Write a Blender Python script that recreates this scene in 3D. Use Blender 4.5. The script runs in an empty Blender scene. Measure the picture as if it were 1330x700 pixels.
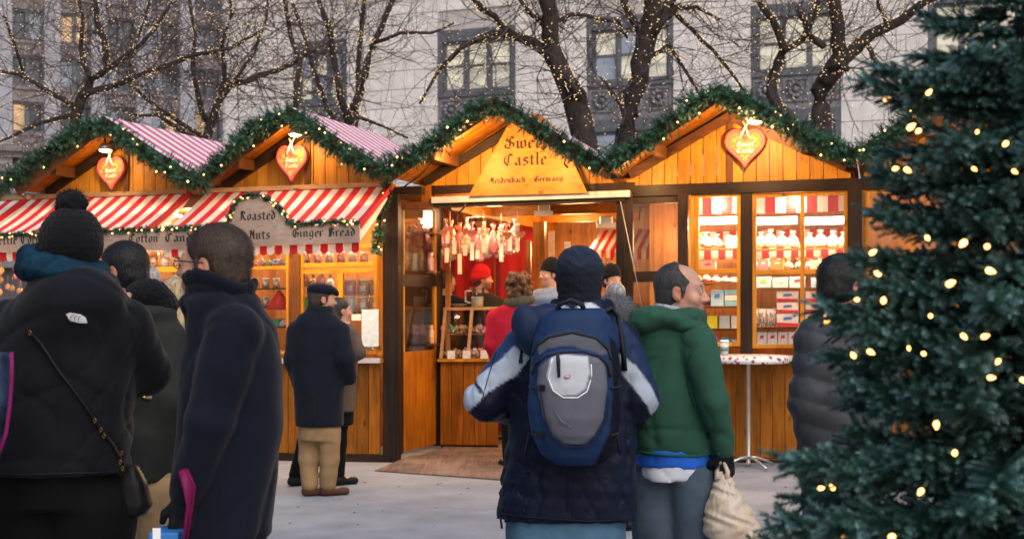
import bpy, math, random
import numpy as np
from mathutils import Vector, Matrix
random.seed(7); RNG = np.random.default_rng(7)
C = bpy.context.scene.collection
SC = bpy.context.scene
# ---------------------------------------------------------------- camera
F = 50.0 / 36.0 * 1330.0
CH = 1.6; HZ = 385.0
cd = bpy.data.cameras.new('camera'); cam = bpy.data.objects.new('camera', cd); C.objects.link(cam)
cam.location = (0, 0, CH); cam.rotation_euler = (math.radians(90), 0, 0)
cd.lens = 50; cd.sensor_width = 36; cd.shift_y = (HZ - 350) / 1330.0
cd.clip_start = 0.05; cd.clip_end = 600
cd.dof.use_dof = True; cd.dof.focus_distance = 7.6; cd.dof.aperture_fstop = 4.5
SC.camera = cam
# ---------------------------------------------------------------- sky and light (blue dusk, overcast)
w = bpy.data.worlds.new('World'); SC.world = w; w.use_nodes = True
nt = w.node_tree; nt.nodes.clear()
sky = nt.nodes.new('ShaderNodeTexSky'); sky.sky_type = 'NISHITA'; sky.sun_disc = False
sky.sun_elevation = math.radians(28); sky.sun_rotation = math.radians(160)
sky.air_density = 1.0; sky.dust_density = 2.0; sky.ozone_density = 1.2
bg = nt.nodes.new('ShaderNodeBackground'); bg.inputs[1].default_value = 0.085
wo = nt.nodes.new('ShaderNodeOutputWorld')
nt.links.new(sky.outputs[0], bg.inputs[0]); nt.links.new(bg.outputs[0], wo.inputs[0])
sd = bpy.data.lights.new('sun', 'SUN'); sd.energy = 1.45; sd.angle = math.radians(60); sd.color = (.97, .94, .97)
so = bpy.data.objects.new('sun', sd); C.objects.link(so)
so.rotation_euler = (math.radians(30), 0, math.radians(25)); so.location = (0, -5, 20)
SC.view_settings.view_transform = 'Standard'; SC.view_settings.look = 'None'
SC.view_settings.exposure = 0.70; SC.view_settings.gamma = 1
# ---------------------------------------------------------------- frames
KS = 0.0154                                  # the square falls gently to the left
def G(x): return KS * (x - 2.2)
def P(px, py, Y): return Vector(((px - 665) / F * Y, Y, CH + (HZ - py) / F * Y))
class Frame:
    def __init__(s, px, Y, deg):
        a = math.radians(deg); s.O = ((px - 665) / F * Y, Y)
        s.e = (math.cos(a), -math.sin(a)); s.n = (math.sin(a), math.cos(a))
    def __call__(s, u, v, z):
        X = s.O[0] + u * s.e[0] + v * s.n[0]; Y = s.O[1] + u * s.e[1] + v * s.n[1]
        return Vector((X, Y, z + G(X)))
    def U(s, px, v=0.):
        r = (px - 665) / F
        return (r * (s.O[1] + v * s.n[1]) - s.O[0] - v * s.n[0]) / (s.e[0] - r * s.e[1])
    def Q(s, px, py, v=0.):
        u = s.U(px, v); p = s(u, v, 0)
        return u, CH + (HZ - py) / F * p.y - G(p.x)
S = Frame(970, 13.75, 14.5)                  # the row of stalls
# ---------------------------------------------------------------- scene helpers
def tag(o, label=None, cat=None, group=None, kind=None):
    if label: o['label'] = label
    if cat: o['category'] = cat
    if group: o['group'] = group
    if kind: o['kind'] = kind
    return o
def thing(name, label, cat, loc, group=None):
    o = bpy.data.objects.new(name, None); C.objects.link(o); o.empty_display_size = .2
    o.location = loc
    return tag(o, label, cat, group)
def wloc(o):
    v = Vector(o.location)
    while o.parent: o = o.parent; v += Vector(o.location)
    return v
def link(name, me, parent, c):
    o = bpy.data.objects.new(name, me); C.objects.link(o)
    if parent: o.parent = parent; o.location = Vector(c) - wloc(parent)
    else: o.location = c
    return o
class MB:
    def __init__(s): s.v = []; s.f = []; s.m = []; s.sm = []
    def add(s, vs, fs, mi=0, sm=False):
        b = len(s.v); s.v += [tuple(x) for x in vs]
        for f in fs: s.f.append([b + i for i in f]); s.m.append(mi); s.sm.append(sm)
        return s
    def hexa(s, c, mi=0):                     # 8 corners: bottom 4 ccw, top 4 ccw
        return s.add(c, [(0,3,2,1),(4,5,6,7),(0,1,5,4),(1,2,6,5),(2,3,7,6),(3,0,4,7)], mi)
    def box(s, T, u0, u1, v0, v1, z0, z1, mi=0):
        return s.hexa([T(u0,v0,z0),T(u1,v0,z0),T(u1,v1,z0),T(u0,v1,z0),T(u0,v0,z1),T(u1,v0,z1),T(u1,v1,z1),T(u0,v1,z1)], mi)
    def prism(s, T, poly, v0, v1, mi=0):      # polygon in (u,z), counter-clockwise seen from the front
        n = len(poly)
        vs = [T(a, v0, b) for a, b in poly] + [T(a, v1, b) for a, b in poly]
        fs = [tuple(range(n)), tuple(range(2*n-1, n-1, -1))] + [(i, i+n, (i+1) % n + n, (i+1) % n) for i in range(n)]
        return s.add(vs, fs, mi)
    def bar(s, p, q, w, h=None, mi=0, up=(0,0,1), ext=0):
        p = Vector(p); q = Vector(q); d = (q - p).normalized(); h = h or w
        p = p - d * ext; q = q + d * ext
        a = d.cross(Vector(up))
        if a.length < 1e-3: a = d.cross(Vector((0,1,0)))
        a.normalize(); b = a.cross(d).normalized(); a = a * w/2; b = b * h/2
        return s.hexa([p-a-b, p+a-b, q+a-b, q-a-b, p-a+b, p+a+b, q+a+b, q-a+b], mi)
    def tube(s, pts, rs, n=8, mi=0, cap=True, sx=1.0):
        pts = [Vector(p) for p in pts]
        if not hasattr(rs, '__len__'): rs = [rs] * len(pts)
        vs = []; ref = Vector((0.13, .21, .97))
        for i, p in enumerate(pts):
            d = (pts[min(i+1, len(pts)-1)] - pts[max(i-1, 0)])
            d = d.normalized() if d.length > 1e-9 else Vector((0,0,1))
            a = d.cross(ref)
            if a.length < .15: a = d.cross(Vector((1, 0, 0)))
            a.normalize(); b = d.cross(a)
            for k in range(n):
                t = 2 * math.pi * k / n
                vs.append(p + a * (math.cos(t) * rs[i] * sx) + b * (math.sin(t) * rs[i]))
        fs = []
        for i in range(len(pts) - 1):
            for k in range(n):
                fs.append((i*n+k, i*n+(k+1) % n, (i+1)*n+(k+1) % n, (i+1)*n+k))
        if cap: fs += [tuple(range(n-1, -1, -1)), tuple((len(pts)-1)*n + k for k in range(n))]
        return s.add(vs, fs, mi, True)
    def lathe(s, c, prof, n=16, mi=0, ax=None):
        c = Vector(c); vs = []; R = ax or Matrix.Identity(3)
        for r, z in prof:
            for k in range(n):
                t = 2 * math.pi * k / n
                vs.append(c + R @ Vector((r * math.cos(t), r * math.sin(t), z)))
        fs = []
        for i in range(len(prof) - 1):
            for k in range(n): fs.append((i*n+k, i*n+(k+1) % n, (i+1)*n+(k+1) % n, (i+1)*n+k))
        fs += [tuple(range(n-1, -1, -1)), tuple((len(prof)-1)*n + k for k in range(n))]
        return s.add(vs, fs, mi, True)
    def ico(s, c, r, mi=0, sq=(1,1,1)):
        c = Vector(c)
        d = [(1,0,0),(-1,0,0),(0,1,0),(0,-1,0),(0,0,1),(0,0,-1)]
        vs = [c + Vector((a*r*sq[0], b*r*sq[1], e*r*sq[2])) for a, b, e in d]
        return s.add(vs, [(0,2,4),(2,1,4),(1,3,4),(3,0,4),(2,0,5),(1,2,5),(3,1,5),(0,3,5)], mi, True)
    def build(s, name, mats, parent=None, bevel=0):
        v = np.array(s.v, dtype=np.float32).reshape(-1, 3)
        c = (v.min(0) + v.max(0)) / 2
        me = bpy.data.meshes.new(name)
        me.from_pydata((v - c).tolist(), [], s.f)
        if not isinstance(mats, (list, tuple)): mats = [mats]
        for m in mats: me.materials.append(m)
        if any(m.get('col') for m in mats): me.color_attributes.new('Col', 'FLOAT_COLOR', 'POINT').data.foreach_set('color', [1.] * (4*len(v)))
        if len(mats) > 1: me.polygons.foreach_set('material_index', s.m)
        me.polygons.foreach_set('use_smooth', s.sm)
        me.update()
        o = link(name, me, parent, c)
        if bevel:
            b = o.modifiers.new('bevel', 'BEVEL'); b.width = bevel; b.segments = 2; b.limit_method = 'ANGLE'
        return o
def ring(T, u0, u1, v0, v1, z0, z1, ks, kt=None, kb=None):
    kt = kt or ks; kb = kb or ks
    o = [(u0,z0),(u1,z0),(u1,z1),(u0,z1)]; i_ = [(u0+ks,z0+kb),(u1-ks,z0+kb),(u1-ks,z1-kt),(u0+ks,z1-kt)]
    vs = [T(a, v0, b) for a, b in o] + [T(a, v0, b) for a, b in i_] + [T(a, v1, b) for a, b in o] + [T(a, v1, b) for a, b in i_]
    fs = []
    for k in range(4):
        n = (k+1) % 4
        fs += [(k, n, 4+n, 4+k), (8+n, 8+k, 12+k, 12+n), (n, k, 8+k, 8+n), (4+k, 4+n, 12+n, 12+k)]
    return MB().add(vs, fs)
ORD = ['leftmost', 'second', 'third', 'fourth', 'fifth', 'sixth', 'seventh', 'eighth', 'ninth', 'tenth', 'eleventh', 'twelfth', 'thirteenth', 'fourteenth']
def nth(k): return (ORD[k] + ' from the left') if k else 'leftmost'
# ---------------------------------------------------------------- materials
def srgb(r, g, b):
    f = lambda c: ((c/255+.055)/1.055)**2.4 if c/255 > .04045 else c/255/12.92
    return (f(r), f(g), f(b))
def new_mat(name):
    m = bpy.data.materials.new(name); m.use_nodes = True; t = m.node_tree
    return m, t, t.nodes['Principled BSDF'], t.links
def N(t, kind, **kw):
    n = t.nodes.new('ShaderNode' + kind)
    for k, v in kw.items(): setattr(n, k, v)
    return n
def mat(name, col, rough=.7, var=.18, scale=6, bump=.15, bscale=80, stretch=(1,1,1), metal=0, orand=0., col2=None, spec=.4, sheen=0, dist=.01, trans=0, alpha=1, attr=None, dirt=0):
    m, t, b, L = new_mat(name)
    tc = N(t, 'TexCoord'); mp = N(t, 'Mapping'); L.new(tc.outputs['Object'], mp.inputs[0]); mp.inputs['Scale'].default_value = stretch
    oi = N(t, 'ObjectInfo')
    sc_ = N(t, 'VectorMath', operation='ADD'); L.new(mp.outputs[0], sc_.inputs[0])
    cx = N(t, 'CombineXYZ'); mu = N(t, 'Math', operation='MULTIPLY'); mu.inputs[1].default_value = 37.
    L.new(oi.outputs['Random'], mu.inputs[0]); L.new(mu.outputs[0], cx.inputs[0]); L.new(mu.outputs[0], cx.inputs[2]); L.new(cx.outputs[0], sc_.inputs[1])
    n1 = N(t, 'TexNoise'); n1.inputs['Scale'].default_value = scale; n1.inputs['Detail'].default_value = 5; n1.inputs['Roughness'].default_value = .6
    L.new(sc_.outputs[0], n1.inputs['Vector'])
    mx = N(t, 'Mix', data_type='RGBA'); c2 = col2 or tuple(c * (1 - 2*var) for c in col)
    mx.inputs['A'].default_value = (*c2, 1); mx.inputs['B'].default_value = (*(tuple(min(1, c * (1 + var)) for c in col)), 1)
    mr = N(t, 'MapRange'); mr.inputs[1].default_value = .3; mr.inputs[2].default_value = .7
    L.new(n1.outputs['Fac'], mr.inputs[0]); L.new(mr.outputs[0], mx.inputs['Factor'])
    out = mx.outputs['Result']
    if attr:
        m['col'] = 1
        at = N(t, 'Attribute', attribute_name=attr)
        m2 = N(t, 'Mix', data_type='RGBA', blend_type='MULTIPLY'); m2.inputs['Factor'].default_value = 1
        L.new(out, m2.inputs['A']); L.new(at.outputs['Color'], m2.inputs['B']); out = m2.outputs['Result']
    if orand:
        hs = N(t, 'HueSaturation'); r2 = N(t, 'MapRange'); r2.inputs[3].default_value = 1 - orand; r2.inputs[4].default_value = 1 + orand
        L.new(oi.outputs['Random'], r2.inputs[0]); L.new(r2.outputs[0], hs.inputs['Value']); L.new(out, hs.inputs['Color']); out = hs.outputs[0]
    L.new(out, b.inputs['Base Color'])
    b.inputs['Roughness'].default_value = rough; b.inputs['Metallic'].default_value = metal
    b.inputs['Specular IOR Level'].default_value = spec
    if sheen: b.inputs['Sheen Weight'].default_value = sheen; b.inputs['Sheen Roughness'].default_value = .5
    if trans: b.inputs['Transmission Weight'].default_value = trans
    if alpha < 1: b.inputs['Alpha'].default_value = alpha
    if bump:
        n2 = N(t, 'TexNoise'); n2.inputs['Scale'].default_value = bscale; n2.inputs['Detail'].default_value = 3
        L.new(sc_.outputs[0], n2.inputs['Vector'])
        bp = N(t, 'Bump'); bp.inputs['Strength'].default_value = bump; bp.inputs['Distance'].default_value = dist
        L.new(n2.outputs['Fac'], bp.inputs['Height']); L.new(bp.outputs[0], b.inputs['Normal'])
    return m
def wood(name, col, axis='z', rough=.45, dark=.55, orand=.14):
    m, t, b, L = new_mat(name)
    tc = N(t, 'TexCoord'); mp = N(t, 'Mapping'); L.new(tc.outputs['Object'], mp.inputs[0])
    st = {'z': (14, 14, .9), 'x': (.9, 14, 14), 'y': (14, .9, 14)}[axis]
    mp.inputs['Scale'].default_value = st
    oi = N(t, 'ObjectInfo'); mu = N(t, 'Math', operation='MULTIPLY'); mu.inputs[1].default_value = 53
    L.new(oi.outputs['Random'], mu.inputs[0]); cx = N(t, 'CombineXYZ')
    for i in range(3): L.new(mu.outputs[0], cx.inputs[i])
    ad = N(t, 'VectorMath', operation='ADD'); L.new(mp.outputs[0], ad.inputs[0]); L.new(cx.outputs[0], ad.inputs[1])
    n1 = N(t, 'TexNoise'); n1.inputs['Scale'].default_value = 1.6; n1.inputs['Detail'].default_value = 6; n1.inputs['Distortion'].default_value = 1.2
    L.new(ad.outputs[0], n1.inputs['Vector'])
    mx = N(t, 'Mix', data_type='RGBA'); mx.inputs['A'].default_value = (col[0]*dark, col[1]*dark*.85, col[2]*dark*.8, 1); mx.inputs['B'].default_value = (*col, 1)
    mr = N(t, 'MapRange'); mr.inputs[1].default_value = .35; mr.inputs[2].default_value = .6
    L.new(n1.outputs['Fac'], mr.inputs[0]); L.new(mr.outputs[0], mx.inputs['Factor'])
    m3 = N(t, 'Mapping'); L.new(tc.outputs['Object'], m3.inputs[0]); m3.inputs['Scale'].default_value = tuple(7 if s > 1 else 3.5 for s in st)
    a3 = N(t, 'VectorMath', operation='ADD'); L.new(m3.outputs[0], a3.inputs[0]); L.new(cx.outputs[0], a3.inputs[1])
    vo = N(t, 'TexVoronoi'); vo.inputs['Scale'].default_value = 1.0; L.new(a3.outputs[0], vo.inputs['Vector'])
    kr = N(t, 'MapRange'); kr.inputs[1].default_value = .05; kr.inputs[2].default_value = .16; kr.inputs[3].default_value = .35; kr.inputs[4].default_value = 1
    L.new(vo.outputs['Distance'], kr.inputs[0])
    kx = N(t, 'Mix', data_type='RGBA', blend_type='MULTIPLY'); kx.inputs['Factor'].default_value = 1
    L.new(mx.outputs['Result'], kx.inputs['A']); L.new(kr.outputs[0], kx.inputs['B'])
    hs = N(t, 'HueSaturation'); r2 = N(t, 'MapRange'); r2.inputs[3].default_value = 1 - orand; r2.inputs[4].default_value = 1 + orand
    L.new(oi.outputs['Random'], r2.inputs[0]); L.new(r2.outputs[0], hs.inputs['Value']); L.new(kx.outputs['Result'], hs.inputs['Color'])
    wr_ = N(t, 'MapRange'); wr_.inputs[1].default_value = .35; wr_.inputs[2].default_value = .7; wr_.inputs[3].default_value = 1.1; wr_.inputs[4].default_value = .62
    wm = N(t, 'Mix', data_type='RGBA', blend_type='MULTIPLY'); wm.inputs['Factor'].default_value = 1; L.new(hs.outputs[0], wm.inputs['A']); L.new(wr_.outputs[0], wm.inputs['B'])
    L.new(wm.outputs['Result'], b.inputs['Base Color']); b.inputs['Roughness'].default_value = rough; b.inputs['Specular IOR Level'].default_value = .22
    ad2 = N(t, 'VectorMath', operation='ADD'); L.new(tc.outputs['Object'], ad2.inputs[0]); L.new(cx.outputs[0], ad2.inputs[1])
    n9 = N(t, 'TexNoise'); n9.inputs['Scale'].default_value = 2.3; n9.inputs['Detail'].default_value = 6; L.new(ad2.outputs[0], n9.inputs['Vector']); L.new(n9.outputs['Fac'], wr_.inputs[0])
    bp = N(t, 'Bump'); bp.inputs['Strength'].default_value = .25; bp.inputs['Distance'].default_value = .004
    L.new(n1.outputs['Fac'], bp.inputs['Height']); L.new(bp.outputs[0], b.inputs['Normal'])
    return m
def glow(name, col, s, sample=False):
    m, t, b, L = new_mat(name); b.inputs['Base Color'].default_value = (*col, 1)
    b.inputs['Emission Color'].default_value = (*col, 1); b.inputs['Emission Strength'].default_value = s
    if not sample: m.cycles.emission_sampling = 'NONE'
    return m
def glass(name, alpha=.12, rough=.03, tint=(.9,.95,1)):
    m, t, b, L = new_mat(name); t.nodes.remove(b)
    tr = N(t, 'BsdfTransparent'); tr.inputs[0].default_value = (*tint, 1)
    gl = N(t, 'BsdfGlossy'); gl.inputs['Roughness'].default_value = rough
    fr = N(t, 'Fresnel'); fr.inputs[0].default_value = 1.4
    ad = N(t, 'Math', operation='MULTIPLY_ADD'); ad.inputs[1].default_value = .9; ad.inputs[2].default_value = alpha; ad.use_clamp = True
    L.new(fr.outputs[0], ad.inputs[0])
    mx = N(t, 'MixShader'); L.new(ad.outputs[0], mx.inputs[0]); L.new(tr.outputs[0], mx.inputs[1]); L.new(gl.outputs[0], mx.inputs[2])
    L.new(mx.outputs[0], t.nodes['Material Output'].inputs[0])
    return m
def cloth_translucent(name, col, tr=.35, rough=.8):
    m, t, b, L = new_mat(name)
    b.inputs['Base Color'].default_value = (*col, 1); b.inputs['Roughness'].default_value = rough
    tc = N(t, 'TexCoord'); n1 = N(t, 'TexNoise'); n1.inputs['Scale'].default_value = 4; n1.inputs['Detail'].default_value = 6; L.new(tc.outputs['Object'], n1.inputs['Vector'])
    mx = N(t, 'Mix', data_type='RGBA'); mx.inputs['A'].default_value = tuple(c*.78 for c in col) + (1,); mx.inputs['B'].default_value = (*col, 1)
    L.new(n1.outputs['Fac'], mx.inputs['Factor']); L.new(mx.outputs['Result'], b.inputs['Base Color'])
    bp = N(t, 'Bump'); bp.inputs['Strength'].default_value = .4; bp.inputs['Distance'].default_value = .02; L.new(n1.outputs['Fac'], bp.inputs['Height']); L.new(bp.outputs[0], b.inputs['Normal'])
    tl = N(t, 'BsdfTranslucent'); L.new(mx.outputs['Result'], tl.inputs[0])
    ms = N(t, 'MixShader'); ms.inputs[0].default_value = tr; L.new(b.outputs[0], ms.inputs[1]); L.new(tl.outputs[0], ms.inputs[2])
    L.new(ms.outputs[0], t.nodes['Material Output'].inputs[0])
    return m
M = {}
PINE = (.36, .122, .007)
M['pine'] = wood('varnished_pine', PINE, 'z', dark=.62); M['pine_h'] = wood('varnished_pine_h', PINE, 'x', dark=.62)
M['pine_lit'] = wood('pine_gable_lit', (.56, .25, .025), 'z', dark=.75); M['pine_y'] = wood('pine_soffit', (.62, .28, .06), 'y', dark=.7)  # gable boards get a brighter pine, lamplight put into the colour
M['frame'] = wood('honey_frame', (.60, .27, .02), 'z', dark=.8); M['frame_h'] = wood('honey_frame_h', (.60, .27, .02), 'x', dark=.8)
M['dark'] = wood('dark_timber', (.032, .018, .011), 'z', dark=.6); M['dark_h'] = wood('dark_timber_h', (.032, .018, .011), 'x', dark=.6)
M['brown_h'] = wood('brown_beam', (.15, .06, .02), 'x', dark=.65); M['brown'] = wood('brown_post', (.15, .06, .02), 'z', dark=.65)
M['batten'] = wood('pale_batten', (.55, .33, .16), 'x', dark=.8)
M['sign'] = wood('sign_board', (.45, .33, .26), 'x', dark=.92, orand=.02); M['sign_o'] = wood('sign_board_orange', (.52, .215, .035), 'x', dark=.94, orand=.0)
M['ink'] = mat('black_letter_paint', (.025, .018, .015), .6, var=.2, bump=0)
M['red'] = cloth_translucent('red_awning_cloth', (.62, .03, .04)); M['white'] = cloth_translucent('white_awning_cloth', (.78, .72, .68))
M['rred'] = mat('red_roof_stripe', (.60, .12, .17), .6, var=.06, bump=.1, bscale=12); M['rwhite'] = mat('white_roof_stripe', (.80, .70, .74), .6, var=.06, bump=.1, bscale=12)
M['metal'] = mat('brushed_metal', (.55, .53, .50), .35, var=.06, metal=.8, bump=.05, bscale=200)
M['alu'] = mat('aluminium_rail', (.62, .58, .55), .4, var=.1, metal=.3, bump=.05)
M['black'] = mat('black_plastic', (.02, .02, .022), .5, bump=.05)
M['glass'] = glass('window_glass', .01); M['glass2'] = glass('case_glass', .05)
M['curtain'] = mat('red_curtain', (.38, .004, .008), .8, var=.15, bump=.1, bscale=40, sheen=.3)
M['bulb'] = glow('fairy_bulb', (1, .66, .30), 1.5); M['bulb_g'] = glow('garland_bulb', (1, .58, .2), 2.6)
M['bulb_fg'] = glow('tree_bulb', (1, .42, .10), 5)
M['lamp'] = glow('lamp_face', (1, .80, .5), 14, True); M['tube'] = glow('strip_lamp', (1, .80, .55), 11, True)
M['needle'] = mat('fir_needles', (.030, .10, .045), .55, var=.45, scale=9, bump=0, orand=.1)
M['needle2'] = mat('fir_needles_pale', (.06, .17, .10), .55, var=.3, scale=9, bump=0)
M['needle_b'] = mat('fir_needles_blue', (.045, .128, .105), .5, var=.4, scale=12, bump=0, orand=.2)
M['needle_b2'] = mat('fir_needles_frosted', (.14, .28, .28), .5, var=.3, scale=12, bump=0)
M['bark'] = mat('tree_bark', (.040, .029, .025), .9, var=.35, scale=14, bump=.9, bscale=30, dist=.03, stretch=(1,1,.4))
M['twig'] = mat('twig_bark', (.10, .075, .075), .9, var=.3, scale=10, bump=0)
def lamp(kind, loc, energy, col=(1, .62, .28), size=.1, rot=None, parent=None, spot=None, name='lamp_light'):
    l = bpy.data.lights.new(name, kind); l.energy = energy; l.color = col
    if kind == 'POINT': l.shadow_soft_size = size
    if kind == 'AREA': l.size = size[0]; l.shape = 'RECTANGLE'; l.size_y = size[1]
    if kind == 'SPOT': l.shadow_soft_size = size; l.spot_size = math.radians(spot); l.spot_blend = .5
    o = bpy.data.objects.new(name, l); C.objects.link(o)
    if rot: o.rotation_euler = rot
    if parent: o.parent = parent; o.location = Vector(loc) - wloc(parent)
    else: o.location = loc
    return o
# ---------------------------------------------------------------- blackletter written with a broad nib
def mn(x): return [(x-.09,.92),(x,.83),(x,.16),(x+.09,.05)]
GL = {
 'i': ([mn(.15), [(.11,1.24),(.2,1.32)]], .42),
 'n': ([mn(.14), [(.14,.78),(.36,.98),(.49,.86),(.49,.16),(.58,.05)]], .74),
 'm': ([mn(.14), [(.14,.78),(.34,.98),(.46,.86),(.46,.16),(.52,.08)], [(.46,.78),(.68,.98),(.79,.86),(.79,.16),(.88,.05)]], 1.04),
 'u': ([mn(.14), [(.2,.06),(.3,.03),(.48,.16)], mn(.5)], .76),
 'h': ([[(.06,1.5),(.14,1.4),(.14,.12),(.2,.05)], [(.14,.78),(.36,.98),(.49,.86),(.49,.2),(.38,-.1)]], .74),
 'r': ([mn(.14), [(.17,.8),(.34,1.0),(.44,.86)]], .52),
 'e': ([[(.16,.5),(.47,.62),(.48,.8),(.32,.97),(.14,.8),(.14,.18),(.28,.03),(.5,.16)]], .62),
 'o': ([[(.14,.8),(.14,.18),(.32,.03),(.49,.2),(.49,.82),(.32,.97),(.14,.8)]], .68),
 'a': ([[(.14,.83),(.3,.97),(.46,.85),(.46,.16),(.56,.05)], [(.46,.58),(.26,.56),(.14,.42),(.14,.18),(.26,.04),(.44,.17)]], .7),
 't': ([[(.2,1.25),(.2,.18),(.31,.04),(.46,.14)], [(.02,.92),(.44,.92)]], .53),
 'l': ([[(.08,1.52),(.16,1.42),(.16,.16),(.26,.05)]], .42),
 'd': ([[(.10,1.42),(.3,1.25),(.49,.85),(.49,.2),(.32,.03),(.14,.18),(.14,.75),(.3,.93),(.46,.82)]], .68),
 'y': ([mn(.14), [(.2,.06),(.3,.03),(.48,.16)], [(.42,.94),(.5,.83),(.5,.0),(.3,-.36),(.06,-.3)]], .76),
 'g': ([[(.5,.95),(.3,.97),(.14,.8),(.14,.22),(.3,.07),(.48,.2)], [(.5,.95),(.5,-.15),(.32,-.38),(.08,-.28)]], .72),
 's': ([[(.48,.84),(.32,.97),(.15,.82),(.17,.62),(.46,.42),(.49,.2),(.3,.03),(.1,.16)]], .63),
 'c': ([[(.48,.84),(.3,.97),(.14,.8),(.14,.18),(.3,.03),(.5,.16)]], .58),
 'w': ([[(.06,.95),(.14,.85),(.14,.16),(.28,.03),(.44,.18),(.44,.95)], [(.44,.18),(.6,.03),(.78,.22),(.78,.8),(.66,1.02)]], .96),
 'b': ([[(.06,1.5),(.14,1.4),(.14,.18),(.32,.03),(.49,.22),(.49,.8),(.34,.97),(.16,.8)]], .68),
 'C': ([[(.82,1.22),(.6,1.5),(.3,1.35),(.14,.95),(.14,.45),(.4,.03),(.8,.22)], [(.46,1.3),(.46,.3)], [(.6,1.2),(.6,1.45)]], .98),
 'S': ([[(.82,1.25),(.58,1.5),(.26,1.38),(.2,1.08),(.5,.85),(.78,.62),(.78,.28),(.48,.02),(.1,.2)], [(.48,1.3),(.48,.25)], [(.1,.6),(.1,.2)]], .98),
 'R': ([[(.26,1.45),(.26,.14),(.06,.02)], [(.06,1.32),(.3,1.5),(.68,1.36),(.66,.98),(.3,.8)], [(.44,.8),(.66,.22),(.9,.05)], [(.42,1.4),(.42,.9)]], .98),
 'N': ([[(.26,1.4),(.26,.2),(.06,.02)], [(.04,1.3),(.28,1.46),(.62,.5),(.66,.2),(.76,.05)], [(.66,1.5),(.66,.2)]], .92),
 'G': ([[(.82,1.25),(.6,1.5),(.3,1.35),(.14,.95),(.14,.45),(.4,.03),(.72,.12),(.8,.4),(.78,.72),(.5,.8)], [(.46,1.3),(.46,.3)]], .98),
 'B': ([[(.26,1.45),(.26,.1),(.06,.02)], [(.05,1.32),(.35,1.5),(.68,1.32),(.62,.98),(.34,.84)], [(.34,.84),(.76,.66),(.76,.26),(.44,.02),(.14,.14)], [(.44,1.3),(.44,.2)]], .96),
 'K': ([[(.26,1.5),(.26,.14),(.06,.02)], [(.74,1.42),(.5,1.3),(.34,.8),(.62,.5),(.66,.16),(.8,.04)]], .92),
 '-': ([[(.04,.5),(.36,.5)]], .5), '.': ([[(.08,.06),(.16,.14)]], .3), ' ': ([], .45), "'": ([[(.1,1.3),(.1,1.5)]], .3),
}
def write(name, T, text, u0, z0, h, v, mat_, parent, width=None, nib=.24, ang=38, lean=0):
    tot = sum(GL[c][1] for c in text); sx = (width / (tot * h)) if width else 1
    a = math.radians(ang); nx, nz = math.cos(a) * nib / 2, math.sin(a) * nib / 2
    x = 0; mb = MB(); k = 0
    for ch in text:
        for pl in GL[ch][0]:
            for i in range(len(pl) - 1):
                (x0, y0), (x1, y1) = pl[i], pl[i+1]
                q = [(x0-nx,y0-nz),(x0+nx,y0+nz),(x1+nx,y1+nz),(x1-nx,y1-nz)]
                ar = sum(q[j][0]*q[(j+1) % 4][1]-q[(j+1) % 4][0]*q[j][1] for j in range(4))
                if ar < 0: q.reverse()
                if abs(ar) < .012:      # a hairline along the nib still has some body
                    q = [(x0-.02,y0-.03),(x1+.02,y1-.03),(x1+.02,y1+.03),(x0-.02,y0+.03)]
                k += 1; vv = v - .0012 - (k % 9) * .00012
                mb.add([T(u0 + (x + p) * h * sx, vv, z0 + r * h + lean * (x + p) * h * sx) for p, r in q], [(0,1,2,3)])
        x += GL[ch][1]
    return mb.build(name, mat_, parent)
# ================================================================ ground
def Gp(px, py, dz=0):
    Y = (CH - dz + KS * 2.2) / ((py - HZ) / F + KS * (px - 665) / F)
    return Vector(((px - 665) / F * Y, Y, CH + (HZ - py) / F * Y))
M['ground'] = mat('pale_concrete', (.235, .258, .295), .85, var=.12, scale=2.2, bump=.6, bscale=90, dist=.006, orand=.03)
M['joint'] = mat('ground_base', (.14, .14, .145), .9)
mb = MB(); mb.add([(-90, -10, G(-90)-.012), (90, -10, G(90)-.012), (90, 140, G(90)-.012), (-90, 140, G(-90)-.012)], [(0,1,2,3)])
ground = tag(mb.build('ground', M['joint']), kind='structure')
TG = lambda u, v, z: S(u, v, z)
for i in range(-4, 4):
    for j in range(-5, 2):
        u0 = i * 3.05 - 1.1; v0 = j * 2.6 - .72
        mb = MB().box(S, u0+.003, u0+3.047, v0+.003, v0+2.597, -.05, RNG.uniform(-.002, .001))
        mb.build('paving_slab', M['ground'], ground, bevel=.006)
for (a, b_, c_, d_) in ((-90, 90, 19.5, 139), (-90, -14.2, -9, 19.5), (12, 90, -9, 19.5)):
    mb = MB().add([(a, c_, G(a)-.006), (b_, c_, G(b_)-.006), (b_, d_, G(b_)-.006), (a, d_, G(a)-.006)], [(0,1,2,3)])
    mb.build('pavement', M['ground'], ground)
M['mat'] = wood('ramp_boards', (.20, .15, .125), 'y', rough=.75, dark=.7, orand=.05)
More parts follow.
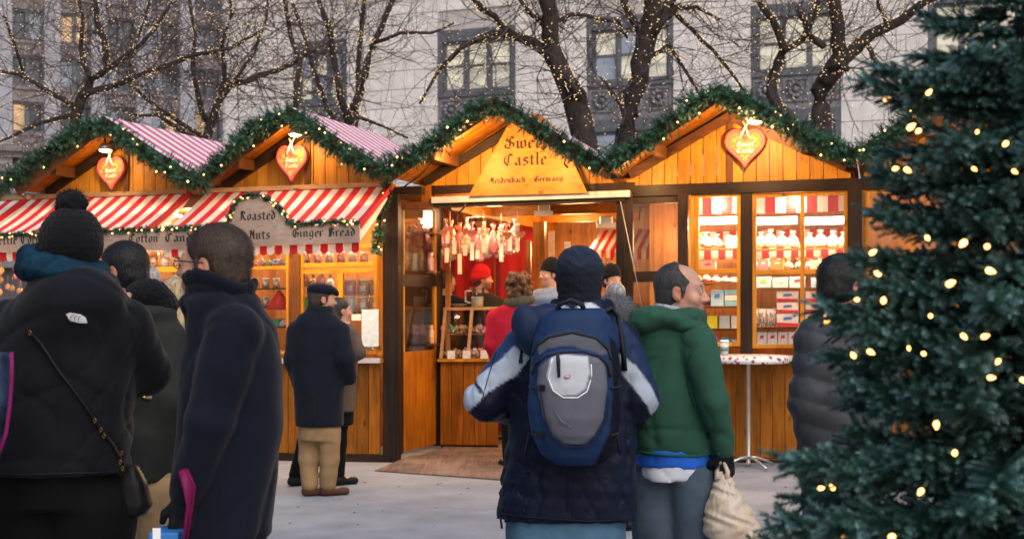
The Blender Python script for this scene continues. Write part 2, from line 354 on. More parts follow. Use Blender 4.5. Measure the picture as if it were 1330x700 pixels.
# ================================================================ pale stone building
B = Frame(770, 45, 18.9)
M['stone'] = mat('limestone', (.68, .625, .59), .85, var=.10, scale=1.2, bump=.25, bscale=25, dist=.02, orand=.02)
M['stone_d'] = mat('stone_joint', (.48, .44, .42), .9, var=.08)
M['iron'] = mat('window_iron', (.12, .125, .14), .5, var=.12, metal=.2, bump=.1)
M['iron2'] = mat('spandrel_iron', (.19, .18, .195), .6, var=.15, bump=.2, bscale=20)
def pane_mat(name, col, s, lines=True):
    m, t, b, L = new_mat(name); b.inputs['Roughness'].default_value = .12; b.inputs['Base Color'].default_value = (.12, .13, .15, 1)
    tc = N(t, 'TexCoord'); mp = N(t, 'Mapping'); mp.inputs['Scale'].default_value = (.5, .5, 2.2) if lines else (.5, .5, .5)
    L.new(tc.outputs['Object'], mp.inputs[0]); oi = N(t, 'ObjectInfo'); mu = N(t, 'Math', operation='MULTIPLY'); mu.inputs[1].default_value = 31
    L.new(oi.outputs['Random'], mu.inputs[0]); L.new(mu.outputs[0], mp.inputs['Location'])
    n = N(t, 'TexNoise'); n.inputs['Scale'].default_value = 1.6; n.inputs['Detail'].default_value = 3; L.new(mp.outputs[0], n.inputs['Vector'])
    r = N(t, 'MapRange'); r.inputs[1].default_value = .38; r.inputs[2].default_value = .62; r.inputs[3].default_value = .55 * s; r.inputs[4].default_value = 1.25 * s
    L.new(n.outputs['Fac'], r.inputs[0]); L.new(r.outputs[0], b.inputs['Emission Strength'])
    b.inputs['Emission Color'].default_value = (*col, 1); m.cycles.emission_sampling = 'NONE'
    return m
M['pane_lit'] = pane_mat('pane_lit_blind', (.80, .70, .50), .42)
M['pane_dim'] = pane_mat('pane_dim', (.30, .33, .40), .30)
M['pane_or'] = pane_mat('pane_orange', (1, .55, .20), .38, False)
M['pane_dk'] = mat('pane_dark', (.05, .055, .07), .15, bump=0, spec=.8)
bld = thing('stone_building', 'tall pale limestone building with grouped iron framed windows behind the bare trees', 'building', B(0, .5, 0))
bays = []                                     # (u0, u1) of each recessed window bay
for a, b_ in ((380, 450), (568, 669), (762, 874), (975, 1092), (1205, 1330)):
    bays.append((B.U(a), B.U(b_)))
UL, UR = B.U(292), B.U(1330) + 6
# top/bottom of windows read at the third bay
_, zt = B.Q(762, 25); _, zb = B.Q(790, 108); _, zs = B.Q(790, 148)
_, zn = B.Q(790, 163)
zb2 = zn - (zt - zb)
mb = MB(); edges = [UL] + [x for p in bays for x in p] + [UR]
for i in range(0, len(edges), 2): mb.box(B, edges[i], edges[i+1], .06, 1.0, -1, zt + 6)
for a, b_ in bays: mb.box(B, a, b_, .062, 1.0, zt, zt + 6); mb.box(B, a, b_, .062, 1.0, -1, zb2 - 1)
mb.build('wall', M['stone_d'], bld)
cnt = 0; bh = .62
rows = [zt + .02 - bh * k for k in range(-4, 13)]
for ri, z0 in enumerate(rows):
    for i in range(0, len(edges), 2):
        a, b_ = edges[i], edges[i+1]; nb = max(1, round((b_ - a) / 1.5)); wd = (b_ - a) / nb
        off = wd / 2 if ri % 2 and nb > 1 else 0
        cuts = [a] + [a + off + wd * k for k in range(0 if off else 1, nb)] + [b_]
        for c0, c1 in zip(cuts[:-1], cuts[1:]):
            if cnt >= 290: break
            cnt += 1
            MB().box(B, c0 + .008, c1 - .008, RNG.uniform(-.004, .004), .1, z0 + .008, z0 + bh - .008).build('stone_block', M['stone'], bld, bevel=.012 if ri > 2 else 0)
for a, b_ in bays:
    for k in range(-4, 0):
        z0 = zt + .02 - bh * k
        if k == -4 or z0 < zt + 3: MB().box(B, a + .008, b_ - .008, 0, .1, z0 + .008 if k else z0, z0 + bh - .008).build('stone_block', M['stone'], bld)
MB().box(B, UL, UR, -.16, .05, zt + 1.30, zt + 1.5).box(B, UL, UR, -.08, .05, zt + 1.16, zt + 1.3).build('string_course', M['stone'], bld)
def bay(a, b_, zt, zb, lit):
    f = ring(B, a, b_, .03, .42, zb-.12, zt, .16, .38, .16).build('window', M['iron'], bld)
    iw = (b_ - a - .32) / 3
    for k in range(3):
        x0 = a + .16 + iw * k; x1 = x0 + iw
        zm = (zb + zt - .3) / 2
        ring(B, x0, x1, .16, .34, zb+.042, zt-.382, .09).build('sash', M['iron'], f)
        MB().box(B, x0+.09, x1-.09, .18, .34, zm-.04, zm+.04).build('meeting_rail', M['iron'], f)
        MB().box(B, x0+.09, x1-.09, .26, .28, zm+.04, zt-.46).build('pane', lit[k % len(lit)], f)
        MB().box(B, x0+.09, x1-.09, .27, .29, zb+.12, zm-.04).build('pane', lit[(k+1) % len(lit)], f)
LITS = [[M['pane_dim'], M['pane_lit']], [M['pane_lit']], [M['pane_lit'], M['pane_dim'], M['pane_lit']], [M['pane_lit']], [M['pane_lit']]]
for (a, b_), lit in zip(bays, LITS):
    bay(a, b_, zt, zb, lit)
    sp = MB().box(B, a, b_, .12, .45, zs-.02, zb-.12).box(B, a, b_, .04, .3, zs-.18, zs-.02)
    iw = (b_ - a) / 3
    for k in range(3):                        # raised panels with a rosette
        x0, x1 = a + iw*k + .07, a + iw*(k+1) - .07; z0, z1 = zs + .06, zb - .2
        for q in ((x0,x1,z0,z0+.06),(x0,x1,z1-.06,z1),(x0,x0+.06,z0+.061,z1-.061),(x1-.06,x1,z0+.061,z1-.061)): sp.box(B, q[0], q[1], .06, .121, q[2], q[3])
    spo = sp.build('spandrel', M['iron2'], bld)
    for k in range(3):
        c = B(a + iw*(k+.5), .07, (zs + zb) / 2 - .06)
        r = MB()
        for q in range(10):
            t = q * math.pi / 5; r.ico(c + Vector((math.cos(t)*.2, 0, math.sin(t)*.2)), .1, sq=(1,.6,1))
        r.ico(c, .12); r.build('rosette', M['iron2'], spo)
    bay(a, b_, zs - .18, zb2, [M['pane_dim']])
# window blinds bright chink far right
# ================================================================ brownish building across the street
B2 = Frame(150, 78, -32.6)
M['brown_st'] = mat('mauve_stone', (.23, .19, .19), .9, var=.14, scale=1.2, bump=.3, bscale=10, dist=.03, orand=.05)
M['brown_d'] = mat('dark_masonry', (.10, .082, .085), .9, var=.15, scale=1.5)
M['pier'] = mat('pale_pier_stone', (.36, .35, .38), .85, var=.12, scale=1.5, orand=.05)
b2 = thing('brown_building', 'dark mauve masonry office block with rows of small windows at upper left', 'building', B2(0, 1, 0))
ua, ub = B2.U(-60), B2.U(318)
_, zf = B2.Q(150, 63); fh = 2.45; bw = 2.5
MB().box(B2, ua, ub, .5, 3, -2, zf + 9).build('wall', M['brown_d'], b2)
nb = int((ub - ua) / bw)
for k in range(nb + 1):
    MB().box(B2, ua + k*bw - .42, ua + k*bw + .42, -.06, .5, 7.0, zf + 9).build('pier', M['pier'], b2)
for r in range(-2, 4):
    z0 = zf + r * fh
    MB().box(B2, ua, ub, .12, .5, z0 - .75, z0).build('spandrel', M['brown_st'], b2)
    MB().box(B2, ua, ub, .04, .2, z0 - .1, z0 + .06).build('sill_course', M['brown_st'], b2)
    for k in range(nb):
        x0 = ua + k*bw + .42; x1 = x0 + bw - .84
        xm = (x0 + x1) / 2
        wf = ring(B2, x0, x1, .2, .49, z0+.062, z0+fh-.752, .12).build('window', M['iron'], b2)
        MB().box(B2, xm-.1, xm+.1, .22, .48, z0+.182, z0+fh-.872).build('mullion', M['iron'], wf)
        for q0, q1 in ((x0+.12, xm-.1), (xm+.1, x1-.12)):
            rr = RNG.random()
            pm = M['pane_or'] if rr < .16 else (M['pane_dim'] if rr < .35 else M['pane_dk'])
            MB().box(B2, q0, q1, .4, .44, z0+.06, z0+fh-.9).build('pane', pm, wf)
for z0, pr in ((zf - 5.9, .5), (zf - 7.0, .8), (zf - 8.1, .4)):
    MB().box(B2, ua, ub, -pr, .5, z0, z0 + .35).box(B2, ua, ub, -pr*.5, .5, z0 - .3, z0 - .002).build('cornice', M['brown_st'], b2)
MB().box(B2, ua, ub, 0, .5, zf - 12, zf - 8.5).build('frieze', M['brown_st'], b2)
# ================================================================ bare trees with fairy lights
def rv(s=1.): return Vector(RNG.normal(size=3) * s)
def bare_tree(label, Y, limbs, seed, ntw=60, tl=1.6, bulbs=900, kids=3, thick=1.):
    if Y <= 26: limbs = [[(q[0], q[1], q[2]*.84) for q in l] for l in limbs]
    if Y > 26: limbs = [[(q[0], q[1], q[2]*.62) for q in l] for l in limbs]
    global RNG; RNG = np.random.default_rng(seed); sc = Y / F
    base = P(limbs[0][0][0], limbs[0][0][1], Y); base.z = G(base.x)
    t = thing('bare_tree', label, 'tree', base, 'leafless trees wound with fairy lights')
    pts_all = []; tw = MB(); bl = MB(); npts = []
    for li, lm in enumerate(limbs):
        dy = 0; path = []; rs = []
        if li == 0: path.append(Vector((base.x, base.y, base.z - .1))); rs.append(lm[0][2] * sc * 1.25)
        for i, q in enumerate(lm):
            if i: dy += RNG.uniform(-.35, .35)
            path.append(P(q[0], q[1], Y + (dy if li else dy * .3))); rs.append(q[2] * sc)
        # subdivide with a little wander
        pp, rr = [], []
        for i in range(len(path) - 1):
            n = max(2, int((path[i+1] - path[i]).length / .3))
            for k in range(n):
                f = k / n; w_ = rs[i]*(1-f) + rs[i+1]*f
                pp.append(path[i].lerp(path[i+1], f) + rv(min(.035, w_ * .28))); rr.append(w_ * RNG.uniform(.92, 1.1))
        pp.append(path[-1]); rr.append(rs[-1])
        MB().tube(pp, rr, n=9).build('trunk' if li == 0 else 'limb', M['bark'], t)
        for i in range(len(pp) - 1):
            L = (pp[i+1] - pp[i]).length
            if pp[i].z > 2.5 or li: npts += [(pp[i].lerp(pp[i+1], RNG.random()), rr[i], (pp[i+1]-pp[i]).normalized(), L)]
    tot = sum(x[3] for x in npts)
    for p, r, d, L in npts:
        for _ in range(max(1, int(bulbs * L / tot + RNG.random()))):
            a = d.cross(rv()).normalized(); bl.ico(p + d * RNG.uniform(-.15, .15) + a * (r + .015), RNG.uniform(.0055, .009))
    def grow(p, d, ln, r, lev):
        n = 4; path = [p]; 
        for i in range(n):
            d = (d + rv(.22) + Vector((0, 0, .06))).normalized(); path.append(path[-1] + d * ln / n)
            if RNG.random() < .14 + .12 * (lev > 0): bl.ico(path[-1] + rv(.02), RNG.uniform(.005, .008))
        tw.tube(path, [r, r*.8, r*.6, r*.45, r*.3], n=3, cap=False)
        if lev > 0:
            for _ in range(kids):
                k = RNG.integers(1, n + 1); dd = (d + rv(.55)).normalized()
                grow(path[k], dd, ln * RNG.uniform(.45, .8), r * .6, lev - 1)
    for _ in range(ntw):
        p, r, d, L = npts[RNG.integers(len(npts))]
        if p.z < 3.2: continue
        dd = (d * .5 + rv(.7)); dd.y *= .6; dd.normalize()
        grow(p, dd, tl * RNG.uniform(.5, 1.1), min(r * .36, .013) * thick, 2)
    tag(tw.build('twigs', M['twig'], t), kind='stuff')
    tag(bl.build('fairy_lights', M['bulb'], t), kind='stuff')
    return t
bare_tree('leafless tree with thick leaning trunk behind the ridge of the sweet shop entrance', 24,
    [[(766,215,19),(748,150,18),(730,98,15),(717,45,14),(706,-10,13),(694,-70,11)],
     [(752,170,13),(757,140,11),(744,110,10),(733,92,8)],
     [(727,97,10),(706,66,8),(676,50,7),(640,43,5),(600,62,4),(570,92,3),(545,135,2)],
     [(706,64,8),(684,52,7),(655,35,5),(628,12,5),(600,-20,4)],
     [(718,50,5),(700,28,4),(683,12,3),(668,-15,3)], [(718,30,4),(745,18,3.5),(780,24,3),(802,28,3),(815,50,2)]], 11, 75, 1.7, 680)
bare_tree('forked leafless tree between the two right hand gables', 25,
    [[(804,225,17),(812,165,16),(822,125,15),(834,85,15),(839,45,14),(846,0,13),(852,-50,12)],
     [(838,65,11),(852,35,9),(866,8,9),(884,-30,8)], [(856,30,6),(880,10,5),(905,10,3),(934,26,2)],
     [(872,14,4),(898,38,3.5),(925,66,3),(948,92,2.5),(966,118,2)], [(832,45,7),(818,22,6),(806,-12,5)],
     [(846,75,4),(868,58,3),(890,92,2.5),(906,118,2)], [(812,150,4),(795,120,3),(780,100,2)]], 12, 78, 1.6, 680)
bare_tree('many limbed leafless tree at right, one limb arching towards the fir', 24,
    [[(1070,230,16),(1067,165,16),(1070,118,15),(1090,72,12),(1086,30,11),(1078,-30,10)],
     [(1074,108,13),(1098,74,11),(1130,47,9),(1166,27,8),(1200,8,7),(1240,-20,6)],
     [(1050,200,9),(1032,165,9),(1010,142,9),(1004,104,8),(1020,66,7),(1010,40,6),(990,12,5),(976,-20,4)],
     [(1018,66,5),(1042,52,5),(1058,24,4),(1066,-12,3)], [(1124,52,4),(1136,78,3.5),(1150,104,3),(1160,112,2)],
     [(1070,60,6),(1052,48,5),(1035,10,4)], [(1150,34,3),(1143,10,3),(1135,-15,2)], [(1078,92,8),(1092,86,6),(1101,90,5)]], 13, 80, 1.5, 800)
bare_tree('slender multi stemmed leafless tree behind the roasted nuts stall', 27,
    [[(450,230,12),(455,170,12),(462,140,10),(474,100,8),(484,60,7),(502,20,6),(522,-25,5)],
     [(455,165,9),(444,128,8),(434,84,7),(428,40,6),(414,0,5)], [(460,145,6),(466,95,6),(468,45,5),(474,-5,4)],
     [(452,175,6),(424,140,5),(408,96,5),(396,50,4),(380,5,4)], [(486,58,4),(520,44,4),(560,44,3),(590,30,2)],
     [(388,180,5),(384,130,6),(388,80,5),(376,40,5),(368,-10,4)], [(462,150,4),(500,165,3),(530,180,2)]], 14, 95, 1.8, 620)
bare_tree('spreading leafless tree above the leftmost gable', 28,
    [[(98,230,13),(99,170,12),(103,128,11),(118,104,8),(140,90,7),(134,50,6),(122,10,6),(116,-30,5)],
     [(104,124,8),(150,112,6),(200,92,5),(250,72,5),(300,62,4),(340,40,3)], [(116,100,6),(104,62,5),(108,25,4),(100,-10,4)],
     [(98,140,6),(62,118,5),(25,98,4),(-20,90,3)], [(120,104,4),(160,80,4),(200,40,4),(230,-5,3)],
     [(98,150,6),(50,160,4),(10,180,3),(-20,190,3)], [(140,90,4),(175,62,3.5),(190,20,3),(198,-10,3)], [(30,100,3),(20,60,3),(5,20,3)]], 15, 190, 2.0, 800, thick=1.1)
bare_tree('crooked leafless tree between the two left gables', 29,
    [[(262,230,11),(268,180,10),(280,140,8),(300,112,7),(340,98,6),(380,84,5),(420,60,4)],
     [(272,165,7),(258,130,6),(250,90,5),(254,45,4),(246,0,4)], [(282,138,5),(292,100,5),(288,60,4),(300,20,4),(296,-15,3)],
     [(262,185,6),(230,165,5),(205,150,4),(170,150,3)], [(300,112,4),(330,70,4),(345,30,3),(350,-10,3)], [(266,180,5),(190,130,4),(160,100,3)]], 16, 140, 2.0, 600)
RNG = np.random.default_rng(99)
# ================================================================ stalls
PK = [-6.40, -4.36, -2.28, -0.16, 2.02]; VL = [-7.42, -5.37, -3.36, -1.24, 1.04, 3.10]
ZP, ZV = 3.53, 2.89                          # roof top at the ridge and in the valley
VF, VB = -.90, 1.78                          # roof front and back
def zr(i, u):                                # roof underside height over u
    p = PK[i]; a, b = VL[i], VL[i+1]
    f = (u - a) / (p - a) if u < p else (b - u) / (b - p)
    return ZV + (ZP - ZV) * f - .15
SL = [('market_stall', 'leftmost wooden stall with striped awning and the kettle corn and cotton candy board', 'market stall'),
      ('market_stall', 'wooden stall with striped awning and the arched roasted nuts and ginger bread board', 'market stall'),
      ('market_stall', 'open fronted wooden sweet shop entrance with the tall trapezoid name board in its gable', 'market stall'),
      ('market_stall', 'wooden stall with tall shop windows full of boxed sweets and a bright gable', 'market stall'),
      ('market_stall', 'rightmost wooden stall mostly hidden behind the blurred fir tree', 'market stall')]
ST = [thing(n, l, c, S((VL[i]+VL[i+1])/2, 0, 0), 'gabled wooden market stalls in a row') for i, (n, l, c) in enumerate(SL)]
VW = [-.45, -.45, 0, 0, 0]
def planks(par, i, u0, u1, z0, z1, v, w=.125, m='pine', name='plank', top=None, th=.025):
    n = max(1, round((u1 - u0) / w)); w = (u1 - u0) / n
    for k in range(n):
        a, b = u0 + k*w + .003, u0 + (k+1)*w - .003
        if top:
            pts = [(a, z0), (b, z0), (b, top(b))]
            if a < PK[i] < b: pts.append((PK[i], top(PK[i])))
            pts.append((a, top(a)))
            if min(p[1] for p in pts[2:]) < z0 + .02: continue
        else: pts = [(a, z0), (b, z0), (b, z1), (a, z1)]
        d = RNG.uniform(-.002, .002)
        MB().prism(S, pts, v + d, v + th + d).build(name, M[m], par, bevel=.003)
for i, st in enumerate(ST):
    a, p, b = VL[i], PK[i], VL[i+1]
    # roof cover: striped cloth strips running down the slope
    n = 20; mb = MB()
    for k in range(n):
        v0 = VF + (VB - VF) * k / n; v1 = VF + (VB - VF) * (k+1) / n
        for q, s_ in ((a, 0), (b, 1)):
            e0 = q + (.012 if q == a else -.012)
            mb.add([S(e0, v0, ZV), S(e0, v1, ZV), S(p, v1, ZP), S(p, v0, ZP)] if s_ == 0 else [S(p, v0, ZP), S(p, v1, ZP), S(e0, v1, ZV), S(e0, v0, ZV)], [(0,1,2,3)][::1], k % 2)
    mb.build('roof_cover', [M['rwhite'], M['rred']], st)
    for s_, (q0, q1) in enumerate(((a + .012, p), (b - .012, p))):
        for k in range(8 if i != 1 else 8):      # soffit boards
            v0 = VF + .012 + k * .112
            x0, x1 = q0, q1; z0, z1 = ZV - .06, ZP - .06
            th = .022
            MB().hexa([S(x0,v0,z0-th),S(x1,v0,z1-th),S(x1,v0+.106,z1-th),S(x0,v0+.106,z0-th),S(x0,v0,z0),S(x1,v0,z1),S(x1,v0+.106,z1),S(x0,v0+.106,z0)]).build('soffit_board', M['pine_h'], st)
        MB().hexa([S(q0,.0,ZV-.09),S(q1,.0,ZP-.09),S(q1,VB,ZP-.09),S(q0,VB,ZV-.09),S(q0,.0,ZV-.006),S(q1,.0,ZP-.006),S(q1,VB,ZP-.006),S(q0,VB,ZV-.006)]).build('roof_deck', M['pine_h'], st)
        f = .40                                   # purlin under each slope, and barge board on the front edge
        x = q0 + (q1 - q0) * f; z = ZV + (ZP - ZV) * f - .14
        MB().bar(S(x, VF + .03, z), S(x, .0, z), .07, .10).build('purlin', M['brown'], st)
        MB().bar(S(q0, VF - .012, ZV - .09), S(q1, VF - .012, ZP - .09), .022, .12, up=(0, 0, 1)).build('barge_board', M['brown_h'], st)
    # wall-plane rafters
    vw = VW[i]
    dm = M['dark_h'] if i in (0, 1, 2) else M['brown_h']
    for q in (a, b):
        MB().bar(S(q + (.1 if q == a else -.1), vw - .035, ZV - .08), S(p, vw - .035, ZP - .19), .05, .085).build('rafter', dm, st)
    zb = 2.70 if i >= 2 else 2.74
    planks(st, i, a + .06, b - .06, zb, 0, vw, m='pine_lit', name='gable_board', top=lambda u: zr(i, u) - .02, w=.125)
    if i != 2:
        MB().box(S, p - .03, p + .03, vw - .03, vw - .004, zb, zr(i, p) - .05).build('gable_post', M['brown'], st)
# ---------- beams and posts
def rect(name, m, st, px0, px1, py0, py1, v, d=.06, bev=.004, dv=0):
    u0, u1 = S.U(px0, v), S.U(px1, v); z1 = S.Q((px0+px1)/2, py0, v)[1]; z0 = S.Q((px0+px1)/2, py1, v)[1]
    return MB().box(S, u0, u1, v, v + d, z0, z1).build(name, M[m] if isinstance(m, str) else m, st, bevel=bev)
E_, R_, L1, L2, R2 = ST[2], ST[3], ST[0], ST[1], ST[4]
# right stall front
rect('beam', 'dark_h', R_, 822, 1108, 236, 251, -.05, .12)
rect('post', 'dark', R_, 1101, 1120, 232, 604, -.055, .12)
rect('post', 'dark', R_, 962, 977, 251, 462, -.04, .1)
rect('post', 'dark', R_, 880, 893, 251, 600, -.06, .1)
rect('base_board', 'dark_h', R_, 893, 1101, 597, 604, -.035, .06)
ug, uh = S.U(893), S.U(1101)
planks(R_, 3, ug, uh, .045, .98, -.02, w=.115, m='pine')
MB().box(S, S.U(895) , uh - .01, -.26, .0, 1.0, 1.03).build('counter_shelf', M['pine_h'], R_)
MB().box(S, S.U(895) , uh - .01, -.275, -.262, .985, 1.04).build('counter_edge', M['alu'], R_)
def window(st, px0, px1, py0, py1, mull=(), rails=(), v=-.02, w=5, m='frame', name='window'):
    u0, u1 = S.U(px0, v), S.U(px1, v); xm = (px0 + px1) / 2
    z1 = S.Q(xm, py0, v)[1]; z0 = S.Q(xm, py1, v)[1]; k = w / 134.
    f = ring(S, u0, u1, v, v+.05, z0, z1, k).build(name, M[m], st, bevel=.003)
    mh = M[m + '_h'] if m + '_h' in M else M[m]
    for q in rails:
        zz = S.Q(xm, q, v)[1]; MB().box(S, u0+k, u1-k, v+.004, v+.046, zz-k*.6, zz+k*.6).build('frame_rail', mh, f, bevel=.003)
    for q in mull:
        uu = S.U(q, v); MB().box(S, uu-k*.5, uu+k*.5, v-.003, v+.049, z0+k, z1-k).build('mullion', M[m], f, bevel=.003)
    us = [u0+k] + [S.U(q, v) for q in mull] + [u1-k]
    for a, b in zip(us[:-1], us[1:]): MB().box(S, a, b, v+.02, v+.024, z0+k, z1-k).build('pane', M['glass'], f)
    return f
window(R_, 897, 962, 251, 450, mull=(905,), rails=(352,)); window(R_, 977, 1101, 250, 452, mull=(1042,), rails=(353,))
# side light between the doorway and the right stall
sl = rect('door', 'dark', R_, 811, 822, 255, 600, -.03, .06)
rect('door_rail', 'dark_h', sl, 822, 880, 251, 264, -.025, .05); rect('door_rail', 'dark_h', sl, 822, 880, 352, 366, -.025, .05)
rect('pane', 'glass', sl, 822, 880, 264, 352, .0, .004, 0); rect('pane', 'glass', sl, 822, 880, 366, 460, .0, .004, 0)
rect('door_panel', 'pine', sl, 822, 880, 460, 598, -.01, .03)
MB().tube([S(S.U(806, -.1), -.1, S.Q(806, 262, -.1)[1]), S(S.U(833, -.1), -.1, S.Q(833, 395, -.1)[1])], .0035, 5).build('cable', M['alu'], sl)
# right stall interior
UI0, UI1 = S.U(820), S.U(1108)
wall_in = M['inner'] = wood('inner_wall', (.42, .17, .05), 'z', dark=.7)
MB().box(S, UI0, UI1, 1.15, 1.18, 0, 2.7).build('back_wall', wall_in, R_)
MB().box(S, UI0, UI1, .05, 1.14, 2.62, 2.66).build('ceiling', wall_in, R_)
MB().box(S, UI1-.03, UI1, .07, 1.14, 0, 2.6).build('side_wall', wall_in, R_)
MB().box(S, UI0, UI1, .05, 1.14, -.02, .04).build('floor', M['dark_h'], R_)
def valance(st, px0, px1, py0, py1, v, per, name='valance', flip=0):
    u0, u1 = S.U(px0, v), S.U(px1, v); z1 = S.Q((px0+px1)/2, py0, v)[1]; z0 = S.Q((px0+px1)/2, py1, v)[1]
    n = max(2, round((u1-u0) / (per/2))); w = (u1-u0) / n; mb = MB()
    for k in range(n):
        a, b = u0 + k*w, u0 + (k+1)*w; r = w/2
        pts = [(a, z0 + r*.8)] + [(a + r - r*math.cos(t*math.pi/6), z0 + r*.8 - r*.8*math.sin(t*math.pi/6)) for t in range(1, 6)] + [(b, z0 + r*.8), (b, z1), (a, z1)]
        o = .012 * math.sin(k * 1.7)
        mb.prism(S, pts, v + o * .3, v + o * .3 + .003, (k + flip) % 2)
    return mb.build(name, [M['white'], M['red']], st)
def flatvalance(st, px0, px1, py0, py1, v, per):
    u0, u1 = S.U(px0, v), S.U(px1, v); z1 = S.Q((px0+px1)/2, py0, v)[1]; z0 = S.Q((px0+px1)/2, py1, v)[1]
    n = max(2, round((u1-u0) / (per/2))); w = (u1-u0) / n; mb = MB()
    for k in range(n):
        mb.box(S, u0+k*w, u0+(k+1)*w, v+.01*math.sin(k*2.), v+.003+.01*math.sin(k*2.), z0, z1, k % 2)
    return mb.build('valance', [M['white'], M['red']], st)
flatvalance(R_, 900, 962, 255, 278, .12, .19); flatvalance(R_, 980, 1103, 254, 276, .12, .19)
valance(R_, 905, 1105, 318, 336, .75, .15); valance(R_, 905, 1105, 299, 318, 1.1, .14)
def shelf(st, px0, px1, py, v, d=.22, m='brown_h', name='shelf'):
    u0, u1 = S.U(px0, v), S.U(px1, v); z = S.Q((px0+px1)/2, py, v)[1]
    MB().box(S, u0, u1, v, v+d, z-.018, z).build(name, M[m], st); return z
for py in (322, 374, 425, 449): shelf(R_, 978, 1103, py, .38, .24)
for py in (322, 368, 398, 427, 449): shelf(R_, 898, 962, py, .38, .24)
for (a, b_) in ((905, 958), (984, 1036), (1046, 1098)):
    u0, u1 = S.U(a, .4), S.U(b_, .4); z = S.Q(a, 288, .4)[1]
    MB().box(S, u0, u1, .30, .34, z-.035, z+.035).build('strip_lamp', M['tube'], R_)
    lamp('AREA', S((u0+u1)/2, .3, z - .06), 22, (1, .62, .28), size=(.35, .12), parent=R_, rot=(0, 0, math.radians(-14.5)))
lamp('POINT', S((UI0+UI1)/2 - .2, .09, 2.5), 20, (1, .68, .36), .06, parent=R_)  # this and the next: unseen fill lights added to brighten the box fronts
lamp('POINT', S((UI0+UI1)/2 + .5, .09, 2.5), 20, (1, .64, .32), .08, parent=R_)
lamp('POINT', S(UI0 + .35, .7, 2.2), 20, (1, .58, .24), .12, parent=R_)
# ---------- goods
PAL = {}
def colmat(c, rough=.5):
    if c not in PAL: PAL[c] = mat('goods_colour', c, rough, var=.08, scale=20, bump=0)
    return PAL[c]
def carton(px0, px1, py0, py1, v, col, label, group, band=None, mark=None, st=None, cat='box'):
    u0, u1 = S.U(px0, v), S.U(px1, v); z1 = S.Q((px0+px1)/2, py0, v)[1]; z0 = S.Q((px0+px1)/2, py1, v)[1]
    mb = MB().box(S, u0+.002, u1-.002, v, v+.13, z0+.001, z1-.002)
    w, h = u1-u0, z1-z0; ms = [colmat(col)]
    if band:
        mb.add([S(u0+.004, v-.002, z0+.02*h), S(u1-.004, v-.002, z0+.02*h), S(u1-.004, v-.002, z0+.26*h), S(u0+.004, v-.002, z0+.34*h)], [(0,1,2,3)], 1); ms.append(colmat(band))
    if mark:
        mb.add([S(u0+.3*w, v-.003, z0+.5*h), S(u0+.72*w, v-.003, z0+.55*h), S(u0+.68*w, v-.003, z0+.78*h), S(u0+.34*w, v-.003, z0+.72*h)], [(0,1,2,3)], len(ms)); ms.append(colmat(mark))
    o = mb.build('sweet_box', ms); return tag(o, label, cat, group)
W_, RD, BL, LB, YL, PKK, OR = (.84, .83, .82), (.62, .04, .05), (.08, .2, .55), (.40, .62, .80), (.85, .75, .02), (.75, .35, .35), (.8, .35, .1)
for r, py in enumerate((378, 392.5, 407)):
    carton(1008.5, 1037, py, py+14 if r < 2 else 424.5, .40, W_, ['topmost', 'middle', 'lowest'][r] + ' red banded white box of the stack in the middle window', 'red banded boxes stacked in the window', RD, BL)
    carton(1046, 1074, py, py+14 if r < 2 else 424.5, .40, W_, ['topmost', 'middle', 'lowest'][r] + ' red banded white box of the stack behind the right pane', 'red banded boxes stacked in the right pane', RD, BL)
for k in range(2): carton(982 + k*13, 994.5 + k*13, 401, 424.5, .40, W_, ['left', 'right'][k] + ' one of two plain white upright boxes beside the red banded stack', 'white upright boxes', None, (.3,.3,.35))
for k in range(4):
    carton(983 + k*13.6, 996 + k*13.6, 431, 448.5, .40, W_, 'small carton on the lowest shelf of the middle window, ' + nth(k), 'small cartons on the lowest shelf', None, RD)
    carton(1047 + k*13.2, 1059 + k*13.2, 431, 448.5, .40, W_, 'small carton on the lowest shelf of the right pane, ' + nth(k), 'small cartons in the right pane', None, RD)
for k in range(5): carton(981 + k*22 + (6 if k > 2 else 0), 1001.5 + k*22 + (6 if k > 2 else 0), 359 + (k % 2), 373.5, .40, [LB, (.5, .68, .75), LB, (.3, .5, .75), LB][k], 'pale blue packet on the shelf below the window rail, ' + nth(k), 'blue packets below the rail', None, [YL, W_, RD, YL, W_][k])
carton(923, 940, 376, 397.5, .40, LB, 'light blue card box with a figure print left of the stacked blue boxes', None, None, BL)
for k in range(3): carton(941, 960, 376 + k*7.2, 383 + k*7.2, .40, (.25, .55, .75) if k != 1 else W_, ['top', 'middle', 'bottom'][k] + ' flat box of the blue stack of three in the left window', 'flat blue boxes')
for a, b_, c, nm in ((899, 915, PKK, 'salmon pink'), (917, 932, YL, 'bright yellow'), (934, 948, (.55, .68, .75), 'pale grey blue'), (949.5, 960, W_, 'white')):
    carton(a, b_, 410, 426.5, .40, c, nm + ' square box on the lower shelf of the left window', None)
carton(909, 929, 339, 351.5, .1, PKK, 'pink box standing on the middle rail of the left window', None, None, RD)
carton(944, 958, 306, 321.5, .40, W_, 'white lettered box on the top shelf of the left window', None, None, (.3, .25, .25))
for a, b_, c in ((1000, 1018, OR), (984, 998, PKK), (1052, 1066, W_), (1070, 1085, OR)):
    carton(a, b_, 337, 350, .22, c, {OR: 'orange', PKK: 'pink', W_: 'white'}[c] + ' low packet behind the middle rail ' + ('of the left half' if a < 1030 else 'of the right half') + ' of the big window', 'low packets behind the rail', None, W_)
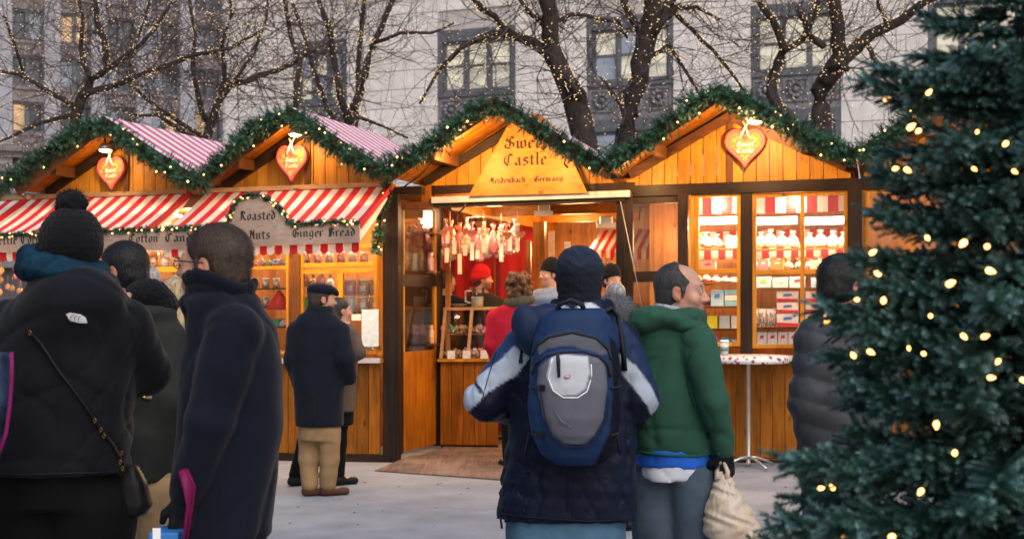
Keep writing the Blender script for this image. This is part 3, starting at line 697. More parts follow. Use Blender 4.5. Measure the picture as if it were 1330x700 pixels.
def bag(px, py, w, h, v, col, label, group=None, name='sweet_bag', cat='bag', st=None, lit=None, tie=True):
    """gathered cellophane bag: pixel centre of its foot, size in px"""
    s = S(S.U(px, v), v, S.Q(px, py, v)[1]); k = s.y / F; w *= k; h *= k
    prof = [(.30*w, 0), (.46*w, .06*h), (.5*w, .3*h), (.42*w, .55*h), (.22*w, .72*h), (.06*w, .80*h), (.17*w, .92*h), (.24*w, h)]
    mb = MB(); mb.lathe(s, prof, 11)
    vs = [Vector(x) for x in mb.v]
    for j, x in enumerate(vs):
        t = 1 + .13 * math.sin(j * 2.4 + px) + RNG.uniform(-.06, .06)
        mb.v[j] = tuple(Vector((s.x + (x.x-s.x) * t, s.y + (x.y-s.y) * t, x.z)))
    return tag(mb.build(name, col), label, cat, group)
def celloph(name, col, em=0):
    m, t, b, L = new_mat(name); tc = N(t, 'TexCoord'); n = N(t, 'TexVoronoi'); n.inputs['Scale'].default_value = 38; L.new(tc.outputs['Object'], n.inputs['Vector'])
    mx = N(t, 'Mix', data_type='RGBA'); L.new(n.outputs['Distance'], mx.inputs['Factor']); mx.inputs['A'].default_value = (*col, 1); mx.inputs['B'].default_value = tuple(min(1, c*.5+.35) for c in col) + (1,)
    L.new(mx.outputs['Result'], b.inputs['Base Color']); b.inputs['Roughness'].default_value = .2; b.inputs['Coat Weight'].default_value = .6; b.inputs['Coat Roughness'].default_value = .08
    bp = N(t, 'Bump'); bp.inputs['Strength'].default_value = .8; bp.inputs['Distance'].default_value = .01; L.new(n.outputs['Distance'], bp.inputs['Height']); L.new(bp.outputs[0], b.inputs['Normal']); L.new(bp.outputs[0], b.inputs['Coat Normal'])
    return m
CP = [celloph('cellophane_' + n, c) for n, c in (('red', (.65, .05, .05)), ('amber', (.65, .28, .05)), ('white', (.75, .68, .62)), ('brown', (.25, .12, .05)), ('pink', (.75, .25, .3)), ('green', (.12, .35, .05)))]
for k, (px, c, w_, h_) in enumerate(((988, 1, 16, 20), (1001, 1, 18, 23), (1016, 0, 17, 20), (1030, 1, 15, 21), (1052, 3, 16, 19), (1066, 0, 18, 22), (1082, 4, 17, 21), (917, 3, 18, 20), (931, 3, 16, 17), (1095, 1, 14, 20))):
    bag(px, 321.5, w_, h_, .46, CP[c], 'filled ' + ['red', 'amber', 'white', 'brown', 'pink', 'green'][c] + ' cellophane bag on the right stall top shelf, position ' + ['one', 'two', 'three', 'four', 'five', 'six', 'seven', 'eight', 'nine', 'ten'][k], 'cellophane bags on the top shelf')
for k in range(9):
    bag(984 + k*13.5, 351, 12, 15, .3, CP[(k*2) % 5], 'small packet between top shelf and middle rail, ' + nth(k), 'small packets behind the middle rail')
for k in range(5): bag(985 + k * 5.2, 424, 5, 24 - (k % 2)*6, .3, CP[3], 'thin brown chocolate figure on the boxed shelf, ' + nth(k), 'chocolate figures')
# ---------- standing bar table with floral cloth, cups
tb = thing('bar_table', 'round standing table with white and dark red floral cloth on one metal pole', 'table', Gp(972, 606))
tc_ = wloc(tb); R3 = .37
cl = MB().lathe((tc_.x, tc_.y, G(tc_.x) + 1.035), [(R3*1.03, -.055), (R3*1.035, -.02), (R3, .0), (R3*.98, .012), (0.001, .013)], 36)
def floral():
    m, t, b, L = new_mat('floral_cloth'); tc = N(t, 'TexCoord'); v = N(t, 'TexVoronoi'); v.inputs['Scale'].default_value = 21; L.new(tc.outputs['Object'], v.inputs['Vector'])
    r = N(t, 'ValToRGB'); r.color_ramp.interpolation = 'CONSTANT'; e = r.color_ramp.elements; e[0].color = (.25, .02, .03, 1); e[1].position = .42; e[1].color = (.7, .66, .66, 1)
    e2 = e.new(.22); e2.color = (.16, .06, .08, 1); e3 = e.new(.32); e3.color = (.45, .3, .32, 1); L.new(v.outputs['Distance'], r.inputs[0]); L.new(r.outputs[0], b.inputs['Base Color']); return m
cl.build('table_top', floral(), tb)
MB().lathe((tc_.x, tc_.y, G(tc_.x)), [(.03, .02), (.021, .04), (.021, .96), (.05, .98), (.05, .985)], 14).build('pole', M['metal'], tb)
for k in range(4):
    t = math.radians(25 + 90 * k); d = Vector((math.cos(t), math.sin(t), 0))
    c0 = Vector((tc_.x, tc_.y, G(tc_.x)))
    MB().tube([c0 + Vector((0,0,.09)), c0 + d*.09 + Vector((0,0,.085)), c0 + d*.2 + Vector((0,0,.05)), c0 + d*.29 + Vector((0,0,.012))], [.016,.016,.014,.012], 8).build('foot', M['metal'], tb)
ctop = G(tc_.x) + 1.035 + .013
def cup_at(px, col, lab, h, r, lid=None, name='paper_cup', cat='cup'):
    Y = tc_.y - .1; x = (px - 665) / F * Y; t = thing(name, lab, cat, (x, Y, ctop))
    MB().lathe((x, Y, ctop + .001), [(r*.8, 0), (r, h)], 18).build('cup_body' if lid else 'can_body', col, t)
    if lid: MB().lathe((x, Y, ctop + h + .002), [(r*1.06, 0), (r*1.06, .012), (r*.9, .018)], 18).build('lid', colmat(W_), t); MB().lathe((x, Y, ctop + h*.35), [(r*.92, 0), (r*.97, h*.3)], 18).build('sleeve', colmat((.12,.25,.22)), t)
    else: MB().lathe((x, Y, ctop + h + .002), [(r*.93, 0), (r*.85, .006)], 18).build('can_top', M['metal'], t)
cup_at(941, colmat((.5, .58, .58)), 'pale takeaway coffee cup with white lid on the standing table', .125, .042, True)
cup_at(927, colmat((.5, .38, .42)), 'pinkish grey drinks can beside the takeaway cup', .115, .033, False, 'drinks_can', 'can')
# ---------- rightmost stall behind the fir
rect('beam', 'dark_h', R2, 1120, 1400, 226, 242, -.05, .12)
planks(R2, 4, S.U(1122), S.U(1400), .045, .98, -.02, w=.115)
window(R2, 1124, 1245, 245, 452, mull=(1185,), rails=(352,)); window(R2, 1250, 1400, 244, 452, rails=(352,))
MB().box(S, S.U(1122), S.U(1450), 1.15, 1.18, 0, 2.7).build('back_wall', wall_in, R2); MB().box(S, S.U(1122), S.U(1450), .05, 1.14, 2.62, 2.66).build('ceiling', wall_in, R2)
shelf(R2, 1124, 1400, 424, .18); shelf(R2, 1124, 1400, 390, .18); shelf(R2, 1124, 1400, 322, .18)
for k in range(12): carton(1128 + k*15, 1141 + k*15, 393 + (k % 3)*3, 423.5, .2, [RD, (.5, .03, .06), W_, PKK][k % 4], ['red', 'crimson', 'white', 'pink'][k % 4] + ' packet on the shelf behind the fir, ' + nth(k), 'packets in the stall behind the fir', None, W_)
lamp('POINT', S(S.U(1180), .5, 2.3), 24, (1, .58, .25), .12, parent=R2)
# ---------- entrance stall
rect('header_rail', 'alu', E_, 560, 818, 251.5, 260, -.10, .03, dv=0)
rect('header_beam', 'dark_h', E_, 560, 811, 256, 266, -.065, .12)
rect('beam', 'dark_h', E_, 560, 640, 240, 251, -.04, .05); rect('beam', 'dark_h', E_, 740, 824, 238, 250, -.04, .05)
rect('post', 'pine', E_, 547, 560, 240, 262, -.05, .12)
rect('beam', 'brown_h', E_, 512, 562, 262, 272, -.07, .1)
rect('beam', 'dark_h', E_, 500, 548, 244, 253, -.40, .1)
rect('post', 'dark', E_, 497, 517, 252, 602, -.46, .10)
rect('post', 'dark', E_, 800, 811, 258, 600, -.03, .1)
# bolts on header rail
for px in (575, 625, 685, 747, 800):
    c = S(S.U(px, -.1), -.104, S.Q(px, 255.5, -.1)[1]); MB().lathe(c, [(.008, 0), (.006, .004)], 8, ax=Matrix.Rotation(math.radians(90), 3, 'X')).build('screw', M['metal'], E_)
# name board
vs_ = -.14; sb = [S.Q(x, y, vs_) for x, y in ((608, 255), (763, 251), (727, 172), (700, 148), (672, 148), (657, 168))]
nb_ = tag(MB().prism(S, sb, vs_, vs_ + .022).build('name_board', M['sign_o'], None, bevel=.003), 'tall orange trapezoid board lettered Sweet Castle and Neidenbach - Germany in the entrance gable', 'sign')
def text(s, px0, px1, base, capx, v, par, name='lettering', nib=.24, xm=None):
    u0, z0 = S.Q(px0, base, v); u1 = S.U(px1, v); k = S(u0, v, z0).y / F
    write(name, S, s, u0, z0, capx * k, v, M['ink'], par, width=u1 - u0, nib=nib)
text('Sweet', 655, 713, 194, 10.6, vs_, nb_); text('Castle', 653.5, 711, 216, 10.6, vs_, nb_)
text('Neidenbach - Germany', 636, 732, 238.5, 5.0, vs_, nb_, nib=.3)
cv = [S(*((S.Q(x, y, vs_-.01)[0],) + (vs_-.01,) + (S.Q(x, y, vs_-.01)[1],))) for x, y in ((738, 202), (734, 207), (733, 213), (737, 218))]
MB().tube(cv, .010, 6).build('painted_mark', M['ink'], nb_)
MB().tube([S(S.U(x, -.2), -.2, S.Q(x, y, -.2)[1]) for x, y in ((745, 208), (755, 224), (764, 247))], .008, 5).build('cable', M['black'], E_)
MB().tube([S(S.U(x, -.6), -.6, S.Q(x, y, -.6)[1]) for x, y in ((581, 186), (566, 205), (546, 228), (520, 246))], .008, 5).build('cable', M['black'], E_)
MB().tube([S(S.U(x, -.12), -.12, S.Q(x, y, -.12)[1]) for x, y in ((583, 272), (588, 276), (596, 276), (603, 270), (605, 264))], .010, 6).build('cable', M['black'], E_)
# interior shell
MB().box(S, -5.4, 2.0, 4.4, 4.45, 0, 3.0).build('back_wall', wall_in, E_)
MB().box(S, -5.4, 1.0, .1, 4.4, 2.76, 2.79).build('ceiling', M['pine_h'], E_)
for k in range(11):
    v0 = -.02 + k*.4
    MB().box(S, -3.3, 1.0, v0 + .003, v0 + .397, .0, .03).build('floor_board', M['mat'], E_)
# ramp in front: corners read on the ground
ra, rb, rc, rd = Gp(487, 612), Gp(652, 624), S(-1.25, -.03, 0), S(-3.40, -.03, 0)
r_ = MB().hexa([ra, rb, rc, rd, ra + Vector((0,0,.012)), rb + Vector((0,0,.012)), rc + Vector((0,0,.028)), rd + Vector((0,0,.028))])
tag(r_.build('door_mat', M['mat'], None), 'worn brown boarded ramp leading into the sweet shop entrance', 'mat')
for v, py0, py1, px0, px1, m in ((.9, 266, 279, 600, 812, 'pine_h'), (2.0, 278, 288, 690, 830, 'pine_h')):
    rect('ceiling_beam', m, E_, px0, px1, py0, py1, v, .08)
MB().bar(S(S.U(583, .1), .1, 2.60), S(S.U(720, 2.4), 2.4, 2.44), .06, .13).build('ceiling_beam', M['pine_h'], E_)
rect('post', 'pine', E_, 692, 707, 288, 560, 1.0, .09)
rect('post', 'brown', E_, 682, 689, 312, 540, 1.9, .06)
for px, py in ((706, 272), (787, 287)):
    v = .78; c = S(S.U(px, v), v, S.Q(px, py, v)[1])
    tf = thing('floodlight', 'small grey lamp fitting on the ceiling beam ' + ('above the orange post' if px < 750 else 'near the doorway right side'), 'lamp', c)
    MB().box(lambda a, b, z: c + Vector((a, b, z)), -.06, .07, -.03, .06, -.06, .05).build('housing', M['metal'], tf, bevel=.01)
    MB().box(lambda a, b, z: c + Vector((a, b, z)), -.10, .10, -.05, -.032, -.075, -.02).build('bracket', M['alu'], tf)
    MB().tube([c + Vector((.06, 0, .03)), c + Vector((.1, 0, .01)), c + Vector((.11, .02, -.05))], .006, 5).build('cable', M['black'], tf)
# curtain
def curtain(px0, px1, py0, py1, v, label, amp=.05):
    u0, u1 = S.U(px0, v), S.U(px1, v); z1 = S.Q(px0, py0, v)[1]; z0 = S.Q(px0, py1, v)[1]
    nu = int((u1-u0)*60); nz_ = 10; vs = []; fs = []
    for j in range(nz_+1):
        for i in range(nu+1):
            u = u0 + (u1-u0)*i/nu; f = j/nz_; z = z1 + (z0-z1)*f
            o = amp*(.4+.6*f)*(math.sin(u*23 + .6*math.sin(u*7)) + .35*math.sin(u*51+2*f)); vs.append(S(u + .02*f*math.sin(u*11), v+o, z))
    for j in range(nz_):
        for i in range(nu): a = j*(nu+1)+i; fs.append((a, a+nu+1, a+nu+2, a+1))
    return tag(MB().add(vs, fs, 0, True).build('curtain', M['curtain']), label, 'curtain')
curtain(570, 641, 296, 560, 2.3, 'long deep red curtain hanging at the left inside the entrance'); curtain(643, 692, 292, 560, 2.45, 'red curtain right of the gathered one, behind the curly haired woman')
# hanging cellophane goods
tags_ = colmat((.75, .6, .42)); tagw = colmat((.8, .74, .66))
for k in range(22):
    px = 578 + (k % 11) * 9.0 + RNG.uniform(-1.5, 1.5); v = .7 + (k // 11) * .4 + RNG.uniform(-.1, .1)
    c = [0, 4, 2, 1, 4, 0, 0, 2, 4, 1, 0][(k*3) % 11]; py = RNG.uniform(318, 340)
    b_ = bag(px, py, RNG.uniform(11, 16), RNG.uniform(28, 40), v, CP[c], ['red', 'amber', 'white', 'brown', 'pink', 'green'][c] + ' cellophane bag hanging in the ' + ['front', 'rear'][k // 11] + ' row above the counter, ' + nth(k % 11), 'wrapped ginger bread hanging in the entrance, ' + ['front', 'rear'][k // 11] + ' row')
for kt, (px, y0, y1) in enumerate(sorted(((580, 322, 341), (590, 312, 330), (597, 330, 356), (604, 318, 332), (613, 315, 338), (571+10, 300, 316), (628, 288, 328), (651, 292, 340), (672, 290, 326), (662, 300, 326), (620, 325, 336)))):
    v = .55; u, z1 = S.Q(px, y0, v); z0 = S.Q(px, y1, v)[1]
    t = thing('price_tag', 'narrow pale card tag hanging below the wrapped ginger bread, ' + nth(kt), 'tag', S(u, v, z0), 'card tags hanging in the entrance')
    MB().box(S, u-.02, u+.022, v, v+.004, z0, z1).build('card', tagw if RNG.random() < .5 else tags_, t)
    MB().tube([S(u, v, z1), S(u, v, z1 + .12)], .002, 4).build('string', tags_, t)
    if y1 - y0 > 30: MB().box(S, u-.018, u+.018, v-.006, v-.001, (z0+z1)/2, z1-.02).build('figure', CP[3], t)
lamp('POINT', S(S.U(610, .85), 1.15, 2.50), 15, (1, .60, .30), .1, parent=E_)
lamp('POINT', S(S.U(655, .85), .45, 2.50), 9, (1, .66, .34), .08, parent=E_)
lamp('POINT', S(S.U(740, 1.6), 1.6, 2.45), 30, (1, .55, .2), .1, parent=E_)
lamp('POINT', S(S.U(760, 3.2), 3.3, 2.2), 45, (1, .60, .28), .1, parent=E_)
# hanging fluffy stall across: small striped awning deep inside
ia = thing('inner_awning', 'small lit striped awning deep inside the passage at right', 'awning', S(S.U(800, 3.5), 3.5, 2))
n = 14
for k in range(1):
    mb = MB(); u0, u1 = S.U(770, 3.4), S.U(850, 3.4); zt_, zb_ = S.Q(800, 296, 3.4)[1], S.Q(800, 326, 3.4)[1]
    for q in range(n):
        a, b_ = u0 + (u1-u0)*q/n, u0 + (u1-u0)*(q+1)/n
        mb.add([S(a, 3.1, zb_), S(b_, 3.1, zb_), S(b_, 3.9, zt_), S(a, 3.9, zt_)], [(0,1,2,3)], q % 2); mb.box(S, a, b_, 3.095, 3.1, zb_-.12, zb_-.002, q % 2)
    mb.build('awning_cloth', [M['white'], M['red']], ia)
for px, py, w_, h_ in ((716, 300, 9, 42), (737, 314, 10, 22)):
    v = 1.3; u, z1 = S.Q(px, py, v); z0 = S.Q(px, py + h_, v)[1]
    tag(MB().box(S, u-.035, u+.035, v, v+.01, z0, z1).build('hanging_card', tagw if px > 720 else tags_, None, bevel=.003), ('pale' if px > 720 else 'long wavy') + ' card hanging in the passage right of the orange post', 'card')
for k in range(10):
    px = 770 + k*5; bag(px, 345 + (k % 3)*6, 9, 16, 3.0, CP[[2, 1, 0, 1, 4][k % 5]], 'wrapped sweets under the inner striped awning, ' + nth(k), 'sweets under the inner awning')
# display case
dv = .75; dc = thing('display_case', 'slanted glass display case of sweets on a wooden counter inside the entrance', 'counter', S(S.U(610, dv), dv, 0))
cu0, cu1 = S.U(571, dv), S.U(646, dv); zc0, zc1 = S.Q(600, 466, dv)[1], S.Q(600, 403, dv)[1]
planks(dc, 2, cu0, cu1, .05, zc0 - .03, dv + .02, w=.13, m='pine', name='counter_board')
planks(dc, 2, cu0, cu1, 0, .0499, dv + .03, w=2, m='dark', name='base_board')
MB().box(S, cu0 - .02, cu1 + .02, dv - .02, dv + .7, zc0 - .029, zc0).build('counter_top', M['frame_h'], dc)
MB().box(S, cu0 - .01, cu1 + .01, dv + .16, dv + .6, zc1, zc1 + .03).build('case_top', M['batten'], dc)
for u in (cu0, (cu0+cu1)/2 - .02, cu1 - .035):
    MB().bar(S(u + .015, dv + .0, zc0), S(u + .015, dv + .16, zc1), .03, .03).build('case_frame', M['batten'], dc)
MB().add([S(cu0, dv+.01, zc0), S(cu1, dv+.01, zc0), S(cu1, dv+.165, zc1), S(cu0, dv+.165, zc1)], [(0,1,2,3)]).build('pane', M['glass2'], dc)
MB().box(S, cu0, cu1, dv + .25, dv + .55, (zc0+zc1)/2 - .01, (zc0+zc1)/2).build('glass_shelf', M['batten'], dc)
for k in range(14):
    px = 578 + (k % 7) * 10; hi = k // 7
    c_ = S(S.U(px, dv+.2), dv+.2, 0); c_.z = (zc0 + .05 if not hi else (zc0+zc1)/2 + .045) + G(c_.x)
    MBx = MB()
    for q in range(9): MBx.ico(c_ + Vector((RNG.uniform(-.05,.05), RNG.uniform(-.03,.05), RNG.uniform(-.03,.04))), RNG.uniform(.02,.035))
    tag(MBx.build('sweets_heap', CP[[1, 0, 4, 1, 5, 2, 1][(k*3+hi) % 7]]), 'heap of sweets ' + ('on the glass shelf' if hi else 'on the floor') + ' of the display case, ' + nth(k % 7), 'sweets', 'heaps of sweets in the display case, ' + ('upper' if hi else 'lower'))
for px in (586, 606, 629):
    tag(MB().box(S, S.U(px-5, dv-.03), S.U(px+5, dv-.03), dv-.03, dv-.026, zc0+.002, zc0+.09).build('price_card', tagw), {586: 'leftmost', 606: 'middle', 629: 'rightmost'}[px] + ' small price card on the foot of the display case', 'card', 'price cards on the display case')
jc = S(S.U(620, dv+.3), dv+.3, zc1 + .032)
jg = thing('glass_jug', 'clear square blender jug of pale liquid standing on the display case', 'jug', jc)
MB().lathe(jc, [(.065, 0), (.07, .02), (.075, .2), (.085, .215)], 12).build('jug_body', M['glass2'], jg); MB().lathe(jc + Vector((0,0,.004)), [(.06, 0), (.066, .11)], 12).build('liquid', colmat((.75, .65, .45)), jg)
MB().tube([jc + Vector((-.07,0,.18)), jc + Vector((-.13,0,.17)), jc + Vector((-.13,0,.06)), jc + Vector((-.07,0,.04))], .010, 6).build('handle', colmat((.6,.6,.6)), jg)
jd = S(S.U(596, dv+.3), dv+.3, zc1 + .032)
tag(MB().lathe(jd, [(.03, 0), (.09, .03), (.1, .035), (.08, .03)], 16).build('dish', M['metal']), 'shallow metal dish on the display case left of the jug', 'dish')
# open door leaf at the left of the doorway
dA = S(-3.545, .0, 0); dB = Gp(575, 581)
def DT(u, v, z):
    p = dA.lerp(dB, u); q = (dB - dA); q.z = 0; nn = Vector((-q.y, q.x, 0)).normalized(); return Vector((p.x, p.y, p.z + z)) + nn * v
def zd(px, py): r = (px - 665) / F; t = max(0, min(1, (px - 518) / 57.)); Y = dA.lerp(dB, t).y; p = dA.lerp(dB, t); return CH + (HZ - py) / F * Y - p.z
dl = thing('door', 'dark framed half glazed door leaf folded inward at the left of the entrance', 'door', dA)
zt1, zg1, zg0, zh1, zh0 = zd(540, 263), zd(540, 272), zd(540, 357), zd(540, 372), zd(540, 456)
MB().box(DT, 0, .10, 0, .05, .03, zt1).build('stile', M['dark'], dl, bevel=.004); MB().box(DT, .86, 1, 0, .05, .03, zt1).build('stile', M['dark'], dl, bevel=.004)
MB().box(DT, .1, .86, .002, .048, zg1, zt1).build('rail', M['brown_h'], dl); MB().box(DT, .1, .86, .002, .048, zh1, zg0).build('rail', M['dark_h'], dl)
for a, b_ in ((zg0, zg1), (zh0, zh1)):
    MB().box(DT, .1, .13, .004, .046, a, b_).box(DT, .83, .86, .004, .046, a, b_).build('bead', M['frame'], dl); MB().box(DT, .13, .83, .02, .024, a, b_).build('pane', M['glass'], dl)
MB().box(DT, .1, .86, .01, .04, .05, zh0).build('door_panel', M['pine'], dl, bevel=.003)
# goods seen through the door glass
for k in range(5):
    for r in range(2):
        zz = [zd(540, 352), zd(540, 448)][r]; c_ = S(S.U(521, .75) + k*.085, .75, zz)
        prof = [(.025, 0), (.036, .02), (.036, .13), (.02, .16), (.025, .2)]
        tag(MB().lathe(c_, prof, 10).build('sweet_jar', CP[(k + r*2) % 5]), ['upper', 'lower'][r] + ' shelf jar behind the folded door, ' + nth(k), 'jar', 'jars behind the folded door, ' + ['upper', 'lower'][r] + ' shelf')
for zz in (zd(540, 352), zd(540, 448), zd(540, 300)): MB().box(S, S.U(516, .8), S.U(569, .8), .65, .9, zz-.02, zz).build('shelf', M['brown_h'], E_)
MB().box(S, -3.34, S.U(570, .55), .95, .98, 0, 2.6).build('partition', wall_in, E_)
# ================================================================ left stalls: fronts, awnings, boards
VWL = -.45
for i, st in ((0, L1), (1, L2)):
    a, b_ = VL[i], VL[i+1]
    planks(st, i, a + .05, b_ - (.23 if i else .02), .08, 1.0, VWL, w=.125)
    MB().box(S, a, b_ - .2, VWL - .012, VWL + .04, -.06, .075).build('base_board', M['dark_h'], st)
    MB().box(S, a, b_ - .19, VWL - .10, VWL + .2, 1.0, 1.03).build('counter', M['frame_h'], st); MB().box(S, a, b_ - .19, VWL - .115, VWL - .102, .995, 1.045).build('counter_edge', M['alu'], st)
    MB().box(S, a, b_ - .2, VWL - .03, VWL + .06, 2.60, 2.735).build('beam', M['brown_h'], st)
    MB().box(S, a, b_ - .25, 1.0, 1.03, 0, 2.7).build('back_wall', M['inner'], st); MB().box(S, a, b_ - .2, VWL + .06, 1.0, 2.62, 2.65).build('ceiling', M['inner'], st)
    MB().box(S, a - .02, a + .01, VWL + .06, 1.0, 0, 2.6).build('side_wall', M['inner'], st)
rect('post', 'pine', L2, 489, 497, 255, 462, VWL - .02, .1)
rect('post', 'brown', L2, 375, 389, 318, 460, VWL - .03, .09)
rect('post', 'pine', L2, 270, 281, 318, 600, VWL - .03, .09)
window(L2, 389, 490, 318, 460, mull=(), rails=(344, 352), v=VWL, w=5)
rect('mullion', 'frame', L2, 438, 445, 355, 455, VWL + .002, .045)
window(L2, 320, 375, 318, 460, rails=(348,), v=VWL, w=4)
window(L1, 180, 262, 318, 460, rails=(350, 387), v=VWL, w=6); window(L1, 40, 176, 318, 460, rails=(350,), v=VWL, w=6)
for px0, px1, py, st in ((392, 488, 342, L2), (447, 488, 406, L2), (325, 372, 374, L2), (325, 372, 398, L2), (325, 372, 424, L2), (392, 436, 406, L2), (184, 300, 348, L1)):
    shelf(st, px0, px1, py, VWL + .14, .22)
# jars, cups, small stock
def jar(px, py, w, h, v, col, label, group, lid=None, name='sweet_jar'):
    s = S(S.U(px, v), v, S.Q(px, py, v)[1]); k = s.y / F; w *= k / 2; h *= k
    t = thing(name, label, 'jar' if name == 'sweet_jar' else 'cup', s, group)
    MB().lathe(s, [(w*.82, 0), (w, h*.08), (w, h*.85), (w*.9, h*.9)], 12).build('contents', col, t)
    MB().lathe(s + Vector((0,0,h*.9)), [(w*.95, 0), (w*.95, h*.1)], 12).build('lid', lid or colmat(W_), t)
    mb = MB()
    for q in range(3):
        a0 = math.radians(-115 + q*17); a1 = math.radians(-115 + (q+1)*17)
        mb.add([s + Vector((math.cos(a0)*w*1.03, math.sin(a0)*w*1.03, h*.3)), s + Vector((math.cos(a1)*w*1.03, math.sin(a1)*w*1.03, h*.3)), s + Vector((math.cos(a1)*w*1.03, math.sin(a1)*w*1.03, h*.62)), s + Vector((math.cos(a0)*w*1.03, math.sin(a0)*w*1.03, h*.62))], [(0,1,2,3)])
    mb.build('label_patch', tagw, t); return t
for r, py in enumerate((384, 406)):
    for k, (px, c) in enumerate(((455, 2), (472, 1), (488, 1))):
        jar(px, py, 16, 21, VWL + .22, CP[c if not (r == 0 and k == 0) else 4], ['upper', 'lower'][r] + ' row tub of ' + ['pale', 'golden', 'golden'][k] + ' sweets in the roasted nuts window, ' + nth(k), 'tubs of sweets, ' + ['upper', 'lower'][r] + ' row')
for k in range(6): jar(398 + k*15, 342, 11, 15, VWL + .24, CP[[3, 4, 2, 0, 2, 1][k]], 'small jar on the top shelf above the flat capped man, ' + nth(k), 'jars above the flat capped man')
for k in range(4): bag(396 + k*11, 372 + (k % 2)*7, 13, 22, VWL + .3, CP[[0, 3, 0, 2][k]], 'hanging packet of sweets left of the tubs, ' + nth(k), 'hanging packets left of the tubs')
tag(MB().lathe(S(S.U(397, VWL+.2), VWL+.2, S.Q(397, 401, VWL+.2)[1]), [(.05, 0), (.055, .06), (.05, .12)], 10).build('green_tin', colmat((.08, .45, .03))), 'bright green tin left of the flat capped man', 'tin')
for r, py in enumerate((372, 396)):
    for k in range(3): jar(331 + k*14, py+2, 10, 13, VWL + .24, CP[[2, 3, 3][k]], ['upper', 'middle'][r] + ' shelf small jar in the narrow window, ' + nth(k), 'small jars in the narrow window, ' + ['upper', 'middle'][r])
c_ = S(S.U(363, VWL+.2), VWL+.2, S.Q(363, 402, VWL+.2)[1])
tag(MB().lathe(c_, [(.14, 0), (.13, .03), (.07, .12), (.01, .2)], 12).build('red_cloth_cone', colmat((.7, .02, .02))), 'bright red pointed cloth heap in the narrow window', 'cloth')
mu_ = tag(MB().box(S, S.U(470, VWL-.02), S.U(492, VWL-.02), VWL-.03, VWL-.015, S.Q(480, 450, VWL)[1], S.Q(480, 402, VWL)[1]).build('menu_board', colmat((.62, .70, .72)), None, bevel=.003), 'pale blue white menu sheet standing in the corner of the roasted nuts window', 'sign')
tag(MB().box(S, S.U(458, VWL), S.U(470, VWL), VWL-.03, VWL-.015, S.Q(465, 416, VWL)[1], S.Q(465, 408, VWL)[1]).build('price_card', tagw), 'small white card left of the menu sheet', 'card')
for k in range(6):
    jar(186 + k*14.5, 347, 13, 21, VWL + .2, CP[2] if k % 2 == 0 else CP[1], ('white' if k % 2 == 0 else 'golden') + ' cone topped cup under the cotton candy board, ' + nth(k), 'cups under the cotton candy board', name='treat_cup')
    s = S(S.U(186 + k*14.5, VWL+.2), VWL+.2, S.Q(186 + k*14.5, 326, VWL+.2)[1]); 
# golden trinkets at far left
for k in range(34):
    px = RNG.uniform(-14, 60); py = RNG.uniform(335, 392); v = VWL + RNG.uniform(-.3, .1)
    c_ = S(S.U(px, v), v, S.Q(px, py, v)[1]); mb = MB()
    mb.lathe(c_, [(.004, 0), (.028, .02), (.034, .045), (.02, .07), (.004, .08)], 9); mb.tube([c_ + Vector((0,0,.08)), c_ + Vector((0,0,.16))], .002, 4)
    tag(mb.build('bauble', [M['gold'], CP[1], CP[0], CP[3]][k % 4] if 'gold' in M else M.setdefault('gold', mat('gold_foil', (.8, .42, .08), .25, metal=.8, bump=.3, bscale=90, var=.2))), 'small golden or red bauble in the dense bunch hanging at far left', 'bauble', 'baubles hanging at far left')
# lamps of the left stalls, and one added light for the baubles
for i, st in ((0, L1), (1, L2)):
    u = (VL[i] + VL[i+1]) / 2
    for d in (-.55, .45):
        lamp('POINT', S(u + d, .25, 2.45), 34, (1, .66, .32), .12, parent=st)
    lamp('AREA', S(u, -.85, 2.44), 24, (1, .66, .34), size=(1.6, .1), parent=st, rot=(math.radians(0), 0, math.radians(-14.5)))
    MB().box(S, u-.8, u+.8, -.80, -.77, 2.49, 2.51).build('strip_lamp', M['tube'], st)
lamp('POINT', S(S.U(18, -.8), -.95, 2.3), 5, (1, .66, .3), .05, parent=L1)  # unseen light added to brighten the far left baubles
# gable spotlights
for i in (0, 1, 3, 4):
    st = ST[i]; v = VF + .12; c_ = S(PK[i] + {0: -.06, 1: .0, 3: .30, 4: 0}[i], v, ZP - {0: .33, 1: .26, 3: .34, 4: .3}[i])
    f = thing('spotlight', ['warm spotlight under the leftmost gable peak', 'warm spotlight under the roasted nuts gable peak', '', 'warm spotlight under the bright right hand gable', 'warm spotlight under the gable behind the fir'][i], 'lamp', c_)
    MB().tube([c_ + Vector((0, -.0, .06)), c_ + Vector((0, -.02, .2))], .01, 6).build('stem', M['black'], f)
    MB().lathe(c_, [(.030, .07), (.055, .055), (.075, .0), (.07, 0.0)], 16).build('shade', M['metal'], f)
    MB().lathe(c_ + Vector((0, 0, -.012)), [(.02, -.01), (.058, 0), (.058, .01)], 14).build('bulb', M['lamp'], f)
    lamp('POINT', c_ + Vector((0, .02, -.09)), {0: 4.5, 1: 8, 3: 52, 4: 14}[i], (1, .60, .26), .05, parent=f)
lamp('POINT', S(PK[2] - .35, VF + .2, ZP - .55), 34, (1, .55, .2), .05, parent=E_); lamp('POINT', S(PK[2] + .45, VF + .25, ZP - .62), 22, (1, .55, .2), .05, parent=E_)
lamp('POINT', S(VL[3] + .28, VF + .35, ZV - .14), 14, (1, .55, .2), .05, parent=R_)
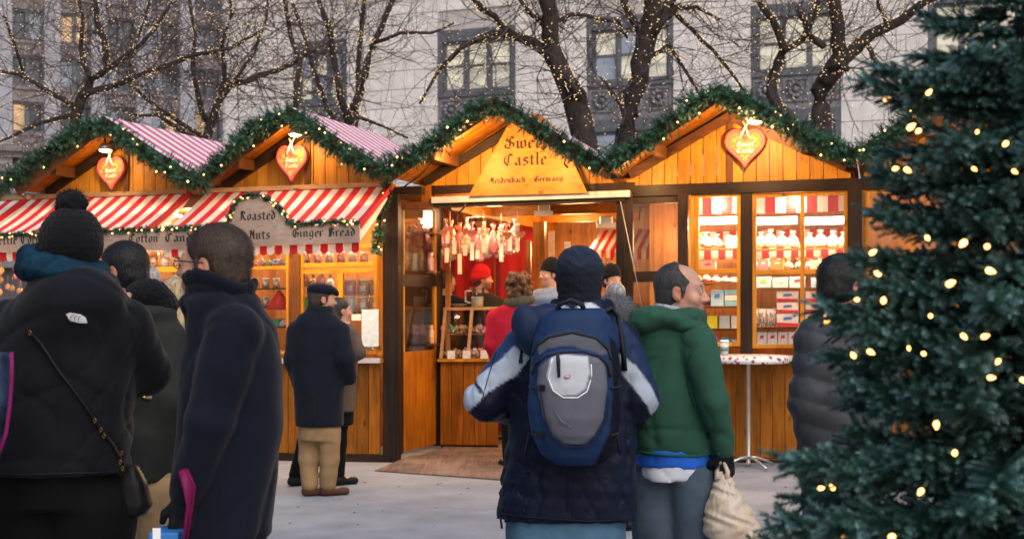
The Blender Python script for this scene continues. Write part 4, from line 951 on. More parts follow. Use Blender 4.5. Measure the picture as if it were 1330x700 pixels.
# awnings
zt_a, zb_a, v_t, v_b = 2.745, 2.315, -.50, -1.40
def awning(st_label, u0, u1, group='striped awnings'):
    t = thing('striped_awning', st_label, 'awning', S((u0+u1)/2, v_b, zb_a), group)
    n = round((u1 - u0) / .0775); mb = MB(); va = MB(); w_ = (u1-u0)/n
    for k in range(n):
        a, b_ = u0 + k*w_, u0 + (k+1)*w_
        rows_ = 5
        for r in range(rows_):
            f0, f1 = r/rows_, (r+1)/rows_; sg = lambda f, u: -.022*math.sin(f*math.pi) * (1 + .4*math.sin(u*5))
            mb.add([S(a, v_b+(v_t-v_b)*f0, zb_a+(zt_a-zb_a)*f0+sg(f0,a)), S(b_, v_b+(v_t-v_b)*f0, zb_a+(zt_a-zb_a)*f0+sg(f0,b_)), S(b_, v_b+(v_t-v_b)*f1, zb_a+(zt_a-zb_a)*f1+sg(f1,b_)), S(a, v_b+(v_t-v_b)*f1, zb_a+(zt_a-zb_a)*f1+sg(f1,a))], [(0,1,2,3)], k % 2, True)
        r = w_/2; z0 = 2.06
        pts = [(a+.001, z0 + r*.9)] + [(a + r - r*.97*math.cos(q*math.pi/6), z0 + r*.9 - r*.9*math.sin(q*math.pi/6)) for q in range(1, 6)] + [(b_-.001, z0 + r*.9), (b_-.001, zb_a), (a+.001, zb_a)]
        o = .008*math.sin(k*2.1); va.prism(S, pts, v_b + o, v_b + o + .003, k % 2)
    mb.build('awning_cloth', [M['white'], M['red']], t); va.build('valance', [M['white'], M['red']], t)
    MB().box(S, u0 - .03, u1 - .02, v_t - .03, v_t + .03, zt_a + .0, zt_a + .045).build('top_batten', M['batten'], t)
    for u in (u0 + .01, (u0+u1)/2 - .08, u1 - .02): MB().bar(S(u, v_b + .01, zb_a - .045), S(u, v_t, zt_a - .045), .035, .03).build('arm', M['batten'], t)
    # end flap
    MB().add([S(u1, v_b, 2.16), S(u1, v_b+.45, zb_a+.08), S(u1, v_t, zt_a - .06), S(u1, v_t, zt_a), S(u1, v_b, zb_a)], [(0,1,2,3,4)]).build('end_flap', M['white'], t); MB().bar(S(u1+.012, v_b, zb_a), S(u1+.012, v_t, zt_a), .02, .05).build('red_edge', M['red'], t)
    return t
u2a, u2b = S.U(268, v_t), S.U(508, v_t)
awning('red and white striped awning over the roasted nuts window', u2a, u2b)
awning('red and white striped awning over the cotton candy window at left', S.U(40, v_t), S.U(246, v_t)); awning('striped awning end cut by the left edge of the photo', S.U(40, v_t) - 1.6, S.U(34, v_t))
for px0, px1, nm in ((268, 508, 1), (40, 246, 0)): pass
# lettered boards on the awning fronts
vs2 = -1.45
def board(pts, label):
    return tag(MB().prism(S, [S.Q(x, y, vs2) for x, y in pts], vs2, vs2 + .02).build('lettered_board', M['sign'], None, bevel=.002), label, 'sign')
lb1 = board([(-60, 329), (206, 324.5), (206, 299), (-60, 304)], 'long pale board lettered Kettle Corn and Cotton. at left')
lb2 = board([(207, 324.5), (294, 322), (294, 297), (207, 299)], 'short board lettered Candy between the long board and the arched board')
arc = [(297, 321.5), (467, 315), (467, 291), (380, 294), (373, 290), (367, 280), (358, 268), (346, 260), (333, 256), (319, 257), (307, 263), (300, 274), (297, 290)]
lb3 = board(arc, 'arched pale board lettered Roasted Nuts and Ginger Bread')
text('Kettle Corn', -10, 53, 318, 7.6, vs2, lb1); text('Cotton.', 167, 209, 315.5, 7.6, vs2, lb1); text('Candy', 214, 258, 314.5, 7.6, vs2, lb2)
text('Roasted', 311, 358.5, 286.5, 8, vs2, lb3); text('Nuts', 323, 351.5, 311, 8, vs2, lb3); text('Ginger', 379.5, 420, 308.5, 7.8, vs2, lb3); text('Bread', 425.5, 462, 307.5, 7.8, vs2, lb3)
# gingerbread hearts
def hearts(px, py, w, h, v, tilt, label):
    u, z = S.Q(px, py, v); k = S(u, v, z).y / F; w *= k; h *= k
    t = thing('gingerbread_heart', label, 'heart', S(u, v, z - h/2), 'iced hearts hanging in the gables'); ol = []
    for q in range(36):
        a = q * math.pi / 18; x = 16 * math.sin(a)**3; y = 13*math.cos(a) - 5*math.cos(2*a) - 2*math.cos(3*a) - math.cos(4*a)
        ol.append((x / 32 * w, (y + 2.5) / 29 * h))
    ol = ol[::-1]; ca, sa = math.cos(tilt), math.sin(tilt); H = lambda a, d, b: S(u + a*ca - b*sa, v + d, z + a*sa + b*ca)
    def ring(sc, d): return [H(a*sc, d, b*sc) for a, b in ol]
    mb = MB(); prof = [(.96, .045), (1.0, .03), (1.0, 0.0), (.96, -.02), (.88, -.028)]; vs = []
    for sc, d in prof: vs += ring(sc, d)
    fs = [tuple(range(36))[::-1]]; n = 36
    for j in range(len(prof)-1):
        for i in range(n): fs.append((j*n+i, j*n+(i+1) % n, (j+1)*n+(i+1) % n, (j+1)*n+i))
    fs.append(tuple((len(prof)-1)*n + i for i in range(n))); mb.add(vs, fs); mb.build('cookie', M['heart'], t)
    bp = [H(a*.93, -.03, b*.93) for a, b in ol]; MB().tube(bp + [bp[0], bp[1]], .020*w/.36, 7).build('icing_border', M['heart_rim'], t)
    for cx, cy in ((-.27, .2), (.27, .2), (-.33, .08), (.33, .08), (0, -.3), (-.17, .27), (.19, .27), (-.06, -.25), (.07, -.25)):
        f = MB(); c0 = (cx*w, cy*h)
        for q in range(5):
            a = q*1.2566; f.ico(H(c0[0]+math.cos(a)*.030*w*1.3, -.036, c0[1]+math.sin(a)*.03*w*1.3), .026*w*1.2)
        f.build('icing_flower', M['icing_y'], t)
    for s, zz in (('Sweet', .04), ('Castle', -.12)): write('icing_lettering', H, s, -.2*w, zz*h, .085*h, -.034, M['icing_w'], t, width=.42*w, nib=.34)
    for dx in (-1, 1): MB().tube([H(dx*.14*w, -.05, .22*h), H(dx*.08*w, -.06, .36*h), H(.02*w, -.05, .56*h), H(dx*.09*w + .04*w, -.05, .70*h)], [.006, .013, .011, .009], 6).build('ribbon', M['icing_w'], t)
    return t
M['heart'] = mat('baked_gingerbread', (.62, .20, .06), .6, var=.12, scale=12, bump=.2); M['heart_rim'] = mat('pink_red_icing', (.72, .13, .12), .5, var=.06, bump=0)
M['icing_y'] = mat('yellow_icing', (.8, .6, .25), .5, bump=0); M['icing_w'] = mat('white_icing', (.8, .76, .68), .5, bump=0)
hearts(146, 226, 39, 43, -.50, .05, 'iced heart hanging in the leftmost gable, its glow dim and red'); hearts(380, 213, 42, 47, -.52, 0, 'iced heart hanging in the roasted nuts gable'); hearts(968, 193, 52, 50, -.06, 0, 'largest iced heart with white ribbon in the bright right hand gable')
# ================================================================ garlands
def garland(path, R, label, group, v=-.96, name='fir_garland', dens=300, nl=.055, bulbs=26, brad=.012, cones=0, needles=26):
    t = thing(name, label, 'garland', S(S.U(path[0][0], v), v, S.Q(*path[0], v)[1]), group)
    pts = [S(S.U(x, v), v, S.Q(x, y, v)[1]) for x, y in path]; pp = []
    for i in range(len(pts)-1):
        n = max(1, int((pts[i+1]-pts[i]).length / .05))
        for k in range(n): pp.append(pts[i].lerp(pts[i+1], k/n))
    pp.append(pts[-1]); MB().tube(pp, .012, 6).build('wire', M['bark'], t)
    L = sum((pp[i+1]-pp[i]).length for i in range(len(pp)-1)); ns = int(dens * L)
    A = []; mats_ = []
    for s in range(ns):
        f = RNG.random() * (len(pp)-1.001); i = int(f); c = pp[i].lerp(pp[i+1], f-i); tg = (pp[i+1]-pp[i]).normalized()
        swell = 1 + .25*math.sin(f*.9) * math.sin(f*.37+1)
        d = tg.cross(rv()).normalized(); d = (d + tg * RNG.uniform(-.4, .4) + Vector((0, 0, -.12))).normalized()
        ln = R * swell * RNG.uniform(.65, 1.2)
        a = d.cross(rv()).normalized(); b_ = d.cross(a); c0 = c + d * ln * .15
        for q in range(needles):
            g = (q + RNG.random()) / needles; th = RNG.uniform(0, 6.283)
            e = a*math.cos(th) + b_*math.sin(th); base = c0 + d * (ln*.85 * g); dr = (d*.75 + e*.8).normalized(); l_ = nl * (1.1 - .45*g) * RNG.uniform(.8, 1.15)
            sd_ = dr.cross(e + d*.3).normalized() * .0036
            A += [base - sd_, base + sd_, base + dr*l_]; mats_.append(0 if s % 4 else 1)
    me = bpy.data.meshes.new('needles'); n3 = len(A)//3; o0 = pp[len(pp)//2]
    me.from_pydata([tuple(x - o0) for x in A], [], [(3*i, 3*i+1, 3*i+2) for i in range(n3)])
    me.materials.append(M['needle']); me.materials.append(M['needle2']); me.polygons.foreach_set('material_index', mats_)
    tag(link('needles', me, t, o0), kind='stuff')
    bl = MB()
    for s in range(int(bulbs * L * (.65 if R > .06 else 1))):
        f = RNG.random() * (len(pp)-1.001); i = int(f); c = pp[i].lerp(pp[i+1], f-i); tg = (pp[i+1]-pp[i]).normalized()
        d = tg.cross(rv()).normalized(); d.y = -abs(d.y) * .8
        if d.z > .3: d.z *= .3
        bl.ico(c + d * R * RNG.uniform(.75, 1.05), brad * RNG.uniform(.8, 1.2))
    tag(bl.build('bulbs', M['bulb_g'], t), kind='stuff')
    for s in range(cones):
        f = (s + .5)/cones * (len(pp)-1.001); i = int(f); c = pp[i] + Vector((0, -R*.9, -R*.1)); mb = MB()
        for q in range(6): mb.lathe(c + Vector((0, 0, .03 - q*.012)), [(.012, 0), (.012 + .018*math.sin((q+1)/7*math.pi), .004), (.01, .012)], 8)
        mb.build('pine_cone', M['bark'], t)
    return t
garland([(-30, 262), (10, 236), (60, 202), (105, 170), (140, 163), (175, 190), (215, 215), (258, 238)], .122, 'fir garland with lights along the leftmost gable', 'fir garlands on the gables', bulbs=8)
garland([(258, 238), (300, 195), (340, 160), (375, 147), (410, 172), (450, 200), (492, 220)], .124, 'fir garland with lights along the roasted nuts gable', 'fir garlands on the gables', bulbs=9)
garland([(496, 220), (540, 200), (575, 180), (605, 148), (640, 138), (672, 150), (715, 178), (750, 200), (782, 212)], .124, 'fir garland with pine cones along the sweet shop entrance gable', 'fir garlands on the gables', bulbs=6, cones=5)
garland([(786, 212), (830, 190), (870, 160), (905, 128), (935, 122), (980, 140), (1030, 168), (1075, 190), (1112, 204)], .124, 'fir garland with lights along the bright right hand gable', 'fir garlands on the gables', bulbs=8, cones=2)
garland([(1116, 206), (1150, 180), (1200, 140), (1250, 112)], .124, 'short stretch of fir garland running behind the blurred fir tree', 'fir garlands on the gables', bulbs=10)
garland([(-30, 306), (60, 303), (150, 300), (250, 296), (290, 294)], .028, 'thin lit garland along the cotton candy board', 'thin garlands on the boards', v=-1.46, name='thin_garland', nl=.035, dens=190, bulbs=17, brad=.011, needles=14)
garland([(294, 297), (299, 274), (307, 261), (320, 254), (334, 253), (347, 257), (359, 265), (368, 277), (374, 287), (382, 291), (420, 289), (467, 288)], .028, 'thin lit garland following the arched board', 'thin garlands on the boards', v=-1.46, name='thin_garland', nl=.035, dens=190, bulbs=17, brad=.012, needles=14)
garland([(505, 222), (500, 260), (494, 290), (488, 330)], .05, 'dark garland hanging down the post right of the roasted nuts awning', 'garland on the post', v=-.6, name='hanging_garland', bulbs=8, dens=160)

# ---------- assorted small stock so that no shelf is bare
def clutter(px0, px1, py, v, n, hmax, where, seed):
    r = np.random.default_rng(seed); cols = [RD, W_, YL, PKK, OR, LB, (.1,.35,.12), (.35,.15,.05), (.6,.5,.3), (.25,.05,.1)]; cn = ['red', 'white', 'yellow', 'pink', 'orange', 'blue', 'green', 'brown', 'cream', 'maroon']
    w = (px1-px0)/n
    for k in range(n):
        c = int(r.integers(len(cols))); x = px0 + w*(k+.5); h = r.uniform(.55, 1)*hmax; lab = '%s small item on %s, %s' % (cn[c], where, nth(k) if k < 14 else 'far right')
        if r.random() < .45: bag(x, py, w*1.05, h, v, CP[int(r.integers(6))], 'gathered bag of sweets on %s, %s' % (where, nth(k) if k < 14 else 'far right'), 'small stock on ' + where)
        else: carton(x - w*.45, x + w*.45, py - h*.8, py, v, cols[c], lab, 'small stock on ' + where, None if r.random() < .5 else cols[int(r.integers(len(cols)))], cols[int(r.integers(len(cols)))] if r.random() < .6 else None)
clutter(392, 436, 406, VWL+.18, 5, 18, 'the shelf left of the tubs', 1); clutter(325, 373, 424, VWL+.18, 5, 17, 'the narrow window bottom shelf', 2)
clutter(326, 372, 346, VWL+.3, 5, 17, 'the narrow window top rail', 3); clutter(182, 262, 384, VWL+.25, 9, 22, 'the cotton candy counter', 4)
clutter(184, 262, 425, VWL+.3, 8, 20, 'the cotton candy window ledge', 5); clutter(50, 176, 349, VWL+.2, 12, 18, 'the far left window rail', 6)
clutter(392, 488, 456, VWL+.2, 8, 18, 'the roasted nuts window sill', 7); clutter(900, 960, 366, .46, 5, 12, 'the left shop window upper shelf', 8)
clutter(900, 922, 397, .46, 2, 18, 'the left shop window middle shelf', 9); clutter(900, 960, 448, .46, 5, 15, 'the left shop window bottom', 10)
shelf(L1, 184, 264, 385, VWL+.2); shelf(L1, 184, 264, 426, VWL+.25); shelf(L1, 50, 178, 350, VWL+.14); shelf(L2, 322, 374, 347, VWL+.25)
for k in range(12):
    px = 576 + k*9.2; v = .35 + .5*RNG.random(); u, z = S.Q(px, RNG.uniform(290, 322), v); c_ = S(u, v, z); mb = MB(); w_ = RNG.uniform(.035, .055)
    ol = [(16*math.sin(a)**3/32*w_*2, (13*math.cos(a)-5*math.cos(2*a)-2*math.cos(3*a)-math.cos(4*a))/30*w_*2) for a in np.linspace(2*math.pi, 0, 15)[:-1]]
    mb.prism(lambda a, d, b: c_ + Vector((a, d, b)), ol, 0, .015); mb.tube([c_ + Vector((0, .008, w_*.5)), c_ + Vector((0, .008, .22))], .002, 4)
    tag(mb.build('small_heart', [M['heart'], M['heart_rim'], M['heart']][k % 3]), 'small hanging gingerbread heart above the display case, ' + nth(k), 'heart', 'small hearts hanging in the entrance')
# bits of litter and leaf on the paving
lt = MB(); rl = np.random.default_rng(4)
for _ in range(260):
    x = rl.uniform(-4.5, 4.5); y = rl.uniform(8.5, 13.6); z = G(x) + .003; a = rl.uniform(0, 3.14); s_ = rl.uniform(.006, .022); dx, dy = math.cos(a)*s_, math.sin(a)*s_
    lt.add([(x-dx, y-dy, z), (x+dy*.4, y-dx*.4, z+.004), (x+dx, y+dy, z+.001), (x-dy*.4, y+dx*.4, z+.006)], [(0,1,2,3)])
tag(lt.build('litter', mat('dry_leaf_bits', (.10, .07, .045), .9, bump=0)), 'scattered dry leaf crumbs and grit on the pale paving', 'litter', kind='stuff')
# ================================================================ signed-distance modelling for soft shapes
class Fr3:
    def __init__(s, o, yaw=0, pitch=0, roll=0, sc=1.):
        s.o = np.array(o, float); s.sc = sc
        R = Matrix.Rotation(math.radians(yaw), 3, 'Z') @ Matrix.Rotation(math.radians(pitch), 3, 'X') @ Matrix.Rotation(math.radians(roll), 3, 'Y')
        s.R = np.array(R)
    def loc(s, X, Y, Z):
        x, y, z = X - s.o[0], Y - s.o[1], Z - s.o[2]; R = s.R
        return ((x*R[0,0] + y*R[1,0] + z*R[2,0])/s.sc, (x*R[0,1] + y*R[1,1] + z*R[2,1])/s.sc, (x*R[0,2] + y*R[1,2] + z*R[2,2])/s.sc)
    def w(s, p): return Vector(s.o + s.R @ (np.array(p, float) * s.sc))
class SDF:
    def __init__(s): s.p = []
    def _a(s, fn, lo, hi, k, op): s.p.append((fn, np.array(lo, float), np.array(hi, float), k, op)); return s
    def cap(s, a, b, r0, r1=None, k=.03, op='u', sy=1.):
        r1 = r0 if r1 is None else r1; a = np.array(a, float); b = np.array(b, float); R = max(r0, r1)
        def fn(X, Y, Z):
            ba = b - a; L = ba @ ba + 1e-12
            t = np.clip(((X-a[0])*ba[0] + (Y-a[1])*ba[1] + (Z-a[2])*ba[2]) / L, 0, 1)
            return np.sqrt((X-a[0]-t*ba[0])**2 + ((Y-a[1]-t*ba[1])/sy)**2 + (Z-a[2]-t*ba[2])**2) - (r0 + (r1-r0)*t)
        return s._a(fn, np.minimum(a, b) - R*max(1, sy), np.maximum(a, b) + R*max(1, sy), k, op)
    def chain(s, pts, rs, k=.03, sy=1.):
        for i in range(len(pts)-1): s.cap(pts[i], pts[i+1], rs[i], rs[i+1], k, sy=sy)
        return s
    def ell(s, c, r, fr=None, k=.02, op='u'):
        r = np.array(r, float); sc = fr.sc if fr else 1
        cw = np.array(fr.w(c)) if fr else np.array(c, float)
        def fn(X, Y, Z):
            if fr: x, y, z = fr.loc(X, Y, Z); x, y, z = x-c[0], y-c[1], z-c[2]
            else: x, y, z = X-c[0], Y-c[1], Z-c[2]
            k0 = np.sqrt((x/r[0])**2 + (y/r[1])**2 + (z/r[2])**2) + 1e-9; k1 = np.sqrt((x/r[0]**2)**2 + (y/r[1]**2)**2 + (z/r[2]**2)**2) + 1e-9
            return k0*(k0-1)/k1*sc
        R = r.max()*sc
        return s._a(fn, cw-R, cw+R, k, op)
    def capf(s, a, b, r0, r1, fr, k=.02, op='u'): return s.cap(fr.w(a), fr.w(b), r0*fr.sc, (r1 if r1 is not None else r0)*fr.sc, k, op)
    def loft(s, sec, pw=2.3, k=.03, op='u', rnd=.0):     # sec rows: z, cx, cy, rx, ry
        A = np.array(sorted(sec), float)
        def fn(X, Y, Z):
            zz = Z[0,0,:] if Z.ndim == 3 else Z
            g = [np.interp(Z, A[:,0], A[:,j]) for j in range(1, 5)]
            q = (np.abs((X-g[0])/g[2])**pw + np.abs((Y-g[1])/g[3])**pw)**(1/pw)
            d = (q-1)*np.minimum(g[2], g[3])
            e = np.maximum(Z-A[-1,0], A[0,0]-Z)
            return np.maximum(d, e)
        lo = [(A[:,1]-A[:,3]).min(), (A[:,2]-A[:,4]).min(), A[0,0]]; hi = [(A[:,1]+A[:,3]).max(), (A[:,2]+A[:,4]).max(), A[-1,0]]
        return s._a(fn, lo, hi, k, op)
    def bounds(s):
        u = [q for q in s.p if q[4] == 'u']; return np.min([q[1] for q in u], 0), np.max([q[2] for q in u], 0)
    def grid(s, axes, pad):
        d = np.full([len(a) for a in axes], 1.0)
        for fn, lo, hi, k, op in s.p:
            sl = []
            for a, l, h in zip(axes, lo, hi):
                i0 = np.searchsorted(a, l - k - pad); i1 = np.searchsorted(a, h + k + pad); sl.append(slice(max(0, i0), max(0, i1)))
            sl = tuple(sl)
            if any(q.stop <= q.start for q in sl): continue
            X, Y, Z = np.meshgrid(*(a[q] for a, q in zip(axes, sl)), indexing='ij')
            v = fn(X, Y, Z); D = d[sl]
            if op == 'u': h = np.clip(.5 + .5*(D - v)/k, 0, 1); d[sl] = D*(1-h) + v*h - k*h*(1-h)
            else: h = np.clip(.5 - .5*(D + v)/k, 0, 1); d[sl] = D*(1-h) - v*h + k*h*(1-h)
        return d
    def front(s, x, z, y0, y1, n=90):         # first surface met going +y
        ys = np.linspace(y0, y1, n); d = s.grid([np.array([x]), ys, np.array([z])], .4)[0,:,0]
        i = np.argmax(d < 0)
        return (float(ys[i] - (ys[i]-ys[i-1])*(-d[i])/(d[i-1]-d[i]+1e-9)) if i else float(ys[0])) if d[i] < 0 else None
def axis(lo, hi, vox, fine):
    out = [lo]
    while out[-1] < hi:
        st = vox
        for c, r, fv in fine:
            if abs(out[-1] - c) < r: st = min(st, fv)
            elif abs(out[-1] - c) < r + vox*4: st = min(st, (fv + vox)/2)
        out.append(out[-1] + st)
    return np.array(out)
def nets(d, ax):
    s = d < 0; nx, ny, nz_ = d.shape
    c = np.zeros((nx-1, ny-1, nz_-1), int)
    for i in (0,1):
        for j in (0,1):
            for k in (0,1): c += s[i:nx-1+i, j:ny-1+j, k:nz_-1+k]
    act = (c > 0) & (c < 8); idx = -np.ones(act.shape, int); I = np.argwhere(act); idx[act] = np.arange(len(I))
    pos = np.zeros((len(I), 3)); cnt = np.zeros(len(I))
    for a in range(3):
        o = [b for b in range(3) if b != a]
        for p in (0,1):
            for q in (0,1):
                A = I.copy(); A[:,o[0]] += p; A[:,o[1]] += q; Bq = A.copy(); Bq[:,a] += 1
                da = d[A[:,0],A[:,1],A[:,2]]; db = d[Bq[:,0],Bq[:,1],Bq[:,2]]; m = (da < 0) != (db < 0)
                t = np.where(m, da/(da-db+1e-12*(da == db)), 0)
                P0 = np.stack([ax[b][A[:,b]] for b in range(3)], 1); P1 = np.stack([ax[b][Bq[:,b]] for b in range(3)], 1)
                pos += m[:,None]*(P0 + (P1-P0)*t[:,None]); cnt += m
    pos /= np.maximum(cnt, 1)[:,None]; quads = []
    for a in range(3):
        b, c_ = (a+1) % 3, (a+2) % 3
        sa = np.take(s, range(0, d.shape[a]-1), a); sb = np.take(s, range(1, d.shape[a]), a)
        E = np.argwhere(sa != sb); E = E[(E[:,b] > 0) & (E[:,c_] > 0) & (E[:,b] < d.shape[b]-1) & (E[:,c_] < d.shape[c_]-1)]
        if not len(E): continue
        inside = s[E[:,0],E[:,1],E[:,2]]
        def g(db, dc): e = E.copy(); e[:,b] -= db; e[:,c_] -= dc; return idx[e[:,0],e[:,1],e[:,2]]
        q = np.stack([g(1,1), g(0,1), g(0,0), g(1,0)], 1); q[~inside] = q[~inside][:, ::-1]; quads.append(q)
    return pos, np.concatenate(quads)
def creases(seed, amp, freq, pw=5, bias=(0,0,0)):
    r = np.random.default_rng(seed); ks = r.normal(size=(4,3)) * freq * np.array([1, 1, .75]) + np.array(bias); ph = r.uniform(0, 6.3, 8); wk = r.normal(size=(3,3))*freq*.35
    def f(X, Y, Z):
        w0 = np.sin(wk[0,0]*X+wk[0,1]*Y+wk[0,2]*Z+ph[4]); w1 = np.sin(wk[1,0]*X+wk[1,1]*Y+wk[1,2]*Z+ph[5]); o = 0
        for i in range(4):
            s_ = np.sin((ks[i,0]*X+ks[i,1]*Y+ks[i,2]*Z)*.5 + ph[i] + 1.9*w0 + 1.3*w1*(i-1.5)); gate = .5+.5*np.sin(ph[i]*3 + (ks[(i+1)%4,0]*X+ks[(i+1)%4,2]*Z)*.22 + w1)
            o = o + (1-np.abs(s_))**pw*gate + .25*np.sin(ks[i,1]*X+ks[i,0]*Z+ph[i])*.4
        return amp*o*.6
    return f
def soft(name, sd, vox, mats, parent, folds=None, fine=None, color=None, smooth=1, extra=None, subsurf=0):
    lo, hi = sd.bounds(); pad = vox*3 + .01; fine = fine or [[], [], []]
    ax = [axis(lo[i]-pad, hi[i]+pad, vox, fine[i]) for i in range(3)]
    d = sd.grid(ax, vox*3)
    if folds or extra:
        X, Y, Z = np.meshgrid(*ax, indexing='ij')
        if folds: d = d + folds(X, Y, Z)
        if extra: d = extra(d, X, Y, Z)
    v, q = nets(d, ax)
    if smooth:
        for _ in range(smooth):
            acc = np.zeros_like(v); n = np.zeros(len(v))
            for a, b in ((0,1),(1,2),(2,3),(3,0)):
                np.add.at(acc, q[:,a], v[q[:,b]]); np.add.at(acc, q[:,b], v[q[:,a]]); np.add.at(n, q[:,a], 1); np.add.at(n, q[:,b], 1)
            v = .5*v + .5*acc/np.maximum(n, 1)[:,None]
    c = (v.min(0) + v.max(0))/2
    me = bpy.data.meshes.new(name); me.vertices.add(len(v)); me.vertices.foreach_set('co', (v-c).astype(np.float32).ravel())
    me.loops.add(len(q)*4); me.loops.foreach_set('vertex_index', q.astype(np.int32).ravel())
    me.polygons.add(len(q)); me.polygons.foreach_set('loop_start', np.arange(0, len(q)*4, 4, dtype=np.int32)); me.polygons.foreach_set('loop_total', np.full(len(q), 4, np.int32))
    me.polygons.foreach_set('use_smooth', np.ones(len(q), bool)); me.update(calc_edges=True)
    for m in (mats if isinstance(mats, (list, tuple)) else [mats]): me.materials.append(m)
    if color:
        col = np.ones((len(v), 4), np.float32); col[:, :3] = color(v); a = me.color_attributes.new('Col', 'FLOAT_COLOR', 'POINT'); a.data.foreach_set('color', col.ravel())
    return link(name, me, parent, c)
def polydist(x, z, poly):
    """signed distance (negative inside) to a polygon in the x-z plane"""
    p = np.array(poly, float); d = np.full(x.shape, 1e9); ins = np.zeros(x.shape, bool); n = len(p)
    for i in range(n):
        a, b = p[i], p[(i+1) % n]; e = b-a; t = np.clip(((x-a[0])*e[0] + (z-a[1])*e[1])/(e @ e + 1e-12), 0, 1)
        d = np.minimum(d, np.hypot(x-a[0]-t*e[0], z-a[1]-t*e[1]))
        cnd = ((a[1] > z) != (b[1] > z)) & (x < (b[0]-a[0])*(z-a[1])/(b[1]-a[1]+1e-12) + a[0]); ins ^= cnd
    return np.where(ins, -d, d)
# ---------------------------------------------------------------- fabrics and skin
def fabric(name, col,  rough=.85, bs=260, bump=.5, sheen=.0, var=.12, scale=7, dist=.0015, spec=.12, attr='Col'):
    return mat(name, col, rough, var=var, scale=scale, bump=bump, bscale=bs, dist=dist, sheen=sheen*.12, spec=spec, attr=attr)
def skinmat(name, col):
    m = mat(name, col, .55, var=.07, scale=24, bump=.25, bscale=190, dist=.0012, attr='Col', spec=.35)
    b = m.node_tree.nodes['Principled BSDF']; b.inputs['Subsurface Weight'].default_value = .12; b.inputs['Subsurface Radius'].default_value = (.012, .005, .003); b.inputs['Subsurface Scale'].default_value = 1
    return m
def hairmat(name, col):
    m = mat(name, col, .5, var=.35, scale=14, bump=.9, bscale=60, stretch=(3, 3, .6), dist=.006, spec=.4)
    return m
SK = {'fair': skinmat('skin_fair', (.50, .27, .19)), 'tan': skinmat('skin_tan', (.42, .23, .145))}
HR = {k: hairmat('hair_' + k, c) for k, c in (('black', (.010, .009, .010)), ('brown', (.055, .032, .022)), ('dark', (.02, .016, .015)), ('auburn', (.13, .05, .02)), ('blond', (.5, .36, .2)), ('greying', (.050, .045, .045)), ('grey', (.33, .31, .30)))}
white_e = mat('eye_white', (.65, .6, .58), .2, bump=0); iris = mat('eye_iris', (.05, .03, .02), .15, bump=0)
ONE = lambda v: np.ones((len(v), 3))
def head_sdf(s, f, stout=0, beard=0):
    k = f.sc
    s.ell((0,-.018,.035), (.075,.094,.083), f, .03*k); s.ell((0,.028,-.015), (.062,.064,.088), f, .03*k)
    s.ell((0,.032,-.068), (.050+.012*stout,.052,.043), f, .03*k); s.ell((0,.072,-.096), (.022,.020,.018), f, .02*k)
    s.capf((0,.086,.012), (0,.110,-.026), .0085, .0125, f, .012*k); s.ell((.013,.098,-.031), (.010,.011,.008), f, .008*k); s.ell((-.013,.098,-.031), (.010,.011,.008), f, .008*k)
    s.capf((-.036,.076,.026), (.036,.076,.026), .012, .012, f, .018*k)
    for sx in (-1, 1):
        s.ell((sx*.040,.060,-.028), (.026+.006*stout,.026,.026), f, .02*k); s.ell((sx*.031,.104,.006), (.017,.018,.012), f, .014*k, 's')
        s.ell((sx*.031,.078,.006), (.0135,.0135,.0125), f, .004*k); s.capf((sx*.018,.089,.016), (sx*.044,.083,.014), .0045, .004, f, .006*k)
        s.ell((sx*.076,-.006,-.004), (.010,.021,.032), f, .008*k); s.ell((sx*.086,.002,.0), (.008,.011,.018), f, .006*k, 's'); s.ell((sx*.074,.004,-.030), (.008,.010,.010), f, .006*k)
        if stout: s.ell((sx*.045,.025,-.080), (.028,.04,.03), f, .025*k)
    s.capf((-.020,.088,-.056), (.020,.088,-.056), .0065, .0065, f, .007*k); s.capf((-.017,.087,-.068), (.017,.087,-.068), .0075, .0075, f, .007*k)
    s.capf((-.024,.098,-.062), (.024,.098,-.062), .002, .002, f, .003*k, 's')
    return s
def head_color(f, stubble=0, ruddy=1.):
    def c(v):
        x, y, z = f.loc(v[:,0], v[:,1], v[:,2]); o = np.ones((len(v), 3))
        def blob(cx, cy, cz, r, col, a):
            w_ = a*np.exp(-(((np.abs(x)-cx)/r[0])**2 + ((y-cy)/r[1])**2 + ((z-cz)/r[2])**2)); o[:] = o*(1-w_[:,None]) + np.array(col)*w_[:,None]
        blob(.040,.075,-.030,(.028,.03,.022),(1.1,.72,.68),.55*ruddy); blob(0,.112,-.028,(.016,.02,.014),(1.12,.68,.64),.7*ruddy)
        blob(.080,0,0,(.02,.03,.04),(1.12,.66,.62),.7*ruddy); blob(0,.095,-.060,(.024,.02,.011),(.95,.50,.50),.9)
        blob(.032,.09,.008,(.016,.02,.010),(.72,.58,.58),.5); blob(.031,.086,.030,(.019,.02,.0065),(.22,.17,.15),.92)
        if stubble:
            w_ = stubble*np.clip((-.035-z)/.025, 0, 1)*np.clip((y+.01)/.03, 0, 1)*(1-np.exp(-((x/.024)**2+((z+.060)/.010)**2))); o[:] = o*(1-w_[:,None]) + np.array((.42,.40,.42))*w_[:,None]
        return o
    return c
